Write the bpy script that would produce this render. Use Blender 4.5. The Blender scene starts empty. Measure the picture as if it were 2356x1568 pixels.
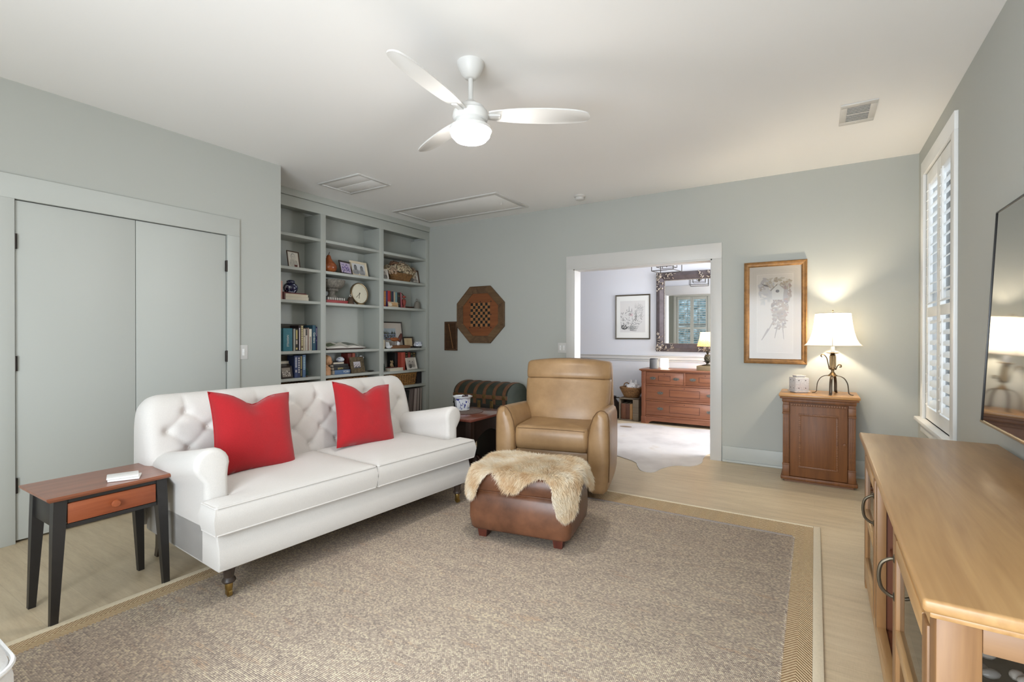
import bpy, bmesh, math, random
from mathutils import Vector, Matrix, noise
random.seed(7)
SC = bpy.context.scene
COL = SC.collection
PI = math.pi
def rad(d): return math.radians(d)

# ------------------------------------------------------------------ camera
cd = bpy.data.cameras.new('camera'); cam = bpy.data.objects.new('camera', cd); COL.objects.link(cam)
cd.sensor_width = 36.0; cd.sensor_fit = 'HORIZONTAL'
cd.lens = 1124.414 / 2356 * 36.0
cd.shift_y = (774.864 - 784.0) / 2356
cd.clip_start = 0.05
yaw, pitch, roll = -0.555, -0.004, 0.001
fw = Vector((math.sin(yaw) * math.cos(pitch), math.cos(yaw) * math.cos(pitch), math.sin(pitch)))
rt = Vector((math.cos(yaw), -math.sin(yaw), 0)); up = rt.cross(fw)
rt2 = math.cos(roll) * rt + math.sin(roll) * up; up2 = math.cos(roll) * up - math.sin(roll) * rt
cam.matrix_world = Matrix(((rt2.x, up2.x, -fw.x, 0), (rt2.y, up2.y, -fw.y, 0), (rt2.z, up2.z, -fw.z, 1.24), (0, 0, 0, 1)))
SC.camera = cam

# ------------------------------------------------------------------ exposure, sky
SC.view_settings.view_transform = 'Standard'
SC.view_settings.look = 'None'
SC.view_settings.gamma = 1.0
SC.view_settings.use_curve_mapping = False
SC.view_settings.exposure = 0.68
SC.cycles.diffuse_bounces = 4; SC.cycles.glossy_bounces = 4; SC.cycles.max_bounces = 8; SC.cycles.caustics_reflective = False; SC.cycles.caustics_refractive = False
world = bpy.data.worlds.new('sky'); SC.world = world; world.use_nodes = True
wn = world.node_tree.nodes; wn.clear()
wo = wn.new('ShaderNodeOutputWorld'); wb = wn.new('ShaderNodeBackground')
wb.inputs['Color'].default_value = (0.78, 0.89, 1.0, 1); wb.inputs['Strength'].default_value = 2.2
world.node_tree.links.new(wb.outputs[0], wo.inputs[0])

# daylight coming in at the rear garden door, plus an added unseen hall window
def area(name, loc, rot, sx, sy, power, col):
    l = bpy.data.lights.new(name, 'AREA'); l.shape = 'RECTANGLE'; l.size = sx; l.size_y = sy
    l.energy = power; l.color = col
    o = bpy.data.objects.new(name, l); COL.objects.link(o); o.location = loc; o.rotation_euler = rot
    return o
area('daylight_garden_door', (-0.78, -1.36, 1.08), (rad(90), 0, 0), 2.2, 2.0, 88, (0.86, 0.93, 1.0))
area('added_hall_daylight', (0.71, 6.3, 1.5), (0, rad(90), 0), 1.4, 1.4, 66, (0.90, 0.93, 1.0))  # lamp added to brighten the hall, set at an unseen window

# ------------------------------------------------------------------ colours and materials
def s2l(c):
    c = c / 255.0
    return c / 12.92 if c <= 0.04045 else ((c + 0.055) / 1.055) ** 2.4
def lin(c): return (s2l(c[0]), s2l(c[1]), s2l(c[2]), 1.0)

class NT:
    def __init__(s, name):
        s.m = bpy.data.materials.new(name); s.m.use_nodes = True
        s.t = s.m.node_tree; s.n = s.t.nodes; s.b = s.n['Principled BSDF']; s.out = s.n['Material Output']
    def new(s, typ, **kw):
        n = s.n.new('ShaderNode' + typ)
        for k, v in kw.items(): setattr(n, k, v)
        return n
    def link(s, a, b): s.t.links.new(a, b)
    def coord(s, scale=(1, 1, 1), rot=(0, 0, 0), kind='Object'):
        tc = s.new('TexCoord'); mp = s.new('Mapping'); mp.inputs['Scale'].default_value = scale; mp.inputs['Rotation'].default_value = rot
        s.link(tc.outputs[kind], mp.inputs['Vector']); return mp.outputs[0]
    def noise(s, vec, scale, detail=3, rough=.55, dist=0.0):
        n = s.new('TexNoise'); n.inputs['Scale'].default_value = scale; n.inputs['Detail'].default_value = detail
        n.inputs['Roughness'].default_value = rough; n.inputs['Distortion'].default_value = dist
        s.link(vec, n.inputs['Vector']); return n.outputs['Fac']
    def ramp(s, fac, stops):
        r = s.new('ValToRGB'); e = r.color_ramp.elements
        while len(e) < len(stops): e.new(0.5)
        for i, (p, c) in enumerate(stops): e[i].position = p; e[i].color = c
        s.link(fac, r.inputs[0]); return r.outputs[0]
    def math(s, op, a, b=None):
        n = s.new('Math', operation=op)
        for i, x in enumerate((a, b)):
            if x is None: continue
            if isinstance(x, (int, float)): n.inputs[i].default_value = x
            else: s.link(x, n.inputs[i])
        return n.outputs[0]
    def mix(s, fac, a, b, mode='MIX'):
        n = s.new('Mix', data_type='RGBA', blend_type=mode)
        for i, x in ((0, fac), (6, a), (7, b)):
            if isinstance(x, (int, float)): n.inputs[i].default_value = x
            elif isinstance(x, tuple): n.inputs[i].default_value = x
            else: s.link(x, n.inputs[i])
        return n.outputs[2]
    def bump(s, h, strength, dist=0.002):
        n = s.new('Bump'); n.inputs['Strength'].default_value = strength; n.inputs['Distance'].default_value = dist
        s.link(h, n.inputs['Height']); s.link(n.outputs[0], s.b.inputs['Normal'])
    def base(s, c):
        if isinstance(c, tuple): s.b.inputs['Base Color'].default_value = c
        else: s.link(c, s.b.inputs['Base Color'])

def plain(name, col, rough=.6, metal=0.0, var=0.06, scale=6.0, bump=0.0, bscale=200.0, bdist=.001, spec=.5, coat=0.0):
    k = NT(name); v = k.coord()
    c = lin(col)
    lo = tuple(x * (1 - var) for x in c[:3]) + (1,); hi = tuple(min(1, x * (1 + var)) for x in c[:3]) + (1,)
    k.base(k.ramp(k.noise(v, scale, 2), [(.3, lo), (.7, hi)]) if var > .03 else c)
    k.b.inputs['Roughness'].default_value = rough; k.b.inputs['Metallic'].default_value = metal
    k.b.inputs['Specular IOR Level'].default_value = spec; k.b.inputs['Coat Weight'].default_value = coat
    if bump: k.bump(k.noise(v, bscale, 2), bump, bdist)
    return k.m

def wood(name, dark, light, axis='x', freq=18.0, rough=.42, stretch=.07, coat=0.0, contrast=(.3, .7)):
    k = NT(name)
    sc = {'x': (stretch, 1, 1), 'y': (1, stretch, 1), 'z': (1, 1, stretch)}[axis]
    v = k.coord(sc)
    n1 = k.noise(v, freq, 5, .62, 1.2); n2 = k.noise(v, freq * 7, 2, .5)
    f = k.math('ADD', k.math('MULTIPLY', n1, .78), k.math('MULTIPLY', n2, .22))
    d, l = lin(dark), lin(light)
    md = tuple((a + b) / 2 for a, b in zip(d, l))
    k.base(k.ramp(f, [(contrast[0], d), (.5, md), (contrast[1], l)]))
    k.b.inputs['Roughness'].default_value = rough; k.b.inputs['Coat Weight'].default_value = coat; k.b.inputs['Coat Roughness'].default_value = .15
    k.bump(n2, .12, .001)
    return k.m

def fabric(name, col, freq=420.0, rough=.9, var=.08, strength=.35):
    k = NT(name); v = k.coord(); sep = k.new('SeparateXYZ'); k.link(v, sep.inputs[0])
    wa = k.math('SINE', k.math('MULTIPLY', k.math('ADD', sep.outputs[0], sep.outputs[1]), freq * 2.0))
    wb_ = k.math('SINE', k.math('MULTIPLY', sep.outputs[2], freq * 2.0))
    w = k.math('MULTIPLY', wa, wb_)
    n = k.noise(v, freq * .45, 3, .7)
    c = lin(col); lo = tuple(x * (1 - var) for x in c[:3]) + (1,); hi = tuple(min(1, x * (1 + var * .6)) for x in c[:3]) + (1,)
    k.base(k.ramp(n, [(.3, lo), (.7, hi)]))
    k.b.inputs['Roughness'].default_value = rough; k.b.inputs['Specular IOR Level'].default_value = .25
    k.b.inputs['Sheen Weight'].default_value = .2
    k.bump(k.math('ADD', n, k.math('MULTIPLY', w, .25)), strength, .0012)
    return k.m

def leather(name, dark, light, rough=.38, blot=5.0):
    k = NT(name); v = k.coord()
    k.base(k.ramp(k.noise(v, blot, 5, .65), [(.3, lin(dark)), (.68, lin(light))]))
    vo = k.new('TexVoronoi', feature='DISTANCE_TO_EDGE'); vo.inputs['Scale'].default_value = 380
    k.link(v, vo.inputs['Vector'])
    k.bump(k.math('ADD', vo.outputs[0], k.noise(v, 30, 2)), .10, .0012)
    k.b.inputs['Roughness'].default_value = rough; k.b.inputs['Specular IOR Level'].default_value = .5
    return k.m

def emit(name, col, strength):
    k = NT(name); e = k.new('Emission'); e.inputs[0].default_value = col; e.inputs[1].default_value = strength
    k.link(e.outputs[0], k.out.inputs[0]); return k.m

def printmat(name='printed_colours', rough=.7):
    k = NT(name); a = k.new('Attribute', attribute_name='ink'); k.base(a.outputs['Color']); k.b.inputs['Roughness'].default_value = rough
    return k.m
INK = printmat()

def glassmat(name, tint=(1, 1, 1, 1)):
    k = NT(name); k.n.remove(k.b)
    g = k.new('BsdfGlossy'); g.inputs['Roughness'].default_value = .02
    t = k.new('BsdfTransparent'); t.inputs[0].default_value = tint
    f = k.new('LayerWeight'); f.inputs['Blend'].default_value = .25; m = k.new('MixShader')
    k.link(f.outputs['Fresnel'], m.inputs[0]); k.link(t.outputs[0], m.inputs[1]); k.link(g.outputs[0], m.inputs[2]); k.link(m.outputs[0], k.out.inputs[0])
    return k.m
GLASS = glassmat('clear_glass')
k = NT('anti_glare_picture_glass'); k.n.remove(k.b); g_ = k.new('BsdfGlossy'); g_.inputs['Roughness'].default_value = .12; t_ = k.new('BsdfTransparent'); m_ = k.new('MixShader'); m_.inputs[0].default_value = .02
k.link(t_.outputs[0], m_.inputs[1]); k.link(g_.outputs[0], m_.inputs[2]); k.link(m_.outputs[0], k.out.inputs[0]); PICGLASS = k.m

# ------------------------------------------------------------------ mesh helpers
def T(x=0, y=0, z=0): return Matrix.Translation((x, y, z))
def R(a, ax): return Matrix.Rotation(a, 4, ax)

def BX(bm, lo, hi, bevel=0.0, seg=2, M=None):
    c = [(a + b) / 2 for a, b in zip(lo, hi)]; s = [abs(b - a) for a, b in zip(lo, hi)]
    m = Matrix.Translation(c) @ Matrix.Diagonal((*s, 1))
    if M is not None: m = M @ m
    vs = bmesh.ops.create_cube(bm, size=1, matrix=m)['verts']
    if bevel > 0:
        es = list({e for v in vs for e in v.link_edges})
        bmesh.ops.bevel(bm, geom=es, offset=min(bevel, min(s) * .45), segments=seg, profile=.5, affect='EDGES', clamp_overlap=True)

def LA(bm, prof, seg=24, M=None, sx=1.0, sy=1.0, caps=True):
    rings = []
    for r, z in prof:
        if r < 1e-6:
            p = Vector((0, 0, z)); rings.append([bm.verts.new(M @ p if M else p)])
        else:
            row = []
            for i in range(seg):
                a = 2 * PI * i / seg; p = Vector((r * sx * math.cos(a), r * sy * math.sin(a), z))
                row.append(bm.verts.new(M @ p if M else p))
            rings.append(row)
    for A, B in zip(rings[:-1], rings[1:]):
        if len(A) == 1 and len(B) == 1: continue
        for i in range(seg):
            j = (i + 1) % seg
            if len(A) == 1: bm.faces.new((A[0], B[j], B[i]))
            elif len(B) == 1: bm.faces.new((A[i], A[j], B[0]))
            else: bm.faces.new((A[i], A[j], B[j], B[i]))
    if caps and len(rings[0]) > 1: bm.faces.new(list(reversed(rings[0])))
    if caps and len(rings[-1]) > 1: bm.faces.new(rings[-1])

def CY(bm, p0, p1, r0, r1=None, seg=14):
    r1 = r0 if r1 is None else r1
    p0, p1 = Vector(p0), Vector(p1); d = p1 - p0; L = d.length
    q = Vector((0, 0, 1)).rotation_difference(d.normalized()).to_matrix().to_4x4()
    LA(bm, [(r0, 0), (r1, L)], seg, Matrix.Translation(p0) @ q)

def TU(bm, pts, r, seg=8, closed=False, radii=None, flat=None):
    pts = [Vector(p) for p in pts]; n = len(pts); rings = []
    prev = None
    for i, p in enumerate(pts):
        if closed: d = pts[(i + 1) % n] - pts[i - 1]
        else: d = pts[min(i + 1, n - 1)] - pts[max(i - 1, 0)]
        d.normalize()
        if prev is None:
            a = Vector((0, 0, 1)) if abs(d.z) < .9 else Vector((1, 0, 0))
            nx = d.cross(a).normalized()
        else:
            nx = prev - d * prev.dot(d)
            nx = nx.normalized() if nx.length > 1e-6 else d.orthogonal().normalized()
        prev = nx; ny = d.cross(nx)
        rr = radii[i] if radii else r
        fx, fy = flat if flat else (1, 1)
        rings.append([bm.verts.new(p + nx * (rr * fx * math.cos(2 * PI * k / seg)) + ny * (rr * fy * math.sin(2 * PI * k / seg))) for k in range(seg)])
    m = n if closed else n - 1
    for i in range(m):
        A, B = rings[i], rings[(i + 1) % n]
        for k in range(seg):
            l = (k + 1) % seg; bm.faces.new((A[k], A[l], B[l], B[k]))
    if not closed:
        bm.faces.new(list(reversed(rings[0]))); bm.faces.new(rings[-1])

def PR(bm, poly, z0, z1, M=None, bevel=0.0, seg=2):
    def mk(x, y, z):
        p = Vector((x, y, z)); return bm.verts.new(M @ p if M else p)
    A = [mk(x, y, z0) for x, y in poly]; B = [mk(x, y, z1) for x, y in poly]; n = len(poly)
    fs = [bm.faces.new(list(reversed(A))), bm.faces.new(B)]
    for i in range(n):
        j = (i + 1) % n; fs.append(bm.faces.new((A[i], A[j], B[j], B[i])))
    if bevel > 0:
        es = list({e for f in fs for e in f.edges})
        bmesh.ops.bevel(bm, geom=es, offset=bevel, segments=seg, profile=.5, affect='EDGES', clamp_overlap=True)

def SP(bm, c, r, seg=16, rings=10, M=None):
    if isinstance(r, (int, float)): r = (r, r, r)
    m = Matrix.Translation(c) @ Matrix.Diagonal((*r, 1))
    if M is not None: m = M @ m
    bmesh.ops.create_uvsphere(bm, u_segments=seg, v_segments=rings, radius=1, matrix=m)

def LOFT(bm, rings, cap0=True, cap1=True, closed=True):
    vs = [[bm.verts.new(p) for p in r] for r in rings]
    for A, B in zip(vs[:-1], vs[1:]):
        n = len(A)
        for i in range(n if closed else n - 1):
            j = (i + 1) % n; bm.faces.new((A[i], A[j], B[j], B[i]))
    if cap0: bm.faces.new(list(reversed(vs[0])))
    if cap1: bm.faces.new(vs[-1])
    return vs

def rrect(w, h, r, n=5, cx=0, cy=0):
    out = []
    for k, (sx, sy) in enumerate(((1, 1), (-1, 1), (-1, -1), (1, -1))):
        for i in range(n + 1):
            a = PI / 2 * k + PI / 2 * i / n
            out.append((cx + sx * (w / 2 - r) + r * math.cos(a), cy + sy * (h / 2 - r) + r * math.sin(a)))
    return out

def spline(pts, n, closed=False):
    out = []; m = len(pts); P = [Vector(p) for p in pts]
    segs = m if closed else m - 1
    for i in range(segs):
        p0 = P[(i - 1) % m] if (closed or i > 0) else P[i]; p1 = P[i]; p2 = P[(i + 1) % m]
        p3 = P[(i + 2) % m] if (closed or i + 2 < m) else p2
        for k in range(n):
            t = k / n
            out.append(.5 * ((2 * p1) + (p2 - p0) * t + (2 * p0 - 5 * p1 + 4 * p2 - p3) * t * t + (3 * p1 - p0 - 3 * p2 + p3) * t ** 3))
    if not closed: out.append(P[-1])
    return out

def done(bm, name, mat, parent=None, smooth=True, ang=38, M=None, norm=True):
    if norm: bmesh.ops.recalc_face_normals(bm, faces=bm.faces)
    if smooth:
        lim = rad(ang)
        for f in bm.faces: f.smooth = True
        for e in bm.edges:
            if len(e.link_faces) == 2 and e.calc_face_angle(0) > lim: e.smooth = False
    me = bpy.data.meshes.new(name); bm.to_mesh(me); bm.free()
    if mat is not None: me.materials.append(mat)
    o = bpy.data.objects.new(name, me); COL.objects.link(o)
    if parent is not None: o.parent = parent
    if M is not None: o.matrix_local = M
    return o

def NB(): return bmesh.new()

def box(name, lo, hi, mat, parent=None, bevel=0.0, seg=2, M=None):
    bm = NB(); BX(bm, lo, hi, bevel, seg); return done(bm, name, mat, parent, M=M)

def share(o, parent, M=None, name=None):
    c = o.copy(); COL.objects.link(c); c.parent = parent
    if name: c.name = name
    if M is not None: c.matrix_local = M
    return c

def tag(o, label, cat, group=None):
    o['label'] = label; o['category'] = cat
    if group: o['group'] = group
    return o
def thing(name, label, cat, loc=(0, 0, 0), rz=0.0, group=None, rot=None):
    o = bpy.data.objects.new(name, None); COL.objects.link(o); o.location = loc
    o.rotation_euler = rot if rot else (0, 0, rz); o.empty_display_size = .05
    return tag(o, label, cat, group)
def struct(o):
    o['kind'] = 'structure'; return o

def inkmesh(name, items, parent, M=None, mat=None):
    """flat printed shapes: items = [(polygon in local xy, height, (r,g,b) sRGB)]"""
    me = bpy.data.meshes.new(name); V = []; F = []; C = []
    for poly, z, col in items:
        b = len(V); V += [(p[0], p[1], z) for p in poly]; F.append(tuple(range(b, b + len(poly)))); C.append(lin(col))
    me.from_pydata(V, [], F)
    at = me.color_attributes.new('ink', 'FLOAT_COLOR', 'CORNER')
    i = 0
    for f, c in zip(F, C):
        for _ in f: at.data[i].color = c; i += 1
    me.materials.append(mat or INK)
    o = bpy.data.objects.new(name, me); COL.objects.link(o); o.parent = parent
    if M is not None: o.matrix_local = M
    return o
def ell(cx, cy, rx, ry, n=14, a0=0.0):
    return [(cx + rx * math.cos(2 * PI * i / n) * math.cos(a0) - ry * math.sin(2 * PI * i / n) * math.sin(a0),
             cy + rx * math.cos(2 * PI * i / n) * math.sin(a0) + ry * math.sin(2 * PI * i / n) * math.cos(a0)) for i in range(n)]
def rc(x0, y0, x1, y1): return [(x0, y0), (x1, y0), (x1, y1), (x0, y1)]
def stroke(x0, y0, x1, y1, w):
    dx, dy = x1 - x0, y1 - y0; L = math.hypot(dx, dy) or 1; nx, ny = -dy / L * w / 2, dx / L * w / 2
    return [(x0 + nx, y0 + ny), (x0 - nx, y0 - ny), (x1 - nx * .4, y1 - ny * .4), (x1 + nx * .4, y1 + ny * .4)]

def text(name, s, size, mat, parent, M, align='CENTER', sx=1.0):
    cu = bpy.data.curves.new(name, 'FONT'); cu.body = s; cu.size = size; cu.extrude = .0003; cu.align_x = align; cu.align_y = 'CENTER'
    tmp = bpy.data.objects.new(name + '_tmp', cu); COL.objects.link(tmp)
    dg = bpy.context.evaluated_depsgraph_get(); dg.update()
    me = bpy.data.meshes.new_from_object(tmp.evaluated_get(dg)); me.name = name
    bpy.data.objects.remove(tmp); bpy.data.curves.remove(cu)
    me.materials.clear(); me.materials.append(mat)
    for v in me.vertices: v.co.x *= sx
    o = bpy.data.objects.new(name, me); COL.objects.link(o); o.parent = parent; o.matrix_local = M
    return o
# orientation matrices for flat things: local x -> right, local y -> up, local z -> outward
def face_px(x, y, z): return Matrix(((0, 0, 1, x), (1, 0, 0, y), (0, 1, 0, z), (0, 0, 0, 1)))      # faces +X, right = +Y
def face_my(x, y, z): return Matrix(((1, 0, 0, x), (0, 0, -1, y), (0, 1, 0, z), (0, 0, 0, 1)))     # faces -Y, right = +X
def face_mx(x, y, z): return Matrix(((0, 0, -1, x), (-1, 0, 0, y), (0, 1, 0, z), (0, 0, 0, 1)))    # faces -X, right = -Y

# ================================================================== THE ROOM
XL, XR, YB, YR, H = -4.037, 0.726, 5.196, -1.40, 2.74
def wallpaint(name, col):
    k = NT(name); v = k.coord(); c = lin(col)
    k.base(k.ramp(k.noise(v, 1.2, 0), [(.3, tuple(x * .985 for x in c[:3]) + (1,)), (.7, c)]))
    k.b.inputs['Roughness'].default_value = .75; k.b.inputs['Specular IOR Level'].default_value = .3
    return k.m
SAGE = wallpaint('sage_wall_paint', (182, 184, 178))
SAGE_TRIM = plain('sage_satin_trim_paint', (187, 190, 185), rough=.45, var=.01)
WHITE_TRIM = plain('white_satin_trim_paint', (208, 206, 202), rough=.4, var=.01)
CEIL = wallpaint('white_ceiling_paint', (245, 244, 242))
HALLP = wallpaint('pale_lilac_grey_hall_paint', (212, 213, 217))
SHUT = plain('white_shutter_lacquer', (238, 238, 236), rough=.35, var=.01)
DARKMETAL = plain('oil_rubbed_bronze', (52, 46, 42), rough=.45, metal=.6)
SHELFP = plain('sage_shelf_paint', (178, 181, 174), rough=.5, var=.01)

# floor: pale greige wood-look boards, grain running across the room
k = NT('greige_wood_look_floor')
v = k.coord((.10, 1, 1)); n1 = k.noise(v, 26, 6, .6, .4); n2 = k.noise(v, 150, 3, .6)
v2 = k.coord((1, .12, 1)); n3 = k.noise(v2, 230, 2, .5)
v3 = k.coord((.35, 1, 1)); n4 = k.noise(v3, 2.6, 3, .6)
f = k.math('ADD', k.math('ADD', k.math('MULTIPLY', n1, .42), k.math('MULTIPLY', n2, .20)), k.math('ADD', k.math('MULTIPLY', n3, .12), k.math('MULTIPLY', n4, .26)))
colr = k.ramp(f, [(.33, lin((184, 165, 136))), (.5, lin((206, 187, 156))), (.66, lin((220, 203, 173)))])
br = k.new('TexBrick'); br.offset = .37; br.inputs['Scale'].default_value = 1.0; br.inputs['Mortar Size'].default_value = .0012
br.inputs['Brick Width'].default_value = 1.22; br.inputs['Row Height'].default_value = .18
br.inputs['Color1'].default_value = (1, 1, 1, 1); br.inputs['Color2'].default_value = (.965, .965, .965, 1); br.inputs['Mortar'].default_value = (.88, .87, .85, 1)
k.link(k.coord(), br.inputs['Vector'])
k.base(k.mix(1.0, colr, br.outputs['Color'], 'MULTIPLY'))
k.b.inputs['Roughness'].default_value = .42; k.b.inputs['Specular IOR Level'].default_value = .4
k.bump(k.math('ADD', n2, n3), .10, .0008)
FLOOR = k.m

struct(box('floor', (-5.2, -1.7, -.1), (.88, 7.6, 0), FLOOR))
struct(box('ceiling', (-5.2, -1.7, H), (.88, 7.6, H + .1), CEIL))
def multi(name, boxes, mat, bevel=0.0, parent=None):
    bm = NB()
    for lo, hi in boxes: BX(bm, lo, hi, bevel)
    return done(bm, name, mat, parent)
D0, D1, DZ = 0.907, 2.138, 2.043
struct(multi('wall_left', [((XL - .12, YR - .12, 0), (XL, D0, H)), ((XL - .12, D1, 0), (XL, 2.611, H)), ((XL - .12, D0, DZ), (XL, D1, H)),
                           ((XL - .16, D0 - .05, 0), (XL - .12, D1 + .05, DZ + .05))], SAGE))
struct(multi('wall_niche', [((-5.0, 2.50, 0), (XL - .12, 2.611, H)), ((-5.0, 2.611, 0), (-4.89, YB, H))], SAGE))
O0, O1, OZ = -2.381, -0.867, 2.005
struct(multi('wall_back', [((-5.0, YB, 0), (O0, YB + .13, H)), ((O1, YB, 0), (XR + .14, YB + .13, H)), ((O0, YB, OZ), (O1, YB + .13, H))], SAGE))
WY0, WY1, WZ0, WZ1 = 3.985, 4.885, .60, 2.48
struct(multi('wall_right', [((XR, YR - .12, 0), (XR + .14, WY0, H)), ((XR, WY1, 0), (XR + .14, YB, H)), ((XR, WY0, 0), (XR + .14, WY1, WZ0)), ((XR, WY0, WZ1), (XR + .14, WY1, H))], SAGE))
RX0, RX1, RZ0, RZ1 = -3.76, -2.82, .70, 2.46
G0, G1, GZ = -1.92, 0.36, 2.15
struct(multi('wall_rear', [((XL, YR - .12, 0), (RX0, YR, H)), ((RX1, YR - .12, 0), (G0, YR, H)), ((G1, YR - .12, 0), (XR, YR, H)),
                           ((RX0, YR - .12, 0), (RX1, YR, RZ0)), ((RX0, YR - .12, RZ1), (RX1, YR, H)), ((G0, YR - .12, GZ), (G1, YR, H))], SAGE))
HY = 7.33
struct(box('wall_hall_far', (-4.7, HY, 0), (.86, HY + .12, H), HALLP))
struct(multi('wall_hall_sides', [((-4.72, YB + .13, 0), (-4.6, HY, H)), ((.74, YB + .13, 0), (.86, 5.6, H)), ((.74, 7.0, 0), (.86, HY, H)), ((.74, 5.6, 0), (.86, 7.0, .8)), ((.74, 5.6, 2.2), (.86, 7.0, H))], HALLP))
# hall side of the wall with the doorway
struct(multi('wall_hall_near', [((-4.6, YB + .13, 0), (O0, YB + .135, H)), ((O1, YB + .13, 0), (.74, YB + .135, H)), ((O0, YB + .13, OZ), (O1, YB + .135, H))], HALLP))

# baseboards with a small shoe moulding
def baseboard(name, runs, mat):
    e = bpy.data.objects.new(name, None); COL.objects.link(e); struct(e)
    for lo, hi, shoe in runs:
        box('board', lo, hi, mat, e, .003); box('shoe_moulding', shoe[0], shoe[1], mat, e, .006)
    return e
BH = .155
baseboard('baseboard_back', [((O1 + .096, YB - .016, 0), (XR, YB, BH), ((O1 + .096, YB - .03, 0), (XR, YB - .016, .022))),
                             ((-4.58, YB - .016, 0), (O0 - .086, YB, BH), ((-4.58, YB - .03, 0), (O0 - .086, YB - .016, .022)))], SAGE_TRIM)
baseboard('baseboard_left', [((XL, YR, 0), (XL + .016, D0 - .098, BH), ((XL + .016, YR, 0), (XL + .03, D0 - .098, .022))),
                             ((XL, D1 + .098, 0), (XL + .016, 2.611, BH), ((XL + .016, D1 + .098, 0), (XL + .03, 2.611, .022)))], SAGE_TRIM)
baseboard('baseboard_right', [((XR - .016, YR, 0), (XR, YB - .03, BH), ((XR - .03, YR, 0), (XR - .016, YB - .03, .022)))], SAGE_TRIM)
baseboard('baseboard_hall', [((-4.6, HY - .018, 0), (.74, HY, .17), ((-4.6, HY - .032, 0), (.74, HY - .018, .022)))], WHITE_TRIM)

# closet doors with casing
def casing(name, M, w, h, cw, th, mat, head=None):
    e = bpy.data.objects.new(name, None); COL.objects.link(e); struct(e); e.matrix_world = M
    head = head or cw
    box('side_casing', (-w / 2 - cw, 0, 0), (-w / 2, h, th), mat, e, .002); box('side_casing', (w / 2, 0, 0), (w / 2 + cw, h, th), mat, e, .002)
    box('head_casing', (-w / 2 - cw, h, 0), (w / 2 + cw, h + head, th), mat, e, .002)
    return e
casing('trim_1', face_px(XL, (D0 + D1) / 2, 0), D1 - D0, DZ, .098, .02, SAGE_TRIM, .142)
GAP = .005
for i, (a, b, hs) in enumerate(((D0 + GAP, 1.518 - .002, D0), (1.518 + .002, D1 - GAP, D1))):
    d = struct(box('door_%d' % (i + 1), (XL - .036, a, .014), (XL + .001, b, DZ - GAP), SAGE_TRIM, None, .0015))
    for z in (1.793, 1.068, .343):
        bm = NB(); s = 1 if hs == D0 else -1
        CY(bm, (XL + .012, hs + s * .004, z - .045), (XL + .012, hs + s * .004, z + .045), .008, seg=10)
        BX(bm, (XL + .001, hs - .002, z - .043), (XL + .006, hs + s * .012, z + .043))
        done(bm, 'hinge', DARKMETAL, d)

# cased opening to the hall: white jamb and casing on both faces
def opening():
    e = bpy.data.objects.new('trim_2', None); COL.objects.link(e); struct(e)
    y0, y1, cl, ch = YB - .02, YB + .155, .092, .148
    for nm, lo, hi in (('jamb', (O0, y0 + .004, 0), (O0 + .02, y1 - .004, OZ)), ('jamb', (O1 - .02, y0 + .004, 0), (O1, y1 - .004, OZ)), ('head_jamb', (O0, y0 + .004, OZ - .02), (O1, y1 - .004, OZ))):
        box(nm, lo, hi, WHITE_TRIM, e, .002)
    for ya, yb in ((y0, YB), (YB + .135, y1)):
        box('side_casing', (O0 - cl + .006, ya, 0), (O0 + .006, yb, OZ - .006), WHITE_TRIM, e, .002)
        box('side_casing', (O1 - .006, ya, 0), (O1 + cl - .006, yb, OZ - .006), WHITE_TRIM, e, .002)
        box('head_casing', (O0 - cl + .006, ya, OZ - .006), (O1 + cl - .006, yb, OZ + ch), WHITE_TRIM, e, .002)
opening()

# chair rail in the hall
e = bpy.data.objects.new('trim_3', None); COL.objects.link(e); struct(e)
box('rail', (-4.6, HY - .022, .875), (.74, HY, .925), WHITE_TRIM, e, .006)
box('rail_cap', (-4.6, HY - .035, .925), (.74, HY, .938), WHITE_TRIM, e, .004)
box('rail_bead', (-4.6, HY - .012, .850), (.74, HY, .866), WHITE_TRIM, e, .004)

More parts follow.
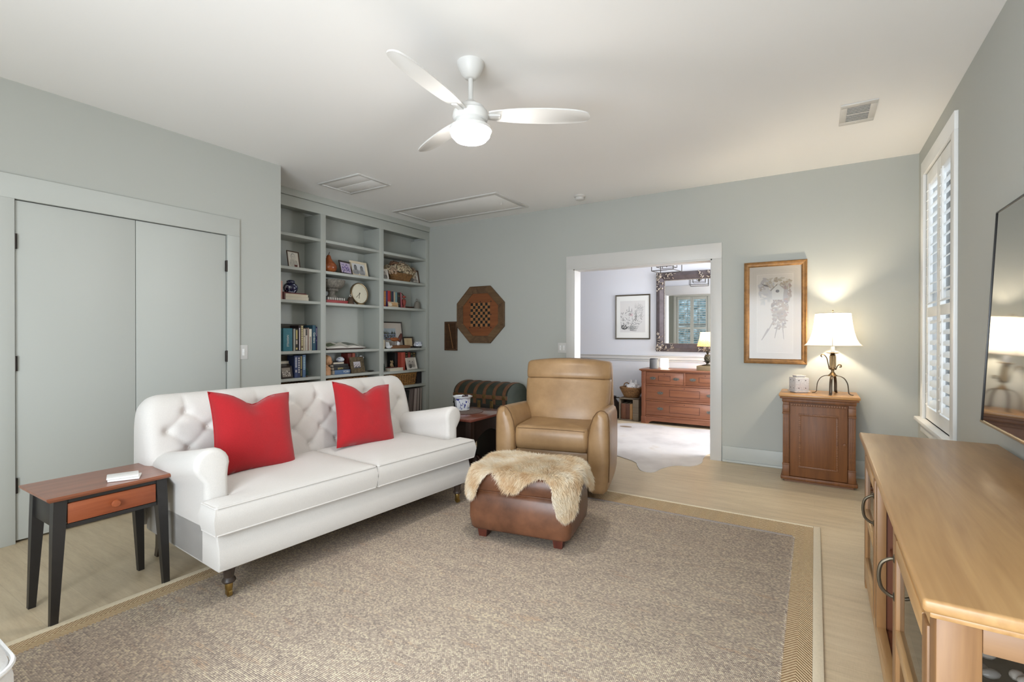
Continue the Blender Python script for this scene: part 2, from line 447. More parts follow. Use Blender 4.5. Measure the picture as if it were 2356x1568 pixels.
# plantation-shutter windows (local x right, y up, z into the room, origin bottom centre)
def shutter_window(name, M, w, h, tilt, cas=.09, sill=True):
    e = bpy.data.objects.new(name, None); COL.objects.link(e); struct(e); e.matrix_world = M
    for s in (-1, 1):
        box('side_casing', (s * w / 2, 0, 0), (s * (w / 2 + cas), h, .02), SHUT, e, .002)
    box('head_casing', (-w / 2 - cas, h, 0), (w / 2 + cas, h + cas + .02, .02), SHUT, e, .002)
    if sill:
        box('sill', (-w / 2 - cas - .03, -.028, -.02), (w / 2 + cas + .03, 0, .055), SHUT, e, .005)
        box('apron', (-w / 2 - cas, -.11, 0), (w / 2 + cas, -.028, .018), SHUT, e, .004)
    for s in (-1, 1): box('jamb_liner', (s * w / 2, 0, -.135), (s * (w / 2 - .010), h, -.032), SHUT, e)
    box('head_liner', (-w / 2, h - .010, -.135), (w / 2, h, -.032), SHUT, e); box('stool_liner', (-w / 2, 0, -.135), (w / 2, .005, -.032), SHUT, e)
    # outer sash with glass
    bm = NB()
    for s in (-1, 1): BX(bm, (s * w / 2, 0, -.12), (s * (w / 2 - .045), h, -.085))
    for y in (0, h / 2 - .02, h - .045): BX(bm, (-w / 2, y, -.12), (w / 2, y + .045, -.085))
    for x in (-w / 6, w / 6): BX(bm, (x - .008, 0, -.112), (x + .008, h, -.09))
    done(bm, 'sash', SHUT, e)
    box('pane', (-w / 2 + .04, .04, -.106), (w / 2 - .04, h - .04, -.100), GLASS, e)
    # shutter leaves
    st, rl, mid = .05, .10, .07; lw = w / 2
    midy = h * .415
    lou = None
    for s in (-1, 1):
        x0, x1 = (-w / 2 + .012, -.002) if s < 0 else (.002, w / 2 - .012)
        for a, b in ((x0, x0 + st), (x1 - st, x1)): box('stile', (a, .006, -.03), (b, h - .006, .0), SHUT, e, .003)
        for y0, y1 in ((.006, rl), (midy, midy + mid), (h - rl, h - .006)): box('shutter_rail', (x0 + st, y0, -.03), (x1 - st, y1, .0), SHUT, e, .003)
        for y0, y1 in ((rl, midy), (midy + mid, h - rl)):
            n = int(round((y1 - y0) / .0725)); dy = (y1 - y0) / n
            for i in range(n):
                Mx = T((x0 + x1) / 2, y0 + dy * (i + .5), -.016) @ R(rad(tilt), 'X')
                if lou is None:
                    bm = NB(); LA(bm, [(.0325, -(x1 - x0 - 2 * st) / 2 + .002), (.0325, (x1 - x0 - 2 * st) / 2 - .002)], 12, R(rad(90), 'Y'), sx=.13, sy=1.0)
                    # lathe axis turned to local x; thin in y, deep in z
                    bmesh.ops.transform(bm, matrix=R(rad(90), 'X'), verts=bm.verts)
                    lou = done(bm, 'louver', SHUT, e, M=Mx)
                else: share(lou, e, Mx)
            bm = NB(); BX(bm, ((x0 + x1) / 2 - .006, y0 + .03, .012), ((x0 + x1) / 2 + .006, y1 - .03, .022)); done(bm, 'tilt_rod', SHUT, e)
    return e
shutter_window('window_1', face_mx(XR, (WY0 + WY1) / 2, WZ0), WY1 - WY0, WZ1 - WZ0, 32)
# local frame facing +Y: right = -X
FY = Matrix(((-1, 0, 0, (RX0 + RX1) / 2), (0, 0, 1, YR), (0, 1, 0, RZ0), (0, 0, 0, 1)))
shutter_window('window_2', FY, RX1 - RX0, RZ1 - RZ0, 25)
# glazed garden door opening behind the camera and an added hall side window, out of view
def glazed(name, lo, hi, axis, n):
    e = bpy.data.objects.new(name, None); COL.objects.link(e); struct(e)
    bm = NB(); f = .06
    a, b = (lo[0], hi[0]) if axis == 'x' else (lo[1], hi[1])
    def bar(p, q, z0, z1):
        if axis == 'x': BX(bm, (p, lo[1], z0), (q, hi[1], z1))
        else: BX(bm, (lo[0], p, z0), (hi[0], q, z1))
    bar(a, a + f, lo[2], hi[2]); bar(b - f, b, lo[2], hi[2]); bar(a, b, lo[2], lo[2] + f); bar(a, b, hi[2] - f, hi[2])
    for i in range(1, n): bar(a + (b - a) * i / n - f / 2, a + (b - a) * i / n + f / 2, lo[2], hi[2])
    done(bm, 'frame', WHITE_TRIM, e)
    if axis == 'x': box('pane', (lo[0] + f, (lo[1] + hi[1]) / 2 - .003, lo[2] + f), (hi[0] - f, (lo[1] + hi[1]) / 2 + .003, hi[2] - f), GLASS, e)
    else: box('pane', ((lo[0] + hi[0]) / 2 - .003, lo[1] + f, lo[2] + f), ((lo[0] + hi[0]) / 2 + .003, hi[1] - f, hi[2] - f), GLASS, e)
glazed('door_3', (G0, YR - .09, 0), (G1, YR - .04, GZ), 'x', 2)
glazed('added_hall_window', (.78, 5.6, .8), (.83, 7.0, 2.2), 'y', 2)  # unseen window added to go with the hall lamp

# clipped garden hedge outside the rear shuttered window
k = NT('hedge_leaves'); v = k.coord(); k.base(k.ramp(k.noise(v, 6, 4, .7), [(.3, lin((52, 70, 70))), (.5, lin((104, 128, 130))), (.72, lin((190, 205, 212)))])); k.b.inputs['Roughness'].default_value = .8
hg = thing('garden_hedge', 'tall clipped hedge in the garden outside the rear shuttered window', 'hedge', (-3.6, -3.2, 0))
bm = NB(); bmesh.ops.create_grid(bm, x_segments=70, y_segments=50, size=1.0)
for v_ in bm.verts:
    x, z = v_.co.x * 1.9, (v_.co.y + 1) * 1.5
    v_.co = Vector((x, .25 * noise.noise((x * 3, z * 3, .5)) + .12 * noise.noise((x * 11, z * 11, 2.5)), z))
bmesh.ops.solidify(bm, geom=bm.faces[:], thickness=.4)
done(bm, 'foliage', k.m, hg, ang=70)
bm = NB()
CY(bm, (0, .15, 0), (0, .15, .6), .05, .03, 8)
done(bm, 'trunk', plain('hedge_bark', (70, 58, 46), rough=.9), hg)

# ------------------------------------------------------------------ ceiling fittings
def ceiling_panel(name, label, cat, x0, y0, x1, y1, fr, split, mat_in):
    t = thing(name, label, cat, ((x0 + x1) / 2, (y0 + y1) / 2, H))
    a, b = (x1 - x0) / 2, (y1 - y0) / 2
    for nm, lo, hi in (('frame_strip', (-a, -b, -.014), (a, -b + fr, 0)), ('frame_strip', (-a, b - fr, -.014), (a, b, 0)), ('frame_strip', (-a, -b + fr, -.014), (-a + fr, b - fr, 0)), ('frame_strip', (a - fr, -b + fr, -.014), (a, b - fr, 0))):
        box(nm, lo, hi, WHITE_TRIM, t, .004)
    n = split
    for i in range(n):
        q0 = -b + fr + (2 * b - 2 * fr) * i / n; q1 = -b + fr + (2 * b - 2 * fr) * (i + 1) / n
        box('panel', (-a + fr + .004, q0 + .004, -.006), (a - fr - .004, q1 - .004, 0), mat_in, t, .002)
    return t
ceiling_panel('return_air_grille', 'square white two-panel ceiling grille above the bookcase', 'ceiling vent', -4.19, 3.10, -3.595, 3.515, .03, 2, CEIL)
t = ceiling_panel('attic_hatch', 'large white framed attic hatch in the ceiling before the sage wall', 'attic hatch', -4.36, 4.26, -2.84, 4.95, .055, 1, CEIL)
bm = NB(); CY(bm, (.6, 0, -.03), (.6, 0, 0), .004, seg=8); SP(bm, (.6, 0, -.033), .008, 8, 6); done(bm, 'pull_ring', WHITE_TRIM, t)
t = thing('ceiling_register', 'small white slatted ceiling vent near the shuttered window', 'ceiling vent', (.24, 4.03, H))
bm = NB()
for lo, hi in (((-.10, -.18, -.008), (.10, -.125, 0)), ((-.10, .125, -.008), (.10, .18, 0)), ((-.10, -.125, -.008), (-.062, .125, 0)), ((.062, -.125, -.008), (.10, .125, 0)), ((-.062, -.006, -.008), (.062, .006, 0))): BX(bm, lo, hi, .002)
done(bm, 'frame', WHITE_TRIM, t)
VENTIN = plain('pale_vent_grey', (214, 211, 205), rough=.6)  # even pale grey of the vent backing, slats and screws
box('backing', (-.062, -.125, -.002), (.062, .125, 0), VENTIN, t)
for i in range(10):
    y = -.117 + i * .026
    if abs(y) < .012: continue
    box('slat', (-.062, -.009, -.0012), (.062, .009, .0012), VENTIN, t, M=T(0, y, -.006) @ R(rad(35), 'X'))
for x, y in ((0, -.155), (0, .155)):
    bm = NB(); SP(bm, (x, y, -.008), (.005, .005, .002), 8, 6); done(bm, 'screw', VENTIN, t)
t = thing('smoke_detector', 'round white smoke detector on the ceiling', 'smoke detector', (-2.157, 4.861, H))
bm = NB(); LA(bm, [(.062, 0), (.062, -.012), (.055, -.018)], 28); done(bm, 'mounting_plate', WHITE_TRIM, t)
bm = NB(); LA(bm, [(.048, -.018), (.05, -.024), (.046, -.044), (.03, -.05), (0, -.051)], 28); done(bm, 'cover', WHITE_TRIM, t)

# ------------------------------------------------------------------ switch plates
def switch(label, M, w, h, n):
    t = thing('light_switch', label, 'light switch'); t.matrix_world = M
    box('plate', (-w / 2, -h / 2, 0), (w / 2, h / 2, .005), WHITE_TRIM, t, .002)
    for i in range(n):
        x = (i - (n - 1) / 2) * .046
        bm = NB(); BX(bm, (x - .009, -.028, .005), (x + .009, .028, .008), .001); BX(bm, (x - .004, -.002, .006), (x + .004, .012, .018), .001); done(bm, 'toggle', SHUT, t)
        for y in (-.042, .042):
            bm = NB(); SP(bm, (x, y, .005), (.003, .003, .0015), 8, 6); done(bm, 'screw', WHITE_TRIM, t)
switch('white single switch plate beside the closet door casing', face_px(XL, 2.273, 1.096), .074, .118, 1)
switch('white double switch plate left of the doorway casing', face_my(-2.526, YB, 1.09), .112, .118, 2)

# ================================================================== RUG
k = NT('wool_rug_weave')
v = k.coord(); sep = k.new('SeparateXYZ'); k.link(v, sep.inputs[0])
sx, sy = .0085, .0065
row = k.math('FLOOR', k.math('DIVIDE', sep.outputs[1], sy))
xo = k.math('ADD', k.math('DIVIDE', sep.outputs[0], sx), k.math('MULTIPLY', k.math('MODULO', row, 2.0), .5))
colm = k.math('FLOOR', xo)
cmb = k.new('CombineXYZ'); k.link(colm, cmb.inputs[0]); k.link(row, cmb.inputs[1])
wnz = k.new('TexWhiteNoise', noise_dimensions='2D'); k.link(cmb.outputs[0], wnz.inputs['Vector'])
big = k.noise(k.coord((.5, 1.6, 1)), 3.2, 4, .6)
rowv = k.noise(k.coord((.12, 1, 1)), 30, 2, .6)
fac = k.math('ADD', k.math('ADD', k.math('MULTIPLY', wnz.outputs['Value'], .50), k.math('MULTIPLY', big, .25)), k.math('MULTIPLY', rowv, .25))
c1 = k.ramp(fac, [(.20, lin((158, 144, 134))), (.38, lin((184, 168, 153))), (.56, lin((198, 181, 164))), (.68, lin((216, 200, 178))), (.82, lin((232, 218, 190)))])
rust = k.ramp(k.noise(k.coord((.3, 1.6, 1)), 16, 3, .65), [(.58, (0, 0, 0, 1)), (.74, (1, 1, 1, 1))])
c2 = k.mix(k.math('MULTIPLY', k.math('MULTIPLY', rust, wnz.outputs['Value']), .6), c1, lin((196, 148, 112)))
k.base(c2)
hx = k.math('ABSOLUTE', k.math('SINE', k.math('MULTIPLY', xo, PI))); hy = k.math('ABSOLUTE', k.math('SINE', k.math('MULTIPLY', k.math('DIVIDE', sep.outputs[1], sy), PI)))
k.bump(k.math('ADD', k.math('MULTIPLY', hx, hy), k.math('MULTIPLY', wnz.outputs['Value'], .3)), .8, .004)
k.b.inputs['Roughness'].default_value = .95; k.b.inputs['Specular IOR Level'].default_value = .1
RUG = k.m
OFFX = -(1.388 - .038 - .051) + .102 * 14.5
def herring(name, vertical):
    k = NT(name); v = k.coord(); sep = k.new('SeparateXYZ'); k.link(v, sep.inputs[0])
    a, b = (sep.outputs[1], sep.outputs[0]) if vertical else (sep.outputs[0], sep.outputs[1])
    # chevrons: zigzag across the strip in bands
    per = .102
    z = k.math('ABSOLUTE', k.math('SUBTRACT', k.math('FRACT', k.math('DIVIDE', k.math('ADD', sep.outputs[0], OFFX), per)), .5)) if True else None
    q = k.math('ADD', k.math('DIVIDE', sep.outputs[1], .017), k.math('MULTIPLY', z, per / .017 * 1.25))
    s = k.math('SINE', k.math('MULTIPLY', q, 2 * PI))
    n = k.noise(v, 90, 3, .6)
    f = k.math('ADD', k.math('MULTIPLY', s, .28), k.math('ADD', k.math('MULTIPLY', n, .5), .22))
    k.base(k.ramp(f, [(.18, lin((158, 128, 96))), (.5, lin((208, 180, 142))), (.8, lin((232, 212, 176)))]))
    k.bump(s, .7, .003); k.b.inputs['Roughness'].default_value = .9; k.b.inputs['Specular IOR Level'].default_value = .15
    return k.m
SISAL = herring('herringbone_sisal', True)
BIND = fabric('cream_cotton_binding', (226, 211, 182), 300)
rug = thing('area_rug', 'large woven wool and sisal area rug with herringbone border', 'rug', (-1.355, 1.85, 0))
rx0, rx1, ry0, ry1 = -1.385, 1.388, -1.86, 1.85
bw, bn = .102, .038
fb = .25  # back border is wider than the sides
fx0, fx1, fy0, fy1 = rx0 + bn + bw, rx1 - bn - bw, ry0 + .30, ry1 - fb
bm = NB(); BX(bm, (fx0, fy0, .002), (fx1, fy1, .013), .004); done(bm, 'woven_field', RUG, rug)
box('backing', (rx0 + .01, ry0 + .01, 0), (rx1 - .01, ry1 - .01, .004), BIND, rug)
ix0, ix1, iy0, iy1 = rx0 + bn, rx1 - bn, ry0 + .03, ry1 - .03
for poly in ([(ix1, iy0), (ix1, iy1), (fx1, fy1), (fx1, fy0)], [(ix0, iy1), (ix0, iy0), (fx0, fy0), (fx0, fy1)], [(ix1, iy1), (ix0, iy1), (fx0, fy1), (fx1, fy1)], [(ix0, iy0), (ix1, iy0), (fx1, fy0), (fx0, fy0)]):
    bm = NB(); PR(bm, poly, .004, .010); done(bm, 'herringbone_border', SISAL, rug)
for lo, hi in (((ix1, ry0, .001), (rx1, ry1, .012)), ((rx0, ry0, .001), (ix0, ry1, .012)), ((ix0, iy1, .001), (ix1, ry1, .012)), ((ix0, ry0, .001), (ix1, iy0, .012))):
    box('binding_tape', lo, hi, BIND, rug, .005)
GREYWOOL = fabric('grey_wool_selvage', (158, 146, 138), 200)
for y_ in (fy0 + .014, fy1 - .014): box('selvage_strip', (fx0 + .006, y_ - .013, .011), (fx1 - .006, y_ + .013, .0155), GREYWOOL, rug, .003)
# pile edge: short ribs along the sides of the field
bm = NB(); n = int((fy1 - fy0) / .015)
for i in range(n):
    y = fy0 + (i + .5) * .015
    for x in (fx0, fx1):
        SP(bm, (x, y, .008), (.010, .0062, .0065), 6, 4)
o = done(bm, 'edge_loops', RUG, rug); o['kind'] = 'stuff'

# ================================================================== SOFA
LINEN = fabric('ivory_linen', (210, 206, 201), 520, var=.05, strength=.22)
DARKLEG = wood('dark_walnut_leg', (44, 36, 32), (74, 60, 50), 'z', 30, .4)
BRASS = plain('antique_brass', (176, 150, 92), rough=.3, metal=1.0, var=.15, scale=30)
L = 1.74
sofa = thing('sofa', 'ivory linen rolled-arm sofa with button-tufted back', 'sofa', (-2.29, 1.17, 0), rad(86))
# base rail
bm = NB()
prof = [(-.012, .172), (-.020, .20), (-.012, .27), (.004, .325), (.02, .335)]
rings = []
for x, ins in ((0, .012), (.006, .004), (.03, 0), (L - .03, 0), (L - .006, .004), (L, .012)):
    ring = [Vector((x, y + ins, z + (ins * .5 if z > .3 else 0))) for y, z in prof] + [Vector((x, .60, .335)), Vector((x, .86 - ins, .335)), Vector((x, .86 - ins, .172))]
    rings.append(ring)
LOFT(bm, rings); done(bm, 'base', LINEN, sofa)
bm = NB(); TU(bm, [(.004, .84, .172), (.004, -.008, .172), (L - .004, -.008, .172), (L - .004, .84, .172)], .005, 6); done(bm, 'welt', LINEN, sofa)
# back with diamond tufting
BU0, BU1 = -.06, 1.765
profile = spline([(.60, .40, 0), (.625, .52, 0), (.655, .66, 0), (.69, .79, 0), (.725, .868, 0), (.785, .908, 0), (.85, .885, 0), (.885, .80, 0), (.893, .60, 0), (.893, .18, 0)], 14)
fl = []; acc = 0
for i, p in enumerate(profile):
    if i: acc += (profile[i] - profile[i - 1]).length
    fl.append(acc)
rowt = [.12, .225, .33, .43]; dx = .196
btn = []
for r, tt in enumerate(rowt):
    nb = 9 if r % 2 == 0 else 8
    off = .105 if r % 2 == 0 else .105 + dx / 2
    for c in range(nb):
        x = BU0 + off + c * dx * (BU1 - BU0 - .21) / (8 * dx)
        btn.append((x, tt, r))
segs = []
for (x, tt, r) in btn:
    for (x2, t2, r2) in btn:
        if r2 == r + 1 and abs(x2 - x) < dx * .75: segs.append((x, tt, x2, t2))
for (x, tt, r) in btn:
    if r == 3: segs.append((x, tt, x, tt + .10))
    if r == 0: segs.append((x, tt, x, tt - .16))
def dseg(px, py, s):
    ax, ay, bx, by = s; ux, uy = bx - ax, by - ay; L2 = ux * ux + uy * uy
    q = max(0, min(1, ((px - ax) * ux + (py - ay) * uy) / L2)); return math.hypot(px - ax - q * ux, py - ay - q * uy)
def puff(x, tt):
    if tt > .80: return 0.0
    d = min((dseg(x, tt, s) for s in segs if abs(s[0] - x) < .3), default=.1)
    b = min(math.hypot(x - q[0], tt - q[1]) for q in btn)
    fade = 1.0 if tt < .48 else max(0, 1 - (tt - .48) / .10)
    h = .011 * (1 - math.exp(-d / .016)) - .024 * math.exp(-(b / .024) ** 2)
    return (h - .012) * fade
nx = 170
bm = NB(); grid = []
xs = [BU0 + (BU1 - BU0) * i / nx for i in range(nx + 1)]
cy0, cz0 = .755, .55
for i, x in enumerate(xs):
    e_ = min(x - BU0, BU1 - x); rr = .055
    inset = 0 if e_ > rr else rr - math.sqrt(max(0, rr * rr - (rr - e_) ** 2))
    col = []
    for j, p in enumerate(profile):
        tg = (profile[min(j + 1, len(profile) - 1)] - profile[max(j - 1, 0)]).normalized(); nr = Vector((-tg.y, tg.x, 0))
        h = puff(x, fl[j]) - inset * .9
        # top corners drop in a soft round shoulder
        y, z = p.x + nr.x * h, p.y + nr.y * h
        if e_ < .11 and z > .6: z -= .05 * ((.11 - e_) / .11) ** 2.2 * (z - .6) / .3
        col.append(bm.verts.new((x, y, max(z, .18))))
    grid.append(col)
for i in range(nx):
    for j in range(len(profile) - 1):
        bm.faces.new((grid[i][j], grid[i + 1][j], grid[i + 1][j + 1], grid[i][j + 1]))
for i in (0, nx): bm.faces.new(grid[i] if i else list(reversed(grid[i])))
done(bm, 'tufted_back', LINEN, sofa, ang=80)
bm = NB(); SP(bm, (0, 0, 0), (.0105, .005, .0105), 12, 8); b0 = None; proto = done(bm, 'button', LINEN, sofa)
first = True
for (x, tt, r) in btn:
    j = min(range(len(fl)), key=lambda q: abs(fl[q] - tt)); p = profile[j]
    tg = (profile[j + 1] - profile[j - 1]).normalized(); nr = Vector((-tg.y, tg.x, 0)); h = puff(x, tt) + .002
    Mx = T(x, p.x + nr.x * h, p.y + nr.y * h) @ R(-rad(12), 'X')
    if first: proto.matrix_local = Mx; first = False
    else: share(proto, sofa, Mx)
# arms
def arm_ring(y, zt, sh, flip):
    pts = []; cx, cz, r = .035, zt - .078, .078 - sh
    pts.append((.105 - sh, .30)); pts.append((.108 - sh, .45)); pts.append((.105 - sh, cz - .06))
    for i in range(13):
        a = rad(-20 + i * 19.2); pts.append((cx + r * math.cos(a), cz + r * math.sin(a)))
    pts.append((0.002 + sh, cz - .085)); pts.append((0 + sh, .40)); pts.append((0 + sh, .175))
    pts.append((.105 - sh, .175))
    return [Vector(((L - x) if flip else x, y, z)) for x, z in pts]
for flip in (False, True):
    bm = NB(); rings = []
    for y, sh in ((.118, .022), (.122, .010), (.132, .002), (.15, 0), (.25, 0), (.35, 0), (.45, 0), (.55, 0), (.65, 0), (.74, 0)):
        zt = .705 - .105 * max(0, (y - .15)) / .60 * (1.0) - .02 * max(0, (y - .15) / .6) * max(0, 1 - (y - .15) / .6)
        rings.append(arm_ring(y, zt, sh, flip))
    LOFT(bm, rings); arm = done(bm, 'arm', LINEN, sofa, ang=50)
# T-cushions
def tcushion(poly, xs, ys, z0, z1, name):
    def inside(x, y):
        c = False; n = len(poly)
        for i in range(n):
            (x1, y1), (x2, y2) = poly[i], poly[(i + 1) % n]
            if (y1 > y) != (y2 > y) and x < (x2 - x1) * (y - y1) / (y2 - y1) + x1: c = not c
        return c
    def dist(x, y): return min(dseg(x, y, (*poly[i], *poly[(i + 1) % len(poly)])) for i in range(len(poly)))
    bm = NB(); top = {}; bot = {}
    cells = [(i, j) for i in range(len(xs) - 1) for j in range(len(ys) - 1) if inside((xs[i] + xs[i + 1]) / 2, (ys[j] + ys[j + 1]) / 2)]
    cs = set(cells)
    for (i, j) in cells:
        for (a, b) in ((i, j), (i + 1, j), (i + 1, j + 1), (i, j + 1)):
            if (a, b) not in top:
                d = dist(xs[a], ys[b]); cr = .034 * (1 - math.exp(-d / .09)) + .004 * (1 - math.exp(-d / .006)) + .004 * noise.noise((xs[a] * 6, ys[b] * 6, z1))* min(1, d / .08)
                top[(a, b)] = bm.verts.new((xs[a], ys[b], z1 - .012 + cr)); bot[(a, b)] = bm.verts.new((xs[a], ys[b], z0 + .004 - .006 * (1 - math.exp(-d / .05))))
        bm.faces.new([top[q] for q in ((i, j), (i + 1, j), (i + 1, j + 1), (i, j + 1))])
        bm.faces.new([bot[q] for q in ((i, j + 1), (i + 1, j + 1), (i + 1, j), (i, j))])
    midv = {}
    def mid(q, nx_, ny_):
        return bm.verts.new((xs[q[0]] + nx_ * .011, ys[q[1]] + ny_ * .011, (z0 + z1) / 2))
    cache = {}
    edges = []
    for (i, j) in cells:
        for di, dj, a, b in ((-1, 0, (i, j + 1), (i, j)), (1, 0, (i + 1, j), (i + 1, j + 1)), (0, -1, (i, j), (i + 1, j)), (0, 1, (i + 1, j + 1), (i, j + 1))):
            if (i + di, j + dj) not in cs: edges.append((a, b, di, dj))
    nsum = {}
    for a, b, di, dj in edges:
        for q in (a, b): s_ = nsum.setdefault(q, [0, 0]); s_[0] += di; s_[1] += dj
    for q, (nx_, ny_) in nsum.items():
        cache[q] = mid(q, max(-1, min(1, nx_)), max(-1, min(1, ny_)))
    for a, b, di, dj in edges:
        bm.faces.new((top[a], cache[a], cache[b], top[b])); bm.faces.new((cache[a], bot[a], bot[b], cache[b]))
    o = done(bm, name, LINEN, sofa, ang=45)
    for z in (z1 - .012, z0 + .006):
        bm = NB(); pts = []
        n = len(poly)
        for i in range(n):
            a, b = Vector((*poly[i], z)), Vector((*poly[(i + 1) % n], z)); dd = (b - a); LL = dd.length; dd.normalize()
            m_ = max(2, int(LL / .08))
            for q in range(m_): pts.append(a + dd * (.008 + (LL - .016) * q / (m_ - 1)))
        TU(bm, pts, .0045, 6, closed=True); done(bm, 'piping', LINEN, o)
    return o
def dense(a, b, n): 
    base = [a + (b - a) * i / n for i in range(n + 1)]; return base
def fine(brks, n):
    s = set()
    for a, b in zip(brks[:-1], brks[1:]):
        for q in dense(a, b, max(2, int((b - a) / .035))): s.add(round(q, 5))
        for d in (.006, .014, .024):
            if b - a > .06: s.add(round(a + d, 5)); s.add(round(b - d, 5))
    return sorted(s)
mid = L / 2
tcushion([(-.018, -.03), (mid - .007, -.03), (mid - .007, .61), (.112, .61), (.112, .118), (-.018, .118)], fine([-.018, .112, mid - .007], 0), fine([-.03, .118, .61], 0), .335, .475, 'seat_cushion')
tcushion([(mid + .007, -.03), (L + .018, -.03), (L + .018, .118), (L - .112, .118), (L - .112, .61), (mid + .007, .61)], fine([mid + .007, L - .112, L + .018], 0), fine([-.03, .118, .61], 0), .335, .475, 'seat_cushion')
# legs
for x in (.075, L - .075):
    bm = NB(); LA(bm, [(.034, .172), (.037, .166), (.037, .150), (.027, .143), (.024, .125), (.021, .105), (.028, .096), (.031, .088), (.026, .080), (.019, .078)], 24, T(x, .055, 0)); lg = done(bm, 'front_leg', DARKLEG, sofa)
    bm = NB(); LA(bm, [(.0165, .078), (.0175, .072), (.0165, .05), (.013, .044), (.012, .04)], 20, T(x, .055, 0))
    BX(bm, (x - .011, .045, .022), (x - .008, .068, .046)); BX(bm, (x + .008, .045, .022), (x + .011, .068, .046)); done(bm, 'caster_cup', BRASS, lg)
    bm = NB(); CY(bm, (x - .008, .052, .0285), (x + .008, .052, .0285), .0165, seg=20); done(bm, 'caster_wheel', BRASS, lg)
for x in (.06, L - .06):
    bm = NB(); rings = []
    for z, y, w in ((.172, .80, .026), (.12, .81, .024), (.06, .825, .021), (0, .85, .019)):
        rings.append([Vector((x - w, y - w, z)), Vector((x + w, y - w, z)), Vector((x + w, y + w, z)), Vector((x - w, y + w, z))])
    LOFT(bm, rings); done(bm, 'rear_leg', DARKLEG, sofa)

# red pillows
RED = fabric('red_velvet', (166, 30, 36), 380, var=.10, strength=.2)
def pillow(label, u, v, z, tilt, spin, yawp, size, chop):
    uw = Vector((math.sin(rad(4)), math.cos(rad(4)), 0)); vw = Vector((-math.cos(rad(4)), math.sin(rad(4)), 0))
    p = Vector((-2.29, 1.17, 0)) + uw * u + vw * v + Vector((0, 0, z))
    bm = NB(); n = 26; a = size / 2
    for side in (1, -1):
        g = []
        for i in range(n + 1):
            c = []
            for j in range(n + 1):
                s, t_ = -1 + 2 * i / n, -1 + 2 * j / n
                x = a * s * (1 - .085 * (1 - t_ * t_)); y = a * t_ * (1 - .085 * (1 - s * s))
                th = .085 * (max(0, 1 - s ** 4) ** .6) * (max(0, 1 - t_ ** 4) ** .6)
                dent = math.exp(-(s / .33) ** 2) * max(0, (t_ + .15) / 1.15) ** 1.6
                y -= chop * dent; th *= (1 - .35 * dent)
                th += .004 * noise.noise((s * 3, t_ * 3, side * 5 + u)) * (1 - abs(s)) * 2
                c.append(bm.verts.new((x, side * -th, y)))
            g.append(c)
        for i in range(n):
            for j in range(n): bm.faces.new((g[i][j], g[i + 1][j], g[i + 1][j + 1], g[i][j + 1]))
    bmesh.ops.remove_doubles(bm, verts=bm.verts, dist=.0004)
    t = thing('throw_pillow', label, 'pillow', p)
    t.rotation_mode = 'QUATERNION'
    t.rotation_quaternion = (R(rad(86 + yawp), 'Z') @ R(rad(-tilt), 'X') @ R(rad(spin), 'Y')).to_quaternion()
    done(bm, 'pillow_cover', RED, t, ang=60)
    bm = NB(); pts = []
    for (s0, t0, s1, t1) in ((-1, -1, 1, -1), (1, -1, 1, 1), (1, 1, -1, 1), (-1, 1, -1, -1)):
        for q in range(14):
            f_ = q / 14; s, t_ = s0 + (s1 - s0) * f_, t0 + (t1 - t0) * f_
            x = a * s * (1 - .085 * (1 - t_ * t_)); y = a * t_ * (1 - .085 * (1 - s * s)); y -= chop * math.exp(-(s / .33) ** 2) * max(0, (t_ + .15) / 1.15) ** 1.6
            pts.append((x, 0, y))
    TU(bm, pts, .0028, 6, closed=True); done(bm, 'seam_piping', RED, t)
pillow('red velvet pillow at the end of the sofa near the small side table', .40, .47, .685, 20, 6, 3, .47, .055)
pillow('red velvet pillow at the end of the sofa near the armchair', 1.165, .475, .685, 20, 7, -4, .45, .06)

# ================================================================== END TABLE WITH DRAWER (left of sofa)
CHERRY = wood('cherry_top', (112, 62, 42), (158, 98, 70), 'y', 14, .3, coat=.3)
CHERRYD = wood('cherry_drawer', (128, 62, 34), (166, 92, 56), 'y', 14, .38)
BLACKP = plain('black_paint', (40, 38, 37), rough=.42, var=.05)
st = thing('side_table', 'small black side table with cherry top and one drawer', 'side table', (-2.885, .945, 0))
# local: front faces +x, length along y
bm = NB(); zt = .556
poly = [(-.182, -.243), (.182, -.243), (.182, .243), (-.182, .243)]
b0 = [Vector((x * .93, y * .95, zt - .022)) for x, y in poly]; b1 = [Vector((x * .985, y * .99, zt - .012)) for x, y in poly]; b2 = [Vector((x, y, zt - .006)) for x, y in poly]; b3 = [Vector((x * .995, y * .996, zt)) for x, y in poly]
LOFT(bm, [b0, b1, b2, b3]); done(bm, 'tabletop', CHERRY, st)
for sx_ in (-1, 1):
    for sy_ in (-1, 1):
        bm = NB(); rings = []
        for z, w, ox, oy in ((.0, .013, .140, .212), (.40, .0215, .132, .195), (.534, .0225, .130, .190)):
            cx, cy = sx_ * ox, sy_ * oy
            rings.append([Vector((cx - w, cy - w, z)), Vector((cx + w, cy - w, z)), Vector((cx + w, cy + w, z)), Vector((cx - w, cy + w, z))])
        LOFT(bm, rings); done(bm, 'leg', BLACKP, st)
for s in (-1, 1): box('side_apron', (-.118, s * .198 - .008, .415), (.118, s * .198 + .008, .534), BLACKP, st, .001)
box('rear_apron', (-.142, -.175, .415), (-.126, .175, .534), BLACKP, st)
box('front_rail', (.126, -.170, .514), (.146, .170, .534), BLACKP, st); box('front_rail', (.126, -.170, .405), (.146, .170, .422), BLACKP, st)
dr = box('drawer', (.10, -.166, .425), (.149, .166, .511), CHERRYD, st, .002)
bm = NB(); LA(bm, [(.008, 0), (.007, .008), (.016, .014), (.018, .02), (.014, .027), (0, .03)], 20, Matrix.Translation((.149, 0, .468)) @ R(rad(90), 'Y')); done(bm, 'knob', CHERRYD, dr)
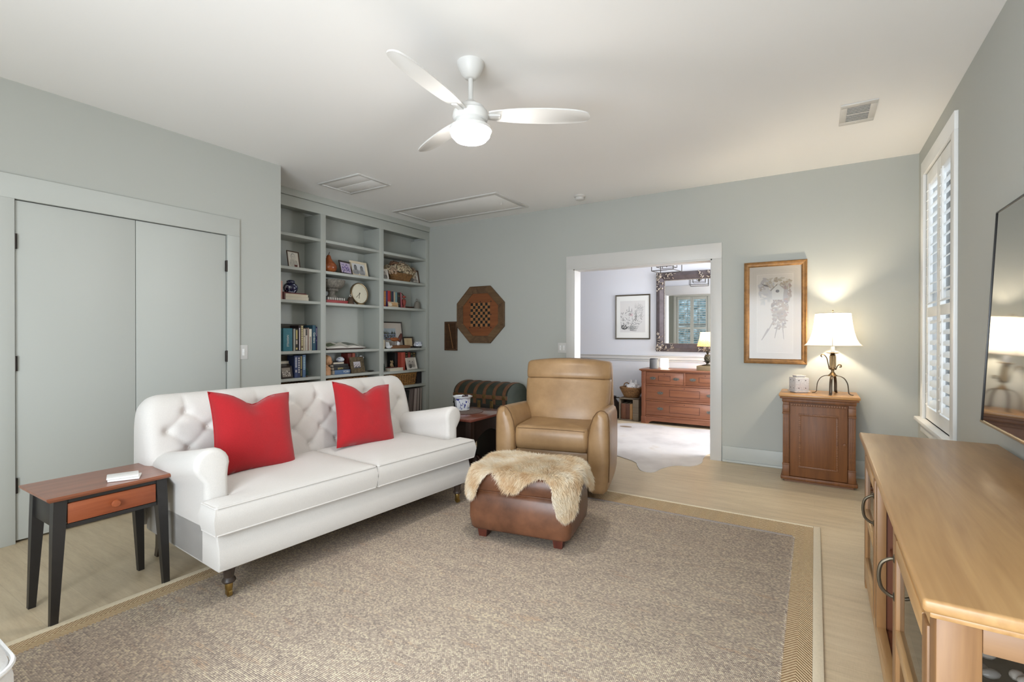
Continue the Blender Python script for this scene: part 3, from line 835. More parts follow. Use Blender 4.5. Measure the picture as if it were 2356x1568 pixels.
MARBLE = plain('white_marble', (232, 231, 228), rough=.35, var=.05, scale=25)
t = tag(box('coaster', (-.06, -.045, 0), (.06, .045, .009), MARBLE, None, .003), 'white stone coaster lying flat on the small side table', 'coaster', 'coasters on the side table')
t.location = (-2.79, 1.005, .5565); t.rotation_euler = (0, 0, rad(63))
t = tag(box('coaster', (-.06, -.045, 0), (.06, .045, .009), MARBLE, None, .003), 'white stone coaster stacked askew on top of another coaster', 'coaster', 'coasters on the side table')
t.location = (-2.80, 1.0, .566); t.rotation_euler = (0, 0, rad(70))

# ================================================================== LEATHER ARMCHAIR
TAN = leather('tan_leather', (142, 110, 74), (176, 142, 102), .36, 3.0)
TANSEAM = plain('tan_seam_thread', (108, 78, 48), rough=.6)
ch = thing('leather_armchair', 'tan leather swivel armchair with high back facing the ottoman', 'armchair', (-1.7036, 3.294, .012), rad(12.5))
def sup(a, b, n, e=.45, flatback=False):
    out = []
    for i in range(n):
        t_ = 2 * PI * i / n; c, s = math.cos(t_), math.sin(t_)
        out.append((a * math.copysign(abs(c) ** e, c), b * math.copysign(abs(s) ** e, s)))
    return out
def slab(bm, stations, n=48, bulge=.03, e=.4):
    rings = []
    for (z, a, b, yc, zc) in stations:
        ring = []
        for (x, y) in sup(a, b, n, e):
            fb = bulge * math.cos(min(1, abs(x) / a) * PI / 2)
            crown = zc * (1 - (x / max(a, 1e-3)) ** 2)
            ring.append(Vector((x, yc + y - (fb if y < 0 else 0), z + crown)))
        rings.append(ring)
    LOFT(bm, rings)
# backrest and headrest
bm = NB(); slab(bm, [(.40, .30, .06, .555, 0), (.42, .325, .085, .555, 0), (.50, .345, .10, .565, 0), (.62, .36, .098, .590, 0), (.74, .37, .09, .618, 0), (.825, .372, .085, .640, .004), (.845, .370, .083, .645, .006), (.852, .362, .076, .646, .008)], bulge=.045)
done(bm, 'backrest', TAN, ch, ang=60)
bm = NB(); slab(bm, [(.852, .362, .076, .646, .008), (.860, .372, .083, .648, .008), (.90, .376, .084, .657, .010), (.955, .375, .082, .668, .014), (.985, .370, .075, .672, .018), (1.0, .352, .055, .675, .020), (1.006, .31, .02, .677, .020)], bulge=.040)
hr = done(bm, 'headrest', TAN, ch, ang=60)
bm = NB(); TU(bm, [(x, .646 - .0765 - .043 * math.cos(x / .362 * PI / 2), .853 + .008 * (1 - (x / .362) ** 2)) for x in [-.33 + .66 * i / 24 for i in range(25)]], .0022, 6); done(bm, 'seam', TANSEAM, hr)
# outer back shell
bm = NB(); slab(bm, [(.06, .385, .05, .68, 0), (.10, .395, .055, .68, 0), (.60, .385, .055, .70, 0), (.93, .37, .035, .735, 0), (.96, .34, .02, .735, 0)], bulge=0, e=.35); done(bm, 'back_shell', TAN, ch, ang=60)
# arms
def arm_sec(sh, zt, x_shift=0.0):
    p = [(.286, .075), (.283, .22), (.283, .36), (.287, .47), (.302, .555), (.325, .62), (.352, .658), (.378, .672), (.405, .668), (.428, .648), (.440, .60), (.443, .48), (.443, .30), (.438, .15), (.425, .085), (.40, .058), (.32, .055)]
    cx, cz = .363, .36
    out = []
    for x, z in p:
        d = Vector((x - cx, z - cz)); 
        k_ = 1 - sh / max(.03, abs(d.x)) if False else 1
        nx_ = x - math.copysign(min(abs(x - cx), sh), x - cx); nz = z - math.copysign(min(abs(z - cz), sh), z - cz)
        if nz > .5: nz = nz - (.672 - zt) * (nz - .5) / .172
        out.append((nx_ + x_shift, nz))
    return out
for s in (-1, 1):
    bm = NB(); rings = []
    for y, sh, zt, xs_ in ((-.012, .030, .672, 0), (-.004, .014, .672, 0), (.008, .005, .672, 0), (.028, 0, .672, 0), (.2, 0, .664, 0), (.4, 0, .652, -.004), (.58, 0, .642, -.012), (.68, .004, .636, -.022)):
        rings.append([Vector((s * x, y, z)) for x, z in arm_sec(sh, zt, xs_)])
    LOFT(bm, rings); a = done(bm, 'arm', TAN, ch, ang=55)
    bm = NB(); sec = arm_sec(.0, .672); TU(bm, [(s * (x + (.001 if x > .363 else -.001)), .022, z + (.0012 if z > .36 else 0)) for x, z in sec[1:14]], .0028, 6); done(bm, 'seam', TANSEAM, a)
# seat cushion
bm = NB(); rings = []
def cush_ring(y0, y1, a, z, n=10, cr=.0):
    out = []
    for (x, y) in rrect(2 * a, y1 - y0, .045, 6, 0, (y0 + y1) / 2):
        out.append(Vector((x, y, z + cr * (1 - (x / .30) ** 2))))
    return out
for z, ins, cr in ((.352, .014, 0), (.358, .003, 0), (.40, -.004, 0), (.46, -.006, 0), (.50, 0, .004), (.516, .012, .010), (.524, .035, .016)):
    rings.append(cush_ring(.006 + ins, .56, .288 - ins * .6, z, cr=cr))
LOFT(bm, rings); sc_ = done(bm, 'seat_cushion', TAN, ch, ang=60)
bm = NB(); TU(bm, [(x, .010, .508 + .006 * (1 - (x / .3) ** 2)) for x in [-.262 + .524 * i / 16 for i in range(17)]], .0022, 6); done(bm, 'seam', TANSEAM, sc_)
box('front_panel', (-.286, .03, .075), (.286, .09, .35), TAN, ch, .015)
box('seat_frame', (-.30, .09, .07), (.30, .66, .34), TAN, ch, .01)
bm = NB(); LA(bm, [(.24, 0), (.25, .01), (.24, .03), (.09, .045), (.08, .075)], 32, T(0, .36, 0)); done(bm, 'swivel_base', plain('black_metal_base', (34, 33, 33), rough=.4), ch)

# ================================================================== OTTOMAN
BROWN = leather('worn_brown_leather', (70, 42, 27), (120, 78, 54), .34, 5.0)
MAHOG = wood('mahogany_foot', (66, 30, 22), (104, 52, 38), 'z', 20, .35)
ot = thing('ottoman', 'worn brown leather ottoman on short wooden feet', 'ottoman', (-1.5215, 2.674, .012), rad(10.1))
def rrloft(bm, st_, n=6):
    LOFT(bm, [[Vector((x, y, z)) for x, y in rrect(2 * a, 2 * b, r, n)] for (z, a, b, r) in st_])
bm = NB(); rrloft(bm, [(.056, .295, .217, .05), (.058, .306, .228, .05), (.070, .314, .236, .052), (.13, .323, .245, .055), (.20, .322, .244, .055), (.262, .316, .238, .052), (.284, .306, .228, .05), (.291, .292, .214, .045)]); done(bm, 'body', BROWN, ot, ang=60)
bm = NB(); rrloft(bm, [(.287, .290, .212, .045), (.292, .303, .225, .05), (.30, .307, .229, .05), (.34, .309, .231, .05), (.376, .306, .228, .05), (.388, .300, .222, .05)]); done(bm, 'box_cushion', BROWN, ot, ang=60)
bm = NB(); rrloft(bm, [(.388, .294, .216, .05), (.402, .282, .204, .06), (.414, .25, .172, .06), (.422, .18, .11, .05)]); done(bm, 'cushion_top', leather('copper_worn_leather', (128, 82, 58), (168, 116, 86), .32, 6.0), ot, ang=70)
for z in (.288, .388, .062):
    a, b = (.301, .223) if z > .1 else (.302, .222)
    bm = NB(); TU(bm, [(x, y, z) for x, y in rrect(2 * a, 2 * b, .056, 6)], .0042, 6, closed=True); done(bm, 'welt', BROWN, ot)
for sx_ in (-1, 1):
    for sy_ in (-1, 1):
        bm = NB(); cx, cy = sx_ * .238, sy_ * .172
        LOFT(bm, [[Vector((cx + dx_ * w, cy + dy_ * w, z)) for dx_, dy_ in ((-1, -1), (1, -1), (1, 1), (-1, 1))] for z, w in ((0, .024), (.075, .034))]); done(bm, 'foot', MAHOG, ot)

# sheepskin draped over it
HIDE_IN = plain('sheepskin_hide', (196, 172, 138), rough=.9, var=.08)
k = NT('cream_fleece'); v = k.coord(); k.base(k.ramp(k.noise(v, 7, 4, .6), [(.34, lin((232, 208, 172))), (.50, lin((246, 234, 212))), (.68, lin((252, 246, 234)))]))
cr_ = k.n['Color Ramp'].outputs[0]; k.n.remove(k.b); df = k.new('BsdfDiffuse'); tl = k.new('BsdfTranslucent'); mx = k.new('MixShader'); mx.inputs[0].default_value = .45
k.link(cr_, df.inputs[0]); k.link(cr_, tl.inputs[0]); k.link(df.outputs[0], mx.inputs[1]); k.link(tl.outputs[0], mx.inputs[2]); k.link(mx.outputs[0], k.out.inputs[0])
FLEECE = k.m
sk = thing('sheepskin_throw', 'cream sheepskin draped over the brown ottoman', 'throw', (-1.5215, 2.674, .012), rad(10.1))
outl = [(p.x, p.y) for p in spline([(-0.2, 0.29, 0), (-0.05, 0.3, 0), (0.1, 0.305, 0), (0.25, 0.3, 0), (0.36, 0.265, 0), (0.43, 0.19, 0), (0.45, 0.09, 0), (0.39, 0, 0), (0.355, -0.07, 0), (0.4, -0.17, 0), (0.455, -0.25, 0), (0.445, -0.34, 0), (0.39, -0.4, 0), (0.31, -0.41, 0), (0.255, -0.36, 0), (0.215, -0.275, 0), (0.15, -0.243, 0), (0.08, -0.27, 0), (0.02, -0.325, 0), (-0.05, -0.33, 0), (-0.1, -0.28, 0), (-0.16, -0.24, 0), (-0.22, -0.29, 0), (-0.29, -0.36, 0), (-0.37, -0.33, 0), (-0.43, -0.255, 0), (-0.475, -0.16, 0), (-0.44, -0.05, 0), (-0.375, 0.03, 0), (-0.36, 0.13, 0), (-0.33, 0.23, 0)], 8, closed=True)]
def inpoly(x, y, poly):
    c = False; n = len(poly); j = n - 1
    for i in range(n):
        xi, yi = poly[i]; xj, yj = poly[j]
        if (yi > y) != (yj > y) and x < (xj - xi) * (y - yi) / (yj - yi) + xi: c = not c
        j = i
    return c
HA, HB, HR = .296, .218, .11
def drape(x, y):
    qx = max(-HA + HR, min(HA - HR, x)); qy = max(-HB + HR, min(HB - HR, y))
    d = Vector((x - qx, y - qy)); D = d.length
    rise = .016 * (1 - min(1, max(abs(x) / HA, abs(y) / HB)) ** 2)
    wob = .010 * noise.noise((x * 7, y * 7, 1.3)) + .004
    if D <= HR: return Vector((x, y, .409 + rise + wob * .8)), Vector((0, 0, 1))
    u_ = d / D; ex = D - HR; r0 = .030
    ang = min(PI / 2, ex / r0)
    out = r0 * math.sin(ang) + .014 * math.sin(ex * 9) * min(1, ex / .06) + .022 * min(1, ex / .1); dn = r0 * (1 - math.cos(ang)) + max(0, ex - r0 * PI / 2)
    p = Vector((qx + u_.x * (HR + out), qy + u_.y * (HR + out), .413 + wob - dn))
    nrm = Vector((u_.x * math.sin(ang), u_.y * math.sin(ang), math.cos(ang)))
    return p, nrm
N1 = 100; x0_, x1_, y0_, y1_ = -.54, .54, -.46, .36
bm = NB(); vg = {}
def vget(i, j):
    if (i, j) not in vg:
        x, y = x0_ + (x1_ - x0_) * i / N1, y0_ + (y1_ - y0_) * j / N1; vg[(i, j)] = bm.verts.new(drape(x, y)[0])
    return vg[(i, j)]
for i in range(N1):
    for j in range(N1):
        cxp, cyp = x0_ + (x1_ - x0_) * (i + .5) / N1, y0_ + (y1_ - y0_) * (j + .5) / N1
        if inpoly(cxp, cyp, outl): bm.faces.new((vget(i, j), vget(i + 1, j), vget(i + 1, j + 1), vget(i, j + 1)))
done(bm, 'hide', FLEECE, sk, ang=80)
rng = random.Random(3); V = []; F = []
cnt = 0
while cnt < 60000:
    x, y = rng.uniform(x0_, x1_), rng.uniform(y0_, y1_)
    if not inpoly(x, y, outl): continue
    p, nr = drape(x, y); cnt += 1
    flow = Vector((x * .9 + .25 * noise.noise((x * 5, y * 5, 4)), y * .9 - .12 + .25 * noise.noise((x * 5, y * 5, 9)), -.25))
    flow = (flow - nr * flow.dot(nr))
    if flow.length > 1e-5: flow.normalize()
    ln = rng.uniform(.016, .032)
    dr_ = (nr * rng.uniform(.35, .8) + flow * rng.uniform(.5, 1.0) + Vector((rng.gauss(0, .28), rng.gauss(0, .28), rng.gauss(0, .2)))).normalized()
    sd = dr_.cross(Vector((rng.gauss(0, 1), rng.gauss(0, 1), rng.gauss(0, 1)))).normalized() * rng.uniform(.0009, .0017)
    m_ = p + dr_ * ln * .55 + nr * .001; tip = p + dr_ * ln + flow * ln * .35
    b = len(V); V += [p - sd, p + sd, m_ + sd * .8, m_ - sd * .8, tip]; F += [(b, b + 1, b + 2, b + 3), (b + 3, b + 2, b + 4)]
me = bpy.data.meshes.new('fleece'); me.from_pydata(V, [], F); me.materials.append(FLEECE)
o = bpy.data.objects.new('fleece', me); COL.objects.link(o); o.parent = sk; o['kind'] = 'stuff'

# ================================================================== MISSION END TABLE
MAHTOP = wood('mahogany_tabletop', (92, 46, 38), (128, 74, 62), 'y', 10, .16, coat=.5)
ESP = wood('espresso_wood', (30, 20, 17), (48, 33, 27), 'z', 16, .35)
et = thing('end_table', 'dark end table with reddish top between sofa and leather armchair', 'end table', (-2.66, 3.495, 0))
bm = NB(); BX(bm, (-.29, -.305, .528), (.29, .305, .55), .006); done(bm, 'tabletop', MAHTOP, et)
for sx_ in (-1, 1):
    for sy_ in (-1, 1):
        box('leg', (sx_ * .255 - .025, sy_ * .27 - .025, 0), (sx_ * .255 + .025, sy_ * .27 + .025, .528), ESP, et, .002)
# solid panels with a slot on the two short faces, arched aprons on the long faces
for s in (-1, 1):
    bm = NB()
    for lo, hi in (((-.23, s * .27 - .008, .06), (-.11, s * .27 + .008, .528)), ((-.06, s * .27 - .008, .06), (.23, s * .27 + .008, .528)), ((-.11, s * .27 - .008, .06), (-.06, s * .27 + .008, .18)), ((-.11, s * .27 - .008, .43), (-.06, s * .27 + .008, .528))): BX(bm, lo, hi)
    done(bm, 'slotted_panel', ESP, et)
    pts = [(.245, .528), (-.245, .528), (-.245, .30)] + [(-.245 + .49 * i / 14, .30 + .13 * math.sin(PI * i / 14) ** .8) for i in range(1, 14)] + [(.245, .30)]
    bm = NB(); PR(bm, pts, -.008, .008, face_px(s * .255, 0, 0)); done(bm, 'arched_apron', ESP, et)
box('lower_shelf', (-.255, -.27, .045), (.255, .27, .065), ESP, et, .003)
# slatted wooden bowl on the lower shelf
t = thing('wooden_bowl', 'dark red slatted wooden bowl on the end table lower shelf', 'bowl', (-2.62, 3.52, .065))
box('bowl_base', (-.09, -.09, 0), (.09, .09, .012), MAHOG, t, .003)
for i in range(8):
    a = i * PI / 4
    bm = NB(); PR(bm, [(-.055, 0), (.055, 0), (.075, .085), (.06, .105), (-.06, .105), (-.075, .085)], -.004, .004); done(bm, 'flared_slat', MAHOG, t, M=R(a, 'Z') @ T(.095, 0, .008) @ R(rad(90), 'Z') @ R(rad(62), 'X'))
DOILY = plain('grey_woven_mat', (104, 88, 80), rough=.9, var=.2, scale=60, bump=.4, bscale=300)
t = thing('round_mat', 'round grey-brown mat under the blue and white planter', 'mat', (-2.70, 3.52, .5505))
bm = NB(); LA(bm, [(0, 0), (.175, 0), (.18, .002), (.175, .004), (0, .004)], 40); done(bm, 'mat_disc', DOILY, t)
bm = NB(); TU(bm, [(.178 * math.cos(2 * PI * i / 40), .178 * math.sin(2 * PI * i / 40), .003) for i in range(40)], .003, 6, closed=True); done(bm, 'braided_rim', DOILY, t)

def bluewhite(name, scale=38.0, th=.56, dark=False):
    k = NT(name); v = k.coord()
    n = k.noise(v, scale, 3, .55, .6)
    W, B = lin((222, 226, 232)), lin((44, 52, 138))
    if dark: W, B = lin((26, 28, 66)), lin((205, 210, 225))
    k.base(k.ramp(n, [(th, W), (th + .05, B)]))
    k.b.inputs['Roughness'].default_value = .12; k.b.inputs['Coat Weight'].default_value = .5; return k.m
BW = bluewhite('blue_and_white_glaze')
PORC = plain('white_porcelain', (230, 232, 235), rough=.12, var=.01, coat=.4)
def planter(t):
    oct_ = [(math.cos(2 * PI * (i + .5) / 8), math.sin(2 * PI * (i + .5) / 8)) for i in range(8)]
    bm = NB(); LOFT(bm, [[Vector((x * r, y * r, z)) for x, y in oct_] for r, z in ((.058, .014), (.062, .016), (.070, .07), (.072, .105), (.078, .115))], cap1=False)
    LOFT(bm, [[Vector((x * r, y * r, z)) for x, y in oct_] for r, z in ((.078, .115), (.066, .113), (.060, .03))], cap0=False); done(bm, 'pot_body', BW, t)
    bm = NB(); LOFT(bm, [[Vector((x * r, y * r, z)) for x, y in oct_] for r, z in ((.074, .108), (.092, .124), (.094, .128), (.090, .130), (.074, .118))], False, False); done(bm, 'rim', PORC, t)
    bm = NB(); LOFT(bm, [[Vector((x * r, y * r, z)) for x, y in oct_] for r, z in ((.056, 0), (.064, .004), (.064, .014), (.056, .016))]); done(bm, 'foot_ring', PORC, t)
t = thing('planter', 'blue and white octagonal porcelain planter on the end table', 'planter', (-2.74, 3.56, .5545), rad(10)); planter(t)
CONE = plain('dark_seed_pod', (62, 48, 52), rough=.7, var=.2, scale=40)
for i, (x, y, z, a) in enumerate(((.015, .01, .118, 20), (.05, -.01, .125, -30))):
    p = thing('dried_seed_pod', ('curled dark dried pod lying in the planter', 'upright dark dried pod at the rim of the planter')[i], 'dried pod', (-2.74 + x, 3.56 + y, .5545 + z), rad(a))
    bm = NB(); SP(bm, (0, 0, 0), (.026, .018, .014), 14, 10); done(bm, 'shell', CONE, p)
    for q in range(5):
        bm = NB(); TU(bm, [(.022 * math.cos(w), (.004 + q * .004 - .01) , .020 * math.sin(w)) for w in [PI * e_ / 8 for e_ in range(9)]], .0022, 5); done(bm, 'scale_ridge', CONE, p)

# ================================================================== DOMED TRUNK
TRB = plain('black_trunk_leather', (36, 33, 30), rough=.5, var=.3, scale=9, bump=.3, bscale=60)
TRG = plain('dark_green_trunk_canvas', (44, 50, 40), rough=.55, var=.3, scale=8, bump=.3, bscale=60)
TRW = wood('trunk_slat_wood', (84, 52, 34), (116, 78, 50), 'y', 20, .55)
TRM = plain('worn_brass_trim', (112, 92, 56), rough=.5, metal=.7, var=.3, scale=30)
tr = thing('steamer_trunk', 'black dome-topped steamer trunk with wooden slats against the wall', 'trunk', (-3.38, 4.945, 0))
a, b, zb, zt_ = .39, .225, .42, .67
box('chest', (-a, -b, .03), (a, b, zb), TRB, tr, .006)
def dome(y): return zb + .115 + (zt_ - zb - .115) * math.sqrt(max(0, 1 - (y / b) ** 2))
bm = NB(); sec = [(-b, zb)] + [(-b * math.cos(PI * i / 20), zb + .115 + (zt_ - zb - .115) * math.sin(PI * i / 20)) for i in range(21)] + [(b, zb)]
LOFT(bm, [[Vector((x, y, z)) for y, z in sec] for x in (-a, a)]); done(bm, 'domed_lid', TRG, tr)
for i in range(6):
    x = -a + .045 + i * (2 * a - .09) / 5
    bm = NB(); LOFT(bm, [[Vector((x + q, y * 1.012, (z - zb) * 1.02 + zb + .002)) for y, z in sec] for q in (-.022, .022)]); done(bm, 'lid_slat', TRW, tr)
    box('slat_cap', (x - .026, -b - .008, zb + .075), (x + .026, -b + .004, zb + .12), TRM, tr, .003)
box('front_band', (-a - .004, -b - .007, zb + .07), (a + .004, -b, zb + .118), TRW, tr, .003)
box('lip_band', (-a - .004, -b - .006, zb - .012), (a + .004, -b, zb + .012), TRB, tr, .002)
for x in (-.18, 0, .18):
    box('clasp', (x - .022, -b - .016, zb - .06), (x + .022, -b - .004, zb + .05), TRM, tr, .004)
for sx_ in (-1, 1):
    box('corner_guard', (sx_ * a - .03, -b - .006, .03), (sx_ * a + .006 * sx_, -b + .03, .10), TRM, tr, .003)
bm = NB(); TU(bm, [(a + .01, -.07, .33), (a + .028, -.04, .31), (a + .03, 0, .305), (a + .028, .04, .31), (a + .01, .07, .33)], .010, 8); done(bm, 'handle', TRB, tr)
box('litho_paper_panel', (-.16, -b - .002, .24), (.36, -b, .33), plain('faded_red_gold_paper', (110, 58, 40), rough=.7, var=.5, scale=30), tr)
box('base_rail', (-a - .005, -b - .006, 0), (a + .005, b, .035), TRB, tr, .002)

# ================================================================== THINGS ON THE BACK WALL
OLDW = wood('weathered_frame_wood', (74, 54, 36), (124, 96, 66), 'x', 10, .55)
OLDW2 = wood('weathered_frame_wood_diagonal', (70, 50, 34), (112, 86, 60), 'z', 10, .55)
RUSTP = wood('russet_board_wood', (108, 60, 32), (140, 84, 46), 'x', 8, .5)
BLK = plain('black_square_paint', (30, 26, 24), rough=.5)
gb = thing('checkerboard', 'octagonal wooden checkerboard hung on the sage wall', 'game board'); gb.matrix_world = face_my(-3.70, YB, 1.504)
def octp(w, h, c): return [(-w / 2 + c, h / 2), (-w / 2, h / 2 - c), (-w / 2, -h / 2 + c), (-w / 2 + c, -h / 2), (w / 2 - c, -h / 2), (w / 2, -h / 2 + c), (w / 2, h / 2 - c), (w / 2 - c, h / 2)]
oo, oi = octp(.748, .738, .215), octp(.56, .55, .160)
bm = NB(); PR(bm, oi, .004, .012); done(bm, 'board', RUSTP, gb)
for i in range(8):
    j = (i + 1) % 8
    bm = NB(); A, B_, C_, D_ = oo[i], oo[j], oi[j], oi[i]
    vs = [(A, .0), (B_, .0), (C_, .0), (D_, .0), (A, .028), (B_, .028), (C_, .018), (D_, .018)]
    vv = [bm.verts.new((p[0], p[1], z)) for p, z in vs]
    for f_ in ((0, 1, 2, 3), (4, 5, 6, 7), (0, 1, 5, 4), (1, 2, 6, 5), (2, 3, 7, 6), (3, 0, 4, 7)): bm.faces.new([vv[q] for q in f_])
    done(bm, 'frame_segment', OLDW2 if i % 2 else OLDW, gb)
bm = NB(); TU(bm, [(x * .985, y * .985, .027) for x, y in oo], .006, 6, closed=True); done(bm, 'frame_bead', OLDW, gb)
q = .0385; bm0 = None
TANSQ = wood('tan_square', (150, 104, 60), (176, 128, 80), 'x', 12, .5); REDDOT = plain('red_dot_paint', (150, 52, 30), rough=.6)
sqb = sqt = dot = None
for i in range(8):
    for j in range(8):
        Mx = T((i - 3.5) * q, (3.5 - j) * q, .0125)
        dk = (i + j) % 2 == 0
        src = sqb if dk else sqt
        if src is None:
            o = box('square', (-q / 2 + .0006, -q / 2 + .0006, 0), (q / 2 - .0006, q / 2 - .0006, .0016), BLK if dk else TANSQ, gb, M=Mx)
            if dk: sqb = o
            else: sqt = o
        else: share(src, gb, Mx)
for i in range(8):
    for j in range(8):
        if (i + j) % 2:
            if dot is None:
                bm = NB(); LA(bm, [(.006, 0), (.006, .001)], 10); dot = done(bm, 'painted_dot', REDDOT, gb, M=T((i - 3.5) * q, (3.5 - j) * q, .0142))
            else: share(dot, gb, T((i - 3.5) * q, (3.5 - j) * q, .0142))
for (x, y) in ((-1, -1), (0, -1), (1, -1), (-1, 0), (1, 0), (-1, 1), (0, 1), (1, 1)):
    bm = NB(); BX(bm, (-.007, -.007, 0), (.007, .007, .001), M=T(x * .168, y * .168, .0125) @ R(rad(45), 'Z')); done(bm, 'painted_diamond', BLK, gb)
sw = thing('small_shutter', 'small brown louvered wooden panel hung low beside the checkerboard', 'wall decoration'); sw.matrix_world = face_my(-4.187, YB, 1.226)
DKW = wood('dark_old_wood', (62, 42, 28), (98, 70, 46), 'z', 14, .55)
for lo, hi in (((-.106, -.195, 0), (-.088, .195, .022)), ((.088, -.195, 0), (.106, .195, .022)), ((-.088, .172, 0), (.088, .195, .022)), ((-.088, -.195, 0), (.088, -.172, .022))): box('frame_rail', lo, hi, DKW, sw, .002)
box('backing', (-.088, -.172, 0), (.088, .172, .004), DKW, sw)
ls = None
for i in range(19):
    Mx = T(0, -.162 + i * .018, .011) @ R(rad(35), 'X')
    if ls is None: ls = box('louver_slat', (-.088, -.008, -.0022), (.088, .008, .0022), DKW, sw, M=Mx)
    else: share(ls, sw, Mx)
bm = NB(); TU(bm, [(-.03, .165, .024), (.045, -.165, .024)], .004, 6); done(bm, 'tilt_stick', wood('pale_stick', (134, 92, 52), (160, 116, 70), 'y', 14, .5), sw)

def picture_frame(t, w, h, fw_, d, mat, prof=None, M=None):
    """four mitred frame members around w x h, local xy plane, outward z"""
    W2, H2 = w / 2, h / 2
    o = [(-W2, H2), (-W2, -H2), (W2, -H2), (W2, H2)]; i_ = [(-W2 + fw_, H2 - fw_), (-W2 + fw_, -H2 + fw_), (W2 - fw_, -H2 + fw_), (W2 - fw_, H2 - fw_)]
    prof = prof or [(0, 0), (0, d * .9), (.15, d), (.4, d * .8), (.75, d * .75), (1, d * .45), (1, 0)]
    for a_ in range(4):
        b_ = (a_ + 1) % 4; bm = NB()
        r0 = [Vector((o[a_][0] + (i_[a_][0] - o[a_][0]) * f_, o[a_][1] + (i_[a_][1] - o[a_][1]) * f_, z)) for f_, z in prof]
        r1 = [Vector((o[b_][0] + (i_[b_][0] - o[b_][0]) * f_, o[b_][1] + (i_[b_][1] - o[b_][1]) * f_, z)) for f_, z in prof]
        LOFT(bm, [r0, r1]); done(bm, 'frame_member', mat, t, ang=25, M=M)
GOLD = plain('antique_gold_leaf', (138, 100, 56), rough=.42, metal=.3, var=.25, scale=25)
MATB = plain('ivory_mat_board', (178, 169, 157), rough=.85, var=.01)
pc = thing('framed_print', 'gold framed watercolour print of a birdhouse beside the lamp', 'picture'); pc.matrix_world = face_my(-.321, YB, 1.453)
picture_frame(pc, .520, .958, .046, .028, GOLD)
box('mat_board', (-.216, -.435, .003), (.216, .435, .008), MATB, pc)
it = []
def frame_lines(w, h, c, lw, z):
    return [(rc(-w, h - lw, w, h), z, c), (rc(-w, -h, w, -h + lw), z, c), (rc(-w, -h, -w + lw, h), z, c), (rc(w - lw, -h, w, h), z, c)]
it += frame_lines(.178, .400, (166, 156, 142), .002, .0083) + frame_lines(.165, .387, (166, 156, 142), .002, .0083)
px0, px1, py0, py1 = -.146, .146, -.372, .358
it += [(rc(px0 - .003, py0 - .003, px1 + .003, py1 + .003), .0083, (196, 189, 178)), (rc(px0, py0, px1, py1), .0085, (182, 173, 161))]
rg = random.Random(11)
def blot(cx, cy, rx, ry, n, cols, z, sz=(.008, .022)):
    for _ in range(n):
        a_, r_ = rg.uniform(0, 2 * PI), math.sqrt(rg.random())
        x, y = cx + rx * r_ * math.cos(a_), cy + ry * r_ * math.sin(a_)
        x = max(px0 + .022, min(px1 - .022, x)); y = max(py0 + .02, min(py1 - .02, y))
        s_ = rg.uniform(*sz); it.append((ell(x, y, s_, s_ * rg.uniform(.3, .6), 8, rg.uniform(0, PI)), z + rg.uniform(0, .0002), rg.choice(cols)))
blot(-.07, .20, .07, .12, 60, [(214, 206, 200), (206, 196, 190), (220, 210, 198)], .0087, (.015, .03))
blot(.02, .28, .11, .05, 45, [(208, 192, 166), (196, 176, 150), (216, 202, 180)], .0089)
blot(.09, .20, .05, .10, 60, [(202, 180, 150), (190, 164, 146), (184, 150, 138), (168, 154, 150)], .0089)
blot(.045, .05, .075, .10, 120, [(196, 168, 136), (178, 146, 116), (160, 132, 110), (210, 186, 156), (148, 124, 108), (196, 150, 128)], .0091)
blot(.04, -.06, .055, .11, 80, [(176, 152, 128), (150, 130, 114), (196, 174, 146), (204, 186, 160)], .0091)
for (xa, ya, xb, yb, w) in ((.03, -.08, .0, -.24, .014), (.06, -.08, .075, -.25, .012), (0, -.06, -.06, -.18, .016), (-.05, -.15, -.11, -.26, .02)):
    it.append((stroke(xa, ya, xb, yb, w), .0092, (184, 166, 148)))
it.append(([(-.022, .120), (.066, .120), (.074, .215), (.030, .262), (-.026, .212)], .0095, (238, 232, 220)))
it.append((stroke(-.036, .205, .024, .268, .010), .0097, (150, 136, 122))); it.append((stroke(.088, .205, .026, .268, .007), .0097, (196, 184, 168)))
it.append((ell(.022, .200, .016, .014, 14), .0098, (104, 92, 84)))
it.append(([(.066, .120), (.10, .138), (.106, .215), (.074, .215)], .0094, (196, 184, 174)))
it.append((ell(-.075, .255, .026, .008, 10, -.35), .0098, (120, 106, 98))); it.append((stroke(-.098, .264, -.112, .277, .006), .0098, (120, 106, 98)))
it.append((stroke(-.12, .235, .06, .33, .003), .0096, (150, 134, 118)))
blot(-.11, .225, .03, .02, 14, [(196, 180, 156), (176, 158, 136)], .0096, (.005, .01))
inkmesh('watercolour', [(p_, z_, tuple(int(q_ * .74) for q_ in c_)) if i_ > 9 else (p_, z_, c_) for i_, (p_, z_, c_) in enumerate(it)], pc)
box('glazing', (-.215, -.434, .0125), (.215, .434, .014), PICGLASS, pc)

# ================================================================== ANTIQUE CABINET, LAMP, WARMER
OAK = wood('golden_oak_cabinet', (92, 52, 22), (132, 82, 40), 'z', 12, .5)
OAKX = wood('golden_oak_cabinet_top', (170, 118, 66), (204, 156, 98), 'x', 10, .34, coat=.2)
OAKD = wood('carved_oak_trim', (98, 58, 30), (140, 92, 52), 'x', 20, .45)
cb = thing('small_cabinet', 'small antique oak cabinet with panelled door under the gold framed print', 'cabinet', (.024, 4.76, 0))
cw, cdp, chh = .255, .42, .745
box('body', (-cw, .012, .045), (cw, cdp, .70), OAK, cb, .003)
box('base_moulding', (-cw - .016, -.008, .018), (cw + .016, cdp, .05), OAK, cb, .008)
box('plinth', (-cw + .01, .02, 0), (cw - .01, cdp - .02, .018), OAKD, cb)
box('cornice', (-cw - .006, -.004, .675), (cw + .006, cdp, .705), OAK, cb, .005)
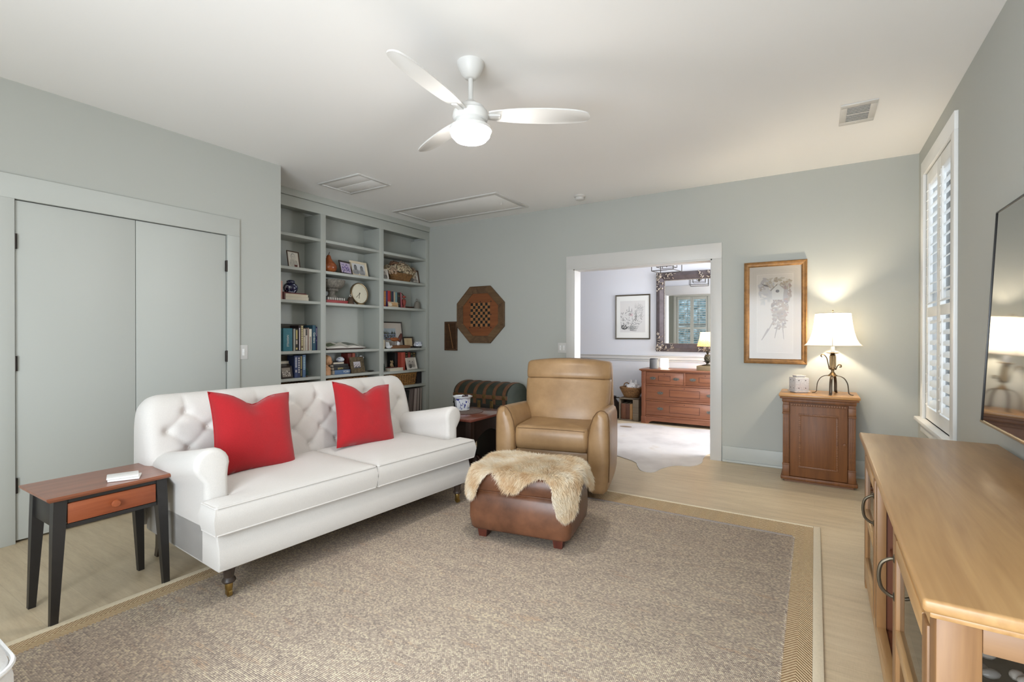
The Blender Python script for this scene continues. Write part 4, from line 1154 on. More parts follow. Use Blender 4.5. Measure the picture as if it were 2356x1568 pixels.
bm = NB(); BX(bm, (-cw - .022, -.022, .705), (cw + .022, cdp, .722), .005); done(bm, 'top_moulding', OAKD, cb)
bm = NB(); BX(bm, (-cw - .03, -.03, .722), (cw + .03, cdp, chh), .005); done(bm, 'top', OAKX, cb)
for s in (-1, 1):
    x = s * (cw - .024)
    p_ = box('pilaster', (x - .024, -.004, .05), (x + .024, .014, .675), OAK, cb, .002)
    for dx_ in (-.012, .0, .012): box('flute', (x + dx_ - .003, -.007, .16), (x + dx_ + .003, -.003, .57), OAKD, p_, .001)
    box('capital', (x - .026, -.012, .585), (x + .026, .006, .655), OAKD, p_, .004); box('capital_band', (x - .028, -.016, .575), (x + .028, .004, .588), OAK, p_, .003)
    box('pedestal', (x - .026, -.010, .05), (x + .026, .006, .145), OAK, p_, .002); box('pedestal_cap', (x - .028, -.015, .145), (x + .028, .004, .158), OAKD, p_, .004)
dw = cw - .054
dd = box('door', (-dw, -.006, .055), (dw, .014, .668), OAK, cb, .002)
bm = NB()
for i in range(22): BX(bm, (-dw + .006 + i * (2 * dw - .012) / 22, -.014, .648), (-dw + .006 + (i + .8) * (2 * dw - .012) / 22, -.004, .665), .002)
done(bm, 'carved_header', OAKD, dd)
box('panel', (-dw + .075, -.010, .145), (dw - .075, -.004, .57), OAK, dd, .003)
bm = NB(); pw, pz0, pz1 = dw - .062, .13, .585
for lo, hi in (((-pw, -.013, pz1 - .016), (pw, -.005, pz1)), ((-pw, -.013, pz0), (pw, -.005, pz0 + .016)), ((-pw, -.013, pz0 + .016), (-pw + .016, -.005, pz1 - .016)), ((pw - .016, -.013, pz0 + .016), (pw, -.005, pz1 - .016))): BX(bm, lo, hi, .002)
for i in range(24):
    z = pz0 + .02 + i * (pz1 - pz0 - .04) / 23
    for s in (-1, 1): SP(bm, (s * (pw - .008), -.013, z), (.005, .003, .006), 6, 4)
for i in range(16):
    x = -pw + .02 + i * (2 * pw - .04) / 15
    for z in (pz0 + .008, pz1 - .008): SP(bm, (x, -.013, z), (.006, .003, .005), 6, 4)
done(bm, 'carved_border', OAKD, dd)
bm = NB(); LA(bm, [(.006, 0), (.006, .008), (.012, .013), (.011, .02), (0, .023)], 16, T(dw - .02, -.006, .36) @ R(rad(90), 'X')); done(bm, 'knob', OAK, dd)

# scented wax warmer
t = thing('wax_warmer', 'white pierced ceramic wax warmer on the oak cabinet', 'wax warmer', (-.118, 4.925, .745), rad(28))
CER = plain('speckled_white_ceramic', (206, 200, 197), rough=.5, var=.12, scale=90, bump=.2, bscale=120)
bm = NB(); BX(bm, (-.05, -.05, .0), (.05, .05, .010), .002); done(bm, 'base', CER, t)
bm = NB(); BX(bm, (-.066, -.066, .010), (.066, .066, .018), .003); done(bm, 'saucer', CER, t)
bm = NB(); BX(bm, (-.057, -.057, .018), (.057, .057, .132), .006); done(bm, 'body', CER, t)
bm = NB(); BX(bm, (-.036, -.036, .132), (.036, .036, .142), .004); BX(bm, (-.042, -.042, .142), (.042, .042, .150), .004); done(bm, 'melting_dish', CER, t)
HOLE = plain('pierced_hole_dark', (44, 36, 34), rough=.8)
for a_ in range(4):
    for x in (-.028, .028):
        for z in (.042, .108):
            bm = NB(); CY(bm, (x, -.0576, z), (x, -.0560, z), .0042, seg=10); done(bm, 'pierced_hole', HOLE, t, M=R(a_ * PI / 2, 'Z'))

# table lamp
BRZ = plain('bronzed_brass_lamp', (118, 96, 66), rough=.34, metal=.85, var=.2, scale=20)
BRZD = plain('dark_bronze_strap', (82, 70, 58), rough=.4, metal=.7, var=.2, scale=20)
lp = thing('table_lamp', 'lit table lamp with white bell shade and bronze scroll base on the oak cabinet', 'lamp', (.128, 4.945, .745))
FEET = [(-.135, .02), (-.02, -.14), (.14, -.05), (.03, .14)]
for (fx_, fy_) in FEET:
    L_ = math.hypot(fx_, fy_); ux, uy = fx_ / L_, fy_ / L_
    pts = [(ux * r, uy * r, z) for r, z in ((.008, .155), (.05, .153), (.085, .135), (.108, .095), (.115, .05), (.118, .018), (.130, .006), (.150, .003))]
    bm = NB(); TU(bm, spline(pts, 5), .011, 8, flat=(1, .28)); done(bm, 'strap_leg', BRZD, lp)
bm = NB(); LA(bm, [(.0, .150), (.040, .152), (.034, .160), (.024, .166), (.018, .178), (.011, .186), (.011, .200), (.022, .206), (.023, .215), (.019, .22), (.019, .325), (.024, .332), (.012, .338), (.045, .345), (.050, .348), (.045, .351), (.010, .352)], 28); done(bm, 'column', BRZ, lp)
bm = NB()
for i in range(10):
    a_ = 2 * PI * i / 10; CY(bm, (.0195 * math.cos(a_), .0195 * math.sin(a_), .222), (.0195 * math.cos(a_), .0195 * math.sin(a_), .322), .0042, seg=6)
done(bm, 'fluting', BRZ, lp)
bm = NB(); TU(bm, spline([(-.024, 0, .21), (-.034, -.01, .26), (-.042, -.015, .30), (-.06, -.018, .328), (-.078, -.02, .332), (-.084, -.02, .318), (-.074, -.02, .312)], 6), .011, 8, flat=(1, .35)); done(bm, 'scroll_leaf', BRZ, lp)
bm = NB(); TU(bm, spline([(.022, 0, .205), (.032, -.005, .235), (.044, -.01, .248), (.058, -.012, .244), (.058, -.012, .230), (.046, -.012, .230)], 6), .011, 8, flat=(1, .35)); done(bm, 'scroll_leaf', BRZ, lp)
bm = NB(); LA(bm, [(.014, .352), (.015, .356), (.0145, .42), (0, .42)], 18); done(bm, 'candle_sleeve', PORC, lp)
k = NT('lit_lampshade_fabric'); k.n.remove(k.b)
df = k.new('BsdfDiffuse'); df.inputs[0].default_value = (.86, .84, .80, 1); tl = k.new('BsdfTranslucent'); tl.inputs[0].default_value = (.92, .88, .80, 1); mx = k.new('MixShader'); mx.inputs[0].default_value = .6
k.link(df.outputs[0], mx.inputs[1]); k.link(tl.outputs[0], mx.inputs[2]); k.link(mx.outputs[0], k.out.inputs[0]); SHADE = k.m
SHADETRIM = plain('shade_piping', (206, 196, 176), rough=.8)
def sq_ring(r, z, n=8):
    c = [(r * math.cos(rad(-92 + 90 * i)), r * math.sin(rad(-92 + 90 * i))) for i in range(4)]; out = []
    for i in range(4):
        a_, b_ = c[i], c[(i + 1) % 4]
        for q_ in range(n):
            f_ = q_ / n; bul = 1 + .10 * math.sin(PI * f_)
            out.append(Vector(((a_[0] + (b_[0] - a_[0]) * f_) * bul, (a_[1] + (b_[1] - a_[1]) * f_) * bul, z)))
    return out
sh = [(.208, .408), (.186, .43), (.170, .46), (.157, .50), (.147, .54), (.139, .59), (.133, .64), (.128, .682)]
bm = NB(); LOFT(bm, [sq_ring(r, z) for r, z in sh], False, False); s_ = done(bm, 'shade', SHADE, lp, ang=25)
bm = NB(); TU(bm, [sq_ring(.2085, .408)[i] for i in range(32)], .003, 6, closed=True); TU(bm, sq_ring(.1285, .682), .003, 6, closed=True)
for i in range(4): TU(bm, [sq_ring(r + .001, z)[i * 8] for r, z in sh], .0022, 6)
done(bm, 'piping', SHADETRIM, s_)
bm = NB(); CY(bm, (0, 0, .42), (0, 0, .45), .012, seg=12); CY(bm, (0, 0, .676), (0, 0, .70), .003, seg=8); SP(bm, (0, 0, .702), .007, 10, 8); TU(bm, [(-.125, 0, .678), (.125, 0, .678)], .0016, 6); TU(bm, [(0, -.125, .678), (0, .125, .678)], .0016, 6); done(bm, 'harp_and_finial', BRZ, lp)
bm = NB(); LA(bm, [(.012, .45), (.014, .465), (.030, .495), (.030, .515), (.018, .535), (0, .54)], 20); done(bm, 'bulb', emit('warm_bulb', (1.0, .82, .58, 1), 9.0), lp)
def point(name, loc, power, col, r, parent=None):
    l = bpy.data.lights.new(name, 'POINT'); l.energy = power; l.color = col; l.shadow_soft_size = r
    o = bpy.data.objects.new(name, l); COL.objects.link(o); o.location = loc
    if parent: o.parent = parent
    return o
point('table_lamp_light', (0, 0, .565), 16, (1.0, .85, .64), .03, lp)

# ================================================================== CEILING FAN
FANW = plain('white_fan_enamel', (226, 225, 222), rough=.4, var=.01)
fan = thing('ceiling_fan', 'white three-blade ceiling fan with lit globe', 'ceiling fan', (-1.62, 2.177, H))
bm = NB(); LA(bm, [(.075, 0), (.075, -.006), (.068, -.03), (.05, -.065), (.032, -.085), (.028, -.088), (0, -.088)], 32); done(bm, 'canopy', FANW, fan)
bm = NB(); CY(bm, (0, 0, -.24), (0, 0, -.08), .0135, seg=16); done(bm, 'downrod', FANW, fan)
bm = NB(); LA(bm, [(.018, -.205), (.03, -.215), (.045, -.235), (.075, -.245), (.078, -.262), (.070, -.266), (.095, -.272), (.10, -.30), (.092, -.318), (.075, -.325), (0, -.325)], 36); done(bm, 'motor_housing', FANW, fan)
bm = NB(); LA(bm, [(.080, -.322), (.084, -.330), (.092, -.348), (.114, -.358), (.116, -.376), (0, -.376)], 36); done(bm, 'light_kit', FANW, fan)
bm = NB(); LA(bm, [(.107, -.375), (.110, -.384), (.106, -.402), (.086, -.424), (.05, -.436), (0, -.440)], 32); done(bm, 'globe', emit('lit_opal_globe', (1.0, .96, .91, 1), 66.0), fan)
bl = None
for a_ in (-85, 35, 155):
    Mx = R(rad(a_), 'Z') @ T(.0, 0, -.288) @ R(rad(-11), 'X') @ R(rad(-1.0), 'Y')
    if bl is None:
        up_ = [(.10, .034), (.18, .050), (.30, .062), (.45, .064), (.56, .058), (.63, .046), (.665, .026)]
        lo_ = [(.665, -.010), (.64, -.038), (.56, -.058), (.42, -.066), (.28, -.062), (.18, -.050), (.10, -.034)]
        bm = NB(); PR(bm, [(p.x, p.y) for p in spline([(x, y, 0) for x, y in up_ + lo_], 4)], -.004, .004, bevel=.002); bl = done(bm, 'blade', FANW, fan, M=Mx)
        bm = NB(); BX(bm, (.06, -.018, -.012), (.165, .018, -.004), .003); arm_ = done(bm, 'blade_iron', FANW, fan, M=Mx)
    else: share(bl, fan, Mx); share(arm_, fan, Mx)

# ================================================================== TELEVISION
k = NT('glossy_screen'); k.base((.012, .012, .013, 1)); k.b.inputs['Roughness'].default_value = .06; k.b.inputs['Specular IOR Level'].default_value = 1.0; k.b.inputs['IOR'].default_value = 2.9; SCREEN = k.m
TVB = plain('black_tv_bezel', (26, 25, 25), rough=.35); TVG = plain('champagne_tv_trim', (186, 158, 112), rough=.3, metal=.8)
tv = thing('television', 'large wall-mounted flat television tilted above the wooden console', 'television', (.6765, 2.18, 1.32)); tv.rotation_euler = (0, rad(2.9), 0)
# local: screen faces -x
box('screen', (-.006, -.835, -.465), (-.002, .835, .468), SCREEN, tv)
bm = NB()
for lo, hi in (((-.010, -.842, .468), (.014, .842, .474)), ((-.010, .835, -.465), (.014, .842, .468)), ((-.010, -.842, -.465), (.014, -.835, .468))): BX(bm, lo, hi, .001)
done(bm, 'bezel', TVB, tv)
box('lower_trim', (-.012, -.842, -.474), (.014, .842, -.465), TVG, tv, .001)
box('rear_housing', (-.002, -.83, -.46), (.014, .83, .46), TVB, tv)
box('wall_bracket', (.014, -.2, -.15), (.046, .2, .0), TVB, tv)

# ================================================================== WOODEN MEDIA CONSOLE
PINE = wood('honey_console_wood', (148, 108, 64), (198, 158, 106), 'y', 7, .36, coat=.12)
PINEZ = wood('honey_console_wood_upright', (120, 84, 50), (166, 124, 80), 'z', 8, .42)
PINEX = wood('honey_console_end_wood', (116, 84, 58), (156, 120, 86), 'x', 9, .45)
PINED = wood('console_interior_wood', (92, 48, 28), (128, 74, 44), 'z', 9, .45)
cs = thing('media_console', 'long honey-coloured wooden media console with glazed doors below the television', 'console', (.44, 2.105, 0), rad(-.6))
cx0, cx1, cy0, cy1, ct = -.258, .255, -.93, .925, .75
bm = NB(); BX(bm, (cx0, cy0, ct - .026), (cx1, cy1, ct), .007, 3); done(bm, 'top', PINE, cs)
bm = NB(); BX(bm, (cx0 + .012, cy0 + .014, ct - .040), (cx1, cy1 - .014, ct - .026), .004); done(bm, 'top_moulding', PINE, cs)
fx = cx0 + .022
ys = [cy0 + .02, cy0 + .085, -.305, -.25, .25, .305, cy1 - .085, cy1 - .02]
for y0, y1 in ((ys[0], ys[1]), (ys[6], ys[7])):
    box('corner_post', (fx, y0, 0), (fx + .065, y1, ct - .04), PINEZ, cs, .003); box('rear_post', (cx1 - .065, y0, 0), (cx1 - .01, y1, ct - .04), PINEZ, cs, .003)
for y0, y1 in ((ys[2], ys[3]), (ys[4], ys[5])): box('divider', (fx + .004, (y0 + y1) / 2 - .012, .08), (cx1 - .02, (y0 + y1) / 2 + .012, ct - .04), PINED, cs)
for y0, y1 in ((ys[2], ys[3]), (ys[4], ys[5])): box('front_stile', (fx, y0, .08), (fx + .03, y1, ct - .04), PINEZ, cs, .002)
box('top_rail', (fx, ys[1], ct - .085), (fx + .03, ys[6], ct - .04), PINE, cs, .002); box('bottom_rail', (fx, ys[1], .05), (fx + .03, ys[6], .11), PINE, cs, .002)
box('floor_panel', (fx + .03, ys[0] + .02, .08), (cx1 - .02, ys[7] - .02, .10), PINED, cs)
box('back_panel', (cx1 - .02, ys[0] + .02, .08), (cx1 - .01, ys[7] - .02, ct - .04), PINED, cs)
box('shelf', (fx + .04, ys[3], .40), (cx1 - .02, ys[4], .42), PINED, cs)
for a_, b_ in ((ys[1], ys[2]), (ys[5], ys[6])): box('shelf', (fx + .03, a_ - .03, .42), (cx1 - .02, b_ + .015, .44), PINED, cs)
for yy, s in ((ys[0], -1), (ys[7], 1)):
    a_, b_ = (yy, yy + .03) if s < 0 else (yy - .03, yy)
    box('end_rail', (fx + .065, a_, ct - .085), (cx1 - .065, b_, ct - .04), PINEX, cs, .002); box('end_rail', (fx + .065, a_, .05), (cx1 - .065, b_, .12), PINEX, cs, .002)
    box('end_glass', (fx + .065, (a_ + b_) / 2 - .002, .12), (cx1 - .065, (a_ + b_) / 2 + .002, ct - .085), GLASS, cs)
BRH = plain('aged_bronze_pull', (92, 84, 70), rough=.4, metal=.8)
for y0, y1, hy in ((ys[1] + .003, ys[2] - .003, 'hi'), (ys[5] + .003, ys[6] - .003, 'lo')):
    d_ = thing_ = bpy.data.objects.new('glazed_door', None); COL.objects.link(d_); d_.parent = cs
    z0, z1 = .114, ct - .089; sw_ = .055; x0, x1 = fx - .004, fx + .018
    for a_, b_ in ((y0, y0 + sw_), (y1 - sw_, y1)): box('door_stile', (x0, a_, z0), (x1, b_, z1), PINEZ, d_, .003)
    for a_, b_ in ((z0, z0 + .06), ((z0 + z1) / 2 - .02, (z0 + z1) / 2 + .02), (z1 - .05, z1)): box('door_rail', (x0, y0 + sw_, a_), (x1, y1 - sw_, b_), PINE, d_, .002)
    for a_, b_ in ((z0 + .06, (z0 + z1) / 2 - .02), ((z0 + z1) / 2 + .02, z1 - .05)): box('pane', (x0 + .010, y0 + sw_, a_), (x0 + .014, y1 - sw_, b_), GLASS, d_)
    yh = (y1 - .02) if hy == 'hi' else (y0 + .02)
    bm = NB(); TU(bm, spline([(x0, yh, .485), (x0 - .012, yh, .488), (x0 - .030, yh, .505), (x0 - .036, yh, .54), (x0 - .030, yh, .575), (x0 - .012, yh, .592), (x0, yh, .595)], 5), .0052, 8)
    for z in (.485, .595): SP(bm, (x0, yh, z), (.004, .010, .013), 10, 6)
    done(bm, 'handle', BRH, d_)
# things kept in the near compartment of the console
pb = thing('pebble_tray', 'dark tray of coloured pebbles behind the console end glass', 'tray', (.40, 1.45, .44))
TRAYM = plain('dark_grout', (52, 42, 38), rough=.8)
box('tray_base', (-.14, -.20, 0), (.17, .20, .02), TRAYM, pb, .004)
rg = random.Random(5)
PBS = [plain('white_pebble', (214, 206, 196), rough=.35), plain('pink_pebble', (186, 84, 82), rough=.35), plain('orange_pebble', (206, 132, 58), rough=.35), plain('grey_pebble', (150, 146, 142), rough=.35)]
for i in range(44):
    x, y = -.12 + .27 * rg.random(), -.18 + .34 * rg.random()
    bm = NB(); SP(bm, (0, 0, 0), (rg.uniform(.014, .024), rg.uniform(.012, .02), .010), 10, 6); done(bm, 'pebble', rg.choice([PBS[0], PBS[0], PBS[0], PBS[3], PBS[1], PBS[2]]), pb, M=T(x, y, .026 + .012 * rg.random()) @ R(rg.uniform(0, 3), 'Z'))
bg = thing('black_pouch', 'black strapped pouch lying on the pebble tray inside the console', 'bag', (.50, 1.42, .475))
BAGM = plain('black_nylon', (24, 24, 27), rough=.6, bump=.2)
bm = NB(); SP(bm, (0, 0, .04), (.085, .12, .045), 20, 12); done(bm, 'pouch', BAGM, bg)
bm = NB(); TU(bm, spline([(-.07, .06, .06), (-.10, .0, .11), (-.09, -.06, .10), (-.05, -.10, .05)], 6), .007, 6, flat=(1, .4)); done(bm, 'strap', BAGM, bg)

# ================================================================== WHITE POUF AT THE LEFT EDGE
WHT = fabric('white_ribbed_cotton', (236, 236, 236), 260, var=.05, strength=.5)
pf = thing('white_pouf', 'white slipcovered pouf just cutting into the lower left corner', 'pouf', (-1.985, .02, .013))
bm = NB(); rrloft(bm, [(.0, .35, .35, .09), (.02, .362, .362, .10), (.20, .366, .366, .10), (.38, .362, .362, .10), (.425, .352, .352, .10), (.445, .325, .325, .10), (.455, .26, .26, .09)], 8); done(bm, 'slipcover', WHT, pf, ang=60)
bm = NB(); TU(bm, [(x, y, .415) for x, y in rrect(.722, .722, .10, 8)], .006, 6, closed=True); done(bm, 'piping', WHT, pf)

# ================================================================== BUILT-IN BOOKCASE
BXF, BXB = -4.582, -4.865
bc = thing('bookcase', 'sage green built-in bookcase filling the alcove', 'bookcase', (-4.73, 3.90, 0))
def bb(name, lo, hi, bev=.002):
    return box(name, (lo[0] + 4.73, lo[1] - 3.90, lo[2]), (hi[0] + 4.73, hi[1] - 3.90, hi[2]), SHELFP, bc, bev)
BAYS = [(2.68, 3.431), (3.498, 4.276), (4.348, 5.127)]
bb('back_panel', (BXB - .02, 2.611, 0), (BXB, 5.196, 2.70), 0)
for y0, y1 in ((2.611, 2.68), (3.431, 3.498), (4.276, 4.348), (5.127, 5.196)): bb('upright', (BXB, y0, 0), (BXF, y1, 2.557))
bb('header', (BXF - .02, 2.611, 2.557), (BXF, 5.196, 2.668)); bb('top_panel', (BXB, 2.611, 2.60), (BXF - .02, 5.196, 2.625))
bb('crown_board', (BXB, 2.611, 2.672), (BXF + .012, 5.196, 2.7395))
SHZ = [(2.287, 1.945, 1.602, 1.072, .789, .578, .20), (2.287, 1.945, 1.600, 1.070, .788, .578, .20), (2.287, 1.945, 1.598, 1.064, .772, .572, .20)]
for (y0, y1), zs in zip(BAYS, SHZ):
    for z in zs: bb('shelf', (BXB, y0, z - .030), (BXF - .004, y1, z), .0015)
    bb('plinth', (BXF - .03, y0, 0), (BXF - .01, y1, .17))

# ------------------------------------------------------------------ books
PAGES = plain('paper_pages', (214, 204, 184), rough=.9, var=.08, scale=200)
_bm = {}
def bookmat(c, rough=.55):
    key = tuple(c)
    if key not in _bm: _bm[key] = plain('book_cloth_%d_%d_%d' % key, c, rough=rough, var=.06, scale=30)
    return _bm[key]
WHITEINK = plain('pale_title_ink', (226, 224, 214), rough=.6); GOLDINK = plain('gold_title_ink', (214, 196, 120), rough=.5)
def book(label, xf, y0, y1, z0, h, depth, col, lean=0.0, group=None, marks=None, ttl=None, name='book'):
    t = thing(name, label, 'book', (xf, (y0 + y1) / 2, z0), group=group)
    t.rotation_euler = (rad(lean), 0, 0); w = y1 - y0; b_ = min(.003, w * .18); m = bookmat(col)
    bm = NB(); BX(bm, (-.004, -w / 2, 0), (0, w / 2, h), .001)
    for s in (-1, 1): BX(bm, (-depth, s * w / 2 - (b_ if s > 0 else 0), 0), (-.003, s * w / 2 + (0 if s > 0 else b_), h))
    done(bm, 'cover', m, t)
    box('pages', (-depth + .004, -w / 2 + b_, .004), (-.004, w / 2 - b_, h - .004), PAGES, t)
    F = Matrix(((0, 0, 1, .0004), (0, 1, 0, 0), (-1, 0, 0, h / 2), (0, 0, 0, 1)))   # text runs down the spine
    if ttl: text('spine_title', ttl[0], ttl[1], ttl[2] if len(ttl) > 2 else WHITEINK, t, Matrix(((0, 0, 1, .0004), (0, 1, 0, 0), (-1, 0, 0, h * (ttl[3] if len(ttl) > 3 else .5)), (0, 0, 0, 1))), sx=ttl[4] if len(ttl) > 4 else 1.0)
    if marks:
        its = [(rc(-h / 2 + a * h, -w * .28, -h / 2 + b2 * h, w * .28), 0, c) for a, b2, c in marks]
        Mk = Matrix(((0, 0, 1, .0006), (0, 1, 0, 0), (-1, 0, 0, h / 2), (0, 0, 0, 1)))
        if len(its) <= 3:
            for q_ in its: inkmesh('spine_band', [q_], t, Mk)
        else: inkmesh('spine_lettering', its, t, Mk)
    return t
def flatbook(label, xf, yc, z0, wy, dx_, th, col, rz=0.0, spine_out=True, group=None, ttl=None, name='book'):
    t = thing(name, label, 'book', (xf, yc, z0), rad(rz), group=group); m = bookmat(col); b_ = min(.003, th * .16)
    bm = NB()
    for z in (0, th - b_): BX(bm, (-dx_, -wy / 2, z), (0, wy / 2, z + b_), .0006)
    if spine_out: BX(bm, (-.004, -wy / 2, 0), (.0005, wy / 2, th), .001)
    else: BX(bm, (-dx_, -wy / 2, 0), (-dx_ + .004, wy / 2, th), .001)
    done(bm, 'cover', m, t); box('pages', (-dx_ + .004, -wy / 2 + .003, b_), (-.004, wy / 2 - .003, th - b_), PAGES, t)
    if ttl: text('spine_title', ttl[0], ttl[1], ttl[2], t, Matrix(((0, 0, 1, .001), (1, 0, 0, ttl[3]), (0, 1, 0, th / 2), (0, 0, 0, 1))))
    return t
GW, GD = (222, 220, 210), (206, 190, 122)
def tick(n, c, a=.12, b=.8):
    d = (b - a) / n; return [(a + i * d, a + (i + .68) * d, c) for i in range(n)]
z4 = SHZ[0][3]; g4 = 'books on the shelf with the wide teal book'
book('wide teal hardback with pale lettered spine, first book of its row', -4.630, 3.020, 3.123, z4, .236, .19, (58, 122, 136), group=g4, ttl=('NASHVILLE', .030, WHITEINK, .45, .82))
book('black hardback squeezed beside the wide teal book', -4.640, 3.124, 3.138, z4, .232, .20, (22, 24, 24), group=g4)
book('pale grey clothbound book beside the thin black one', -4.634, 3.139, 3.159, z4, .232, .19, (176, 174, 164), group=g4)
book('black book with yellow title strip beside the grey clothbound one', -4.634, 3.160, 3.192, z4, .232, .19, (54, 52, 46), group=g4, marks=[(.06, .48, GD), (.52, .70, (206, 190, 170)), (.86, .94, GD)])
book('large dark plum book with a white stripe down its spine', -4.632, 3.197, 3.219, z4, .268, .22, (44, 30, 36), group=g4, marks=[(.10, .97, (206, 196, 204))])
book('tall tan book with gold letters, tallest in its row', -4.630, 3.222, 3.251, z4, .272, .22, (128, 110, 84), group=g4, marks=tick(11, (222, 212, 160), .04, .82) + [(.9, .96, (226, 220, 180))])
book('thin cream paperback right after the tan book', -4.634, 3.256, 3.275, z4, .234, .17, (206, 192, 170), group=g4, marks=[(.34, .37, (60, 50, 44))])
book('white and black striped paperback in the teal row', -4.634, 3.279, 3.306, z4, .232, .17, (196, 186, 176), group=g4, marks=[(.02, .30, (44, 42, 42))])
book('slim mauve-brown paperback in the teal row', -4.634, 3.308, 3.323, z4, .244, .17, (152, 128, 116), group=g4)
book('bright white paperback beside the blue Gardens book', -4.634, 3.325, 3.357, z4, .232, .17, (226, 222, 204), group=g4, marks=[(.36, .98, (150, 138, 134))])
book('tall teal-blue book titled Gardens in white script', -4.632, 3.366, 3.406, z4, .272, .22, (50, 88, 106), group=g4, ttl=('Gardens', .034, WHITEINK, .50))
book('navy book at the far end of the teal row', -4.640, 3.408, 3.429, z4, .256, .21, (46, 40, 92), group=g4, marks=[(.06, .40, (150, 140, 170)), (.55, .62, (110, 90, 150))])
box_t = tag(box('archive_box', (-4.84, 3.10, z4), (-4.78, 3.40, z4 + .285), plain('charcoal_board', (74, 72, 66), rough=.8), None, .002), 'charcoal folder standing behind the row of teal and tan books', 'folder')
z5 = SHZ[0][4]; g5 = 'blue books on the lower left shelf'
book('dark blue hardback with white title, first of four blue books', -4.632, 3.149, 3.186, z5, .232, .17, (62, 76, 118), group=g5, marks=tick(9, (198, 200, 206), .08, .55) + [(.64, .76, (176, 176, 186))])
book('navy hardback with heavy white lettering, second of four blue books', -4.632, 3.188, 3.214, z5, .230, .17, (58, 66, 100), group=g5, marks=tick(7, (214, 210, 204), .08, .82))
book('black hardback with yellow letters among the blue books', -4.632, 3.216, 3.240, z5, .228, .17, (46, 42, 36), group=g5, marks=tick(10, (196, 180, 118), .02, .62) + tick(8, (150, 140, 100), .66, .94))
book('light blue hardback, last of four blue books', -4.632, 3.245, 3.282, z5, .236, .17, (90, 116, 148), group=g5, marks=tick(8, (160, 190, 196), .1, .68))
tag(box('taupe_folio', (-4.83, 3.06, z5), (-4.76, 3.16, z5 + .235), bookmat((96, 84, 66)), None, .002), 'taupe folio standing behind the small dark photo frame', 'book')
# ------------------------------------------------------------------ photo frames
DKFR = wood('dark_photo_frame', (38, 28, 24), (60, 46, 38), 'x', 20, .4); BRFR = wood('brown_photo_frame', (66, 46, 34), (94, 70, 52), 'x', 20, .45)
CRFR = plain('cream_photo_frame', (216, 202, 176), rough=.6); WHFR = plain('white_photo_frame', (216, 208, 198), rough=.5); MOTFR = plain('mottled_bark_frame', (94, 80, 58), rough=.8, var=.45, scale=45)
def photo(label, x, yc, z0, w, h, fw_, mat, items, lean=10, yawp=0, back=(225, 220, 210), d=.012, cat='photo frame', name='photo_frame'):
    t = thing(name, label, cat); t.matrix_world = face_px(x, yc, z0 + .001) @ R(rad(yawp), 'Y') @ R(rad(-lean), 'X')
    C_ = T(0, h / 2, 0); picture_frame(t, w, h, fw_, d, mat, M=C_)
    box('mount', (-w / 2 + fw_ * .6, -h / 2 + fw_ * .6, .001), (w / 2 - fw_ * .6, h / 2 - fw_ * .6, .003), plain('photo_mount', back, rough=.8, var=.01), t, M=C_)
    inkmesh('photograph', items, t, C_ @ T(0, 0, .0033))
    bm = NB(); BX(bm, (-.015, -h * .45, -.002), (.015, h * .1, 0), M=T(0, 0, 0)); done(bm, 'easel_back', mat, t, M=C_ @ R(rad(0), 'X'))
    return t
def person(cx, by, s, skin, cloth, hair, z=0.0):
    return [(ell(cx, by + .20 * s, .42 * s, .34 * s), z, cloth), (ell(cx, by + .62 * s, .20 * s, .27 * s), z + .0001, hair), (ell(cx, by + .58 * s, .165 * s, .22 * s), z + .0002, skin)]
it = [(rc(-.07, -.07, .07, .075), 0, (212, 206, 194))]
it += [(ell(0, -.04, .056, .044), .0001, (190, 186, 174)), (ell(.0, .028, .030, .040), .0002, (150, 146, 138)), (ell(.002, .024, .026, .036), .0003, (206, 200, 188))]
rg = random.Random(2)
for _ in range(40): x, y = rg.uniform(-.05, .05), rg.uniform(-.075, -.01); it.append((stroke(x, y, x + rg.uniform(-.012, .012), y + rg.uniform(.004, .02), .0022), .0004, (110, 106, 98)))
for x, y in ((-.010, .030), (.010, .030)): it.append((ell(x, y, .005, .0025, 8), .0005, (70, 66, 62)))
it.append((stroke(-.008, .005, .008, .006, .002), .0005, (90, 80, 76))); it.append((rc(.005, -.075, .045, -.055), .0006, (92, 44, 34)))
photo('framed pencil portrait of a man on the upper left shelf', -4.672, 3.172, 1.945, .160, .178, .010, BRFR, it, 9, 10, back=(212, 206, 194))
it = [(rc(-.09, -.065, .09, .065), 0, (188, 174, 196))]
rg = random.Random(4)
for i in range(70):
    it.append((ell(rg.uniform(-.06, .065), rg.uniform(-.06, .045) * (1 if i % 2 else .7), rg.uniform(.004, .009), rg.uniform(.004, .008), 7), .0001 + i * 1e-6, rg.choice([(74, 58, 122), (98, 80, 150), (60, 50, 96), (130, 110, 160)])))
photo('dark framed picture of purple flowers on the middle bookcase shelf', -4.650, 3.836, 1.945, .208, .158, .017, DKFR, it, 14, 12, back=(200, 186, 202))
it = [(rc(-.105, -.055, .105, .065), 0, (206, 206, 206))] + person(-.052, -.062, .125, (120, 120, 120), (150, 150, 150), (60, 60, 62)) + person(.052, -.062, .120, (126, 126, 126), (140, 140, 140), (56, 56, 58))
photo('cream framed double portrait of two children on the middle shelf', -4.690, 4.062, 1.945, .285, .185, .024, CRFR, it, 12, 6, back=(216, 202, 176))
it = [(rc(-.055, -.055, .055, .06), 0, (198, 190, 180))] + person(0, -.05, .10, (160, 150, 140), (120, 116, 112), (90, 84, 80))
photo('small pale photo half hidden behind the hydrangea basket', -4.650, 4.440, 1.945, .115, .135, .008, WHFR, it, 12, 4)
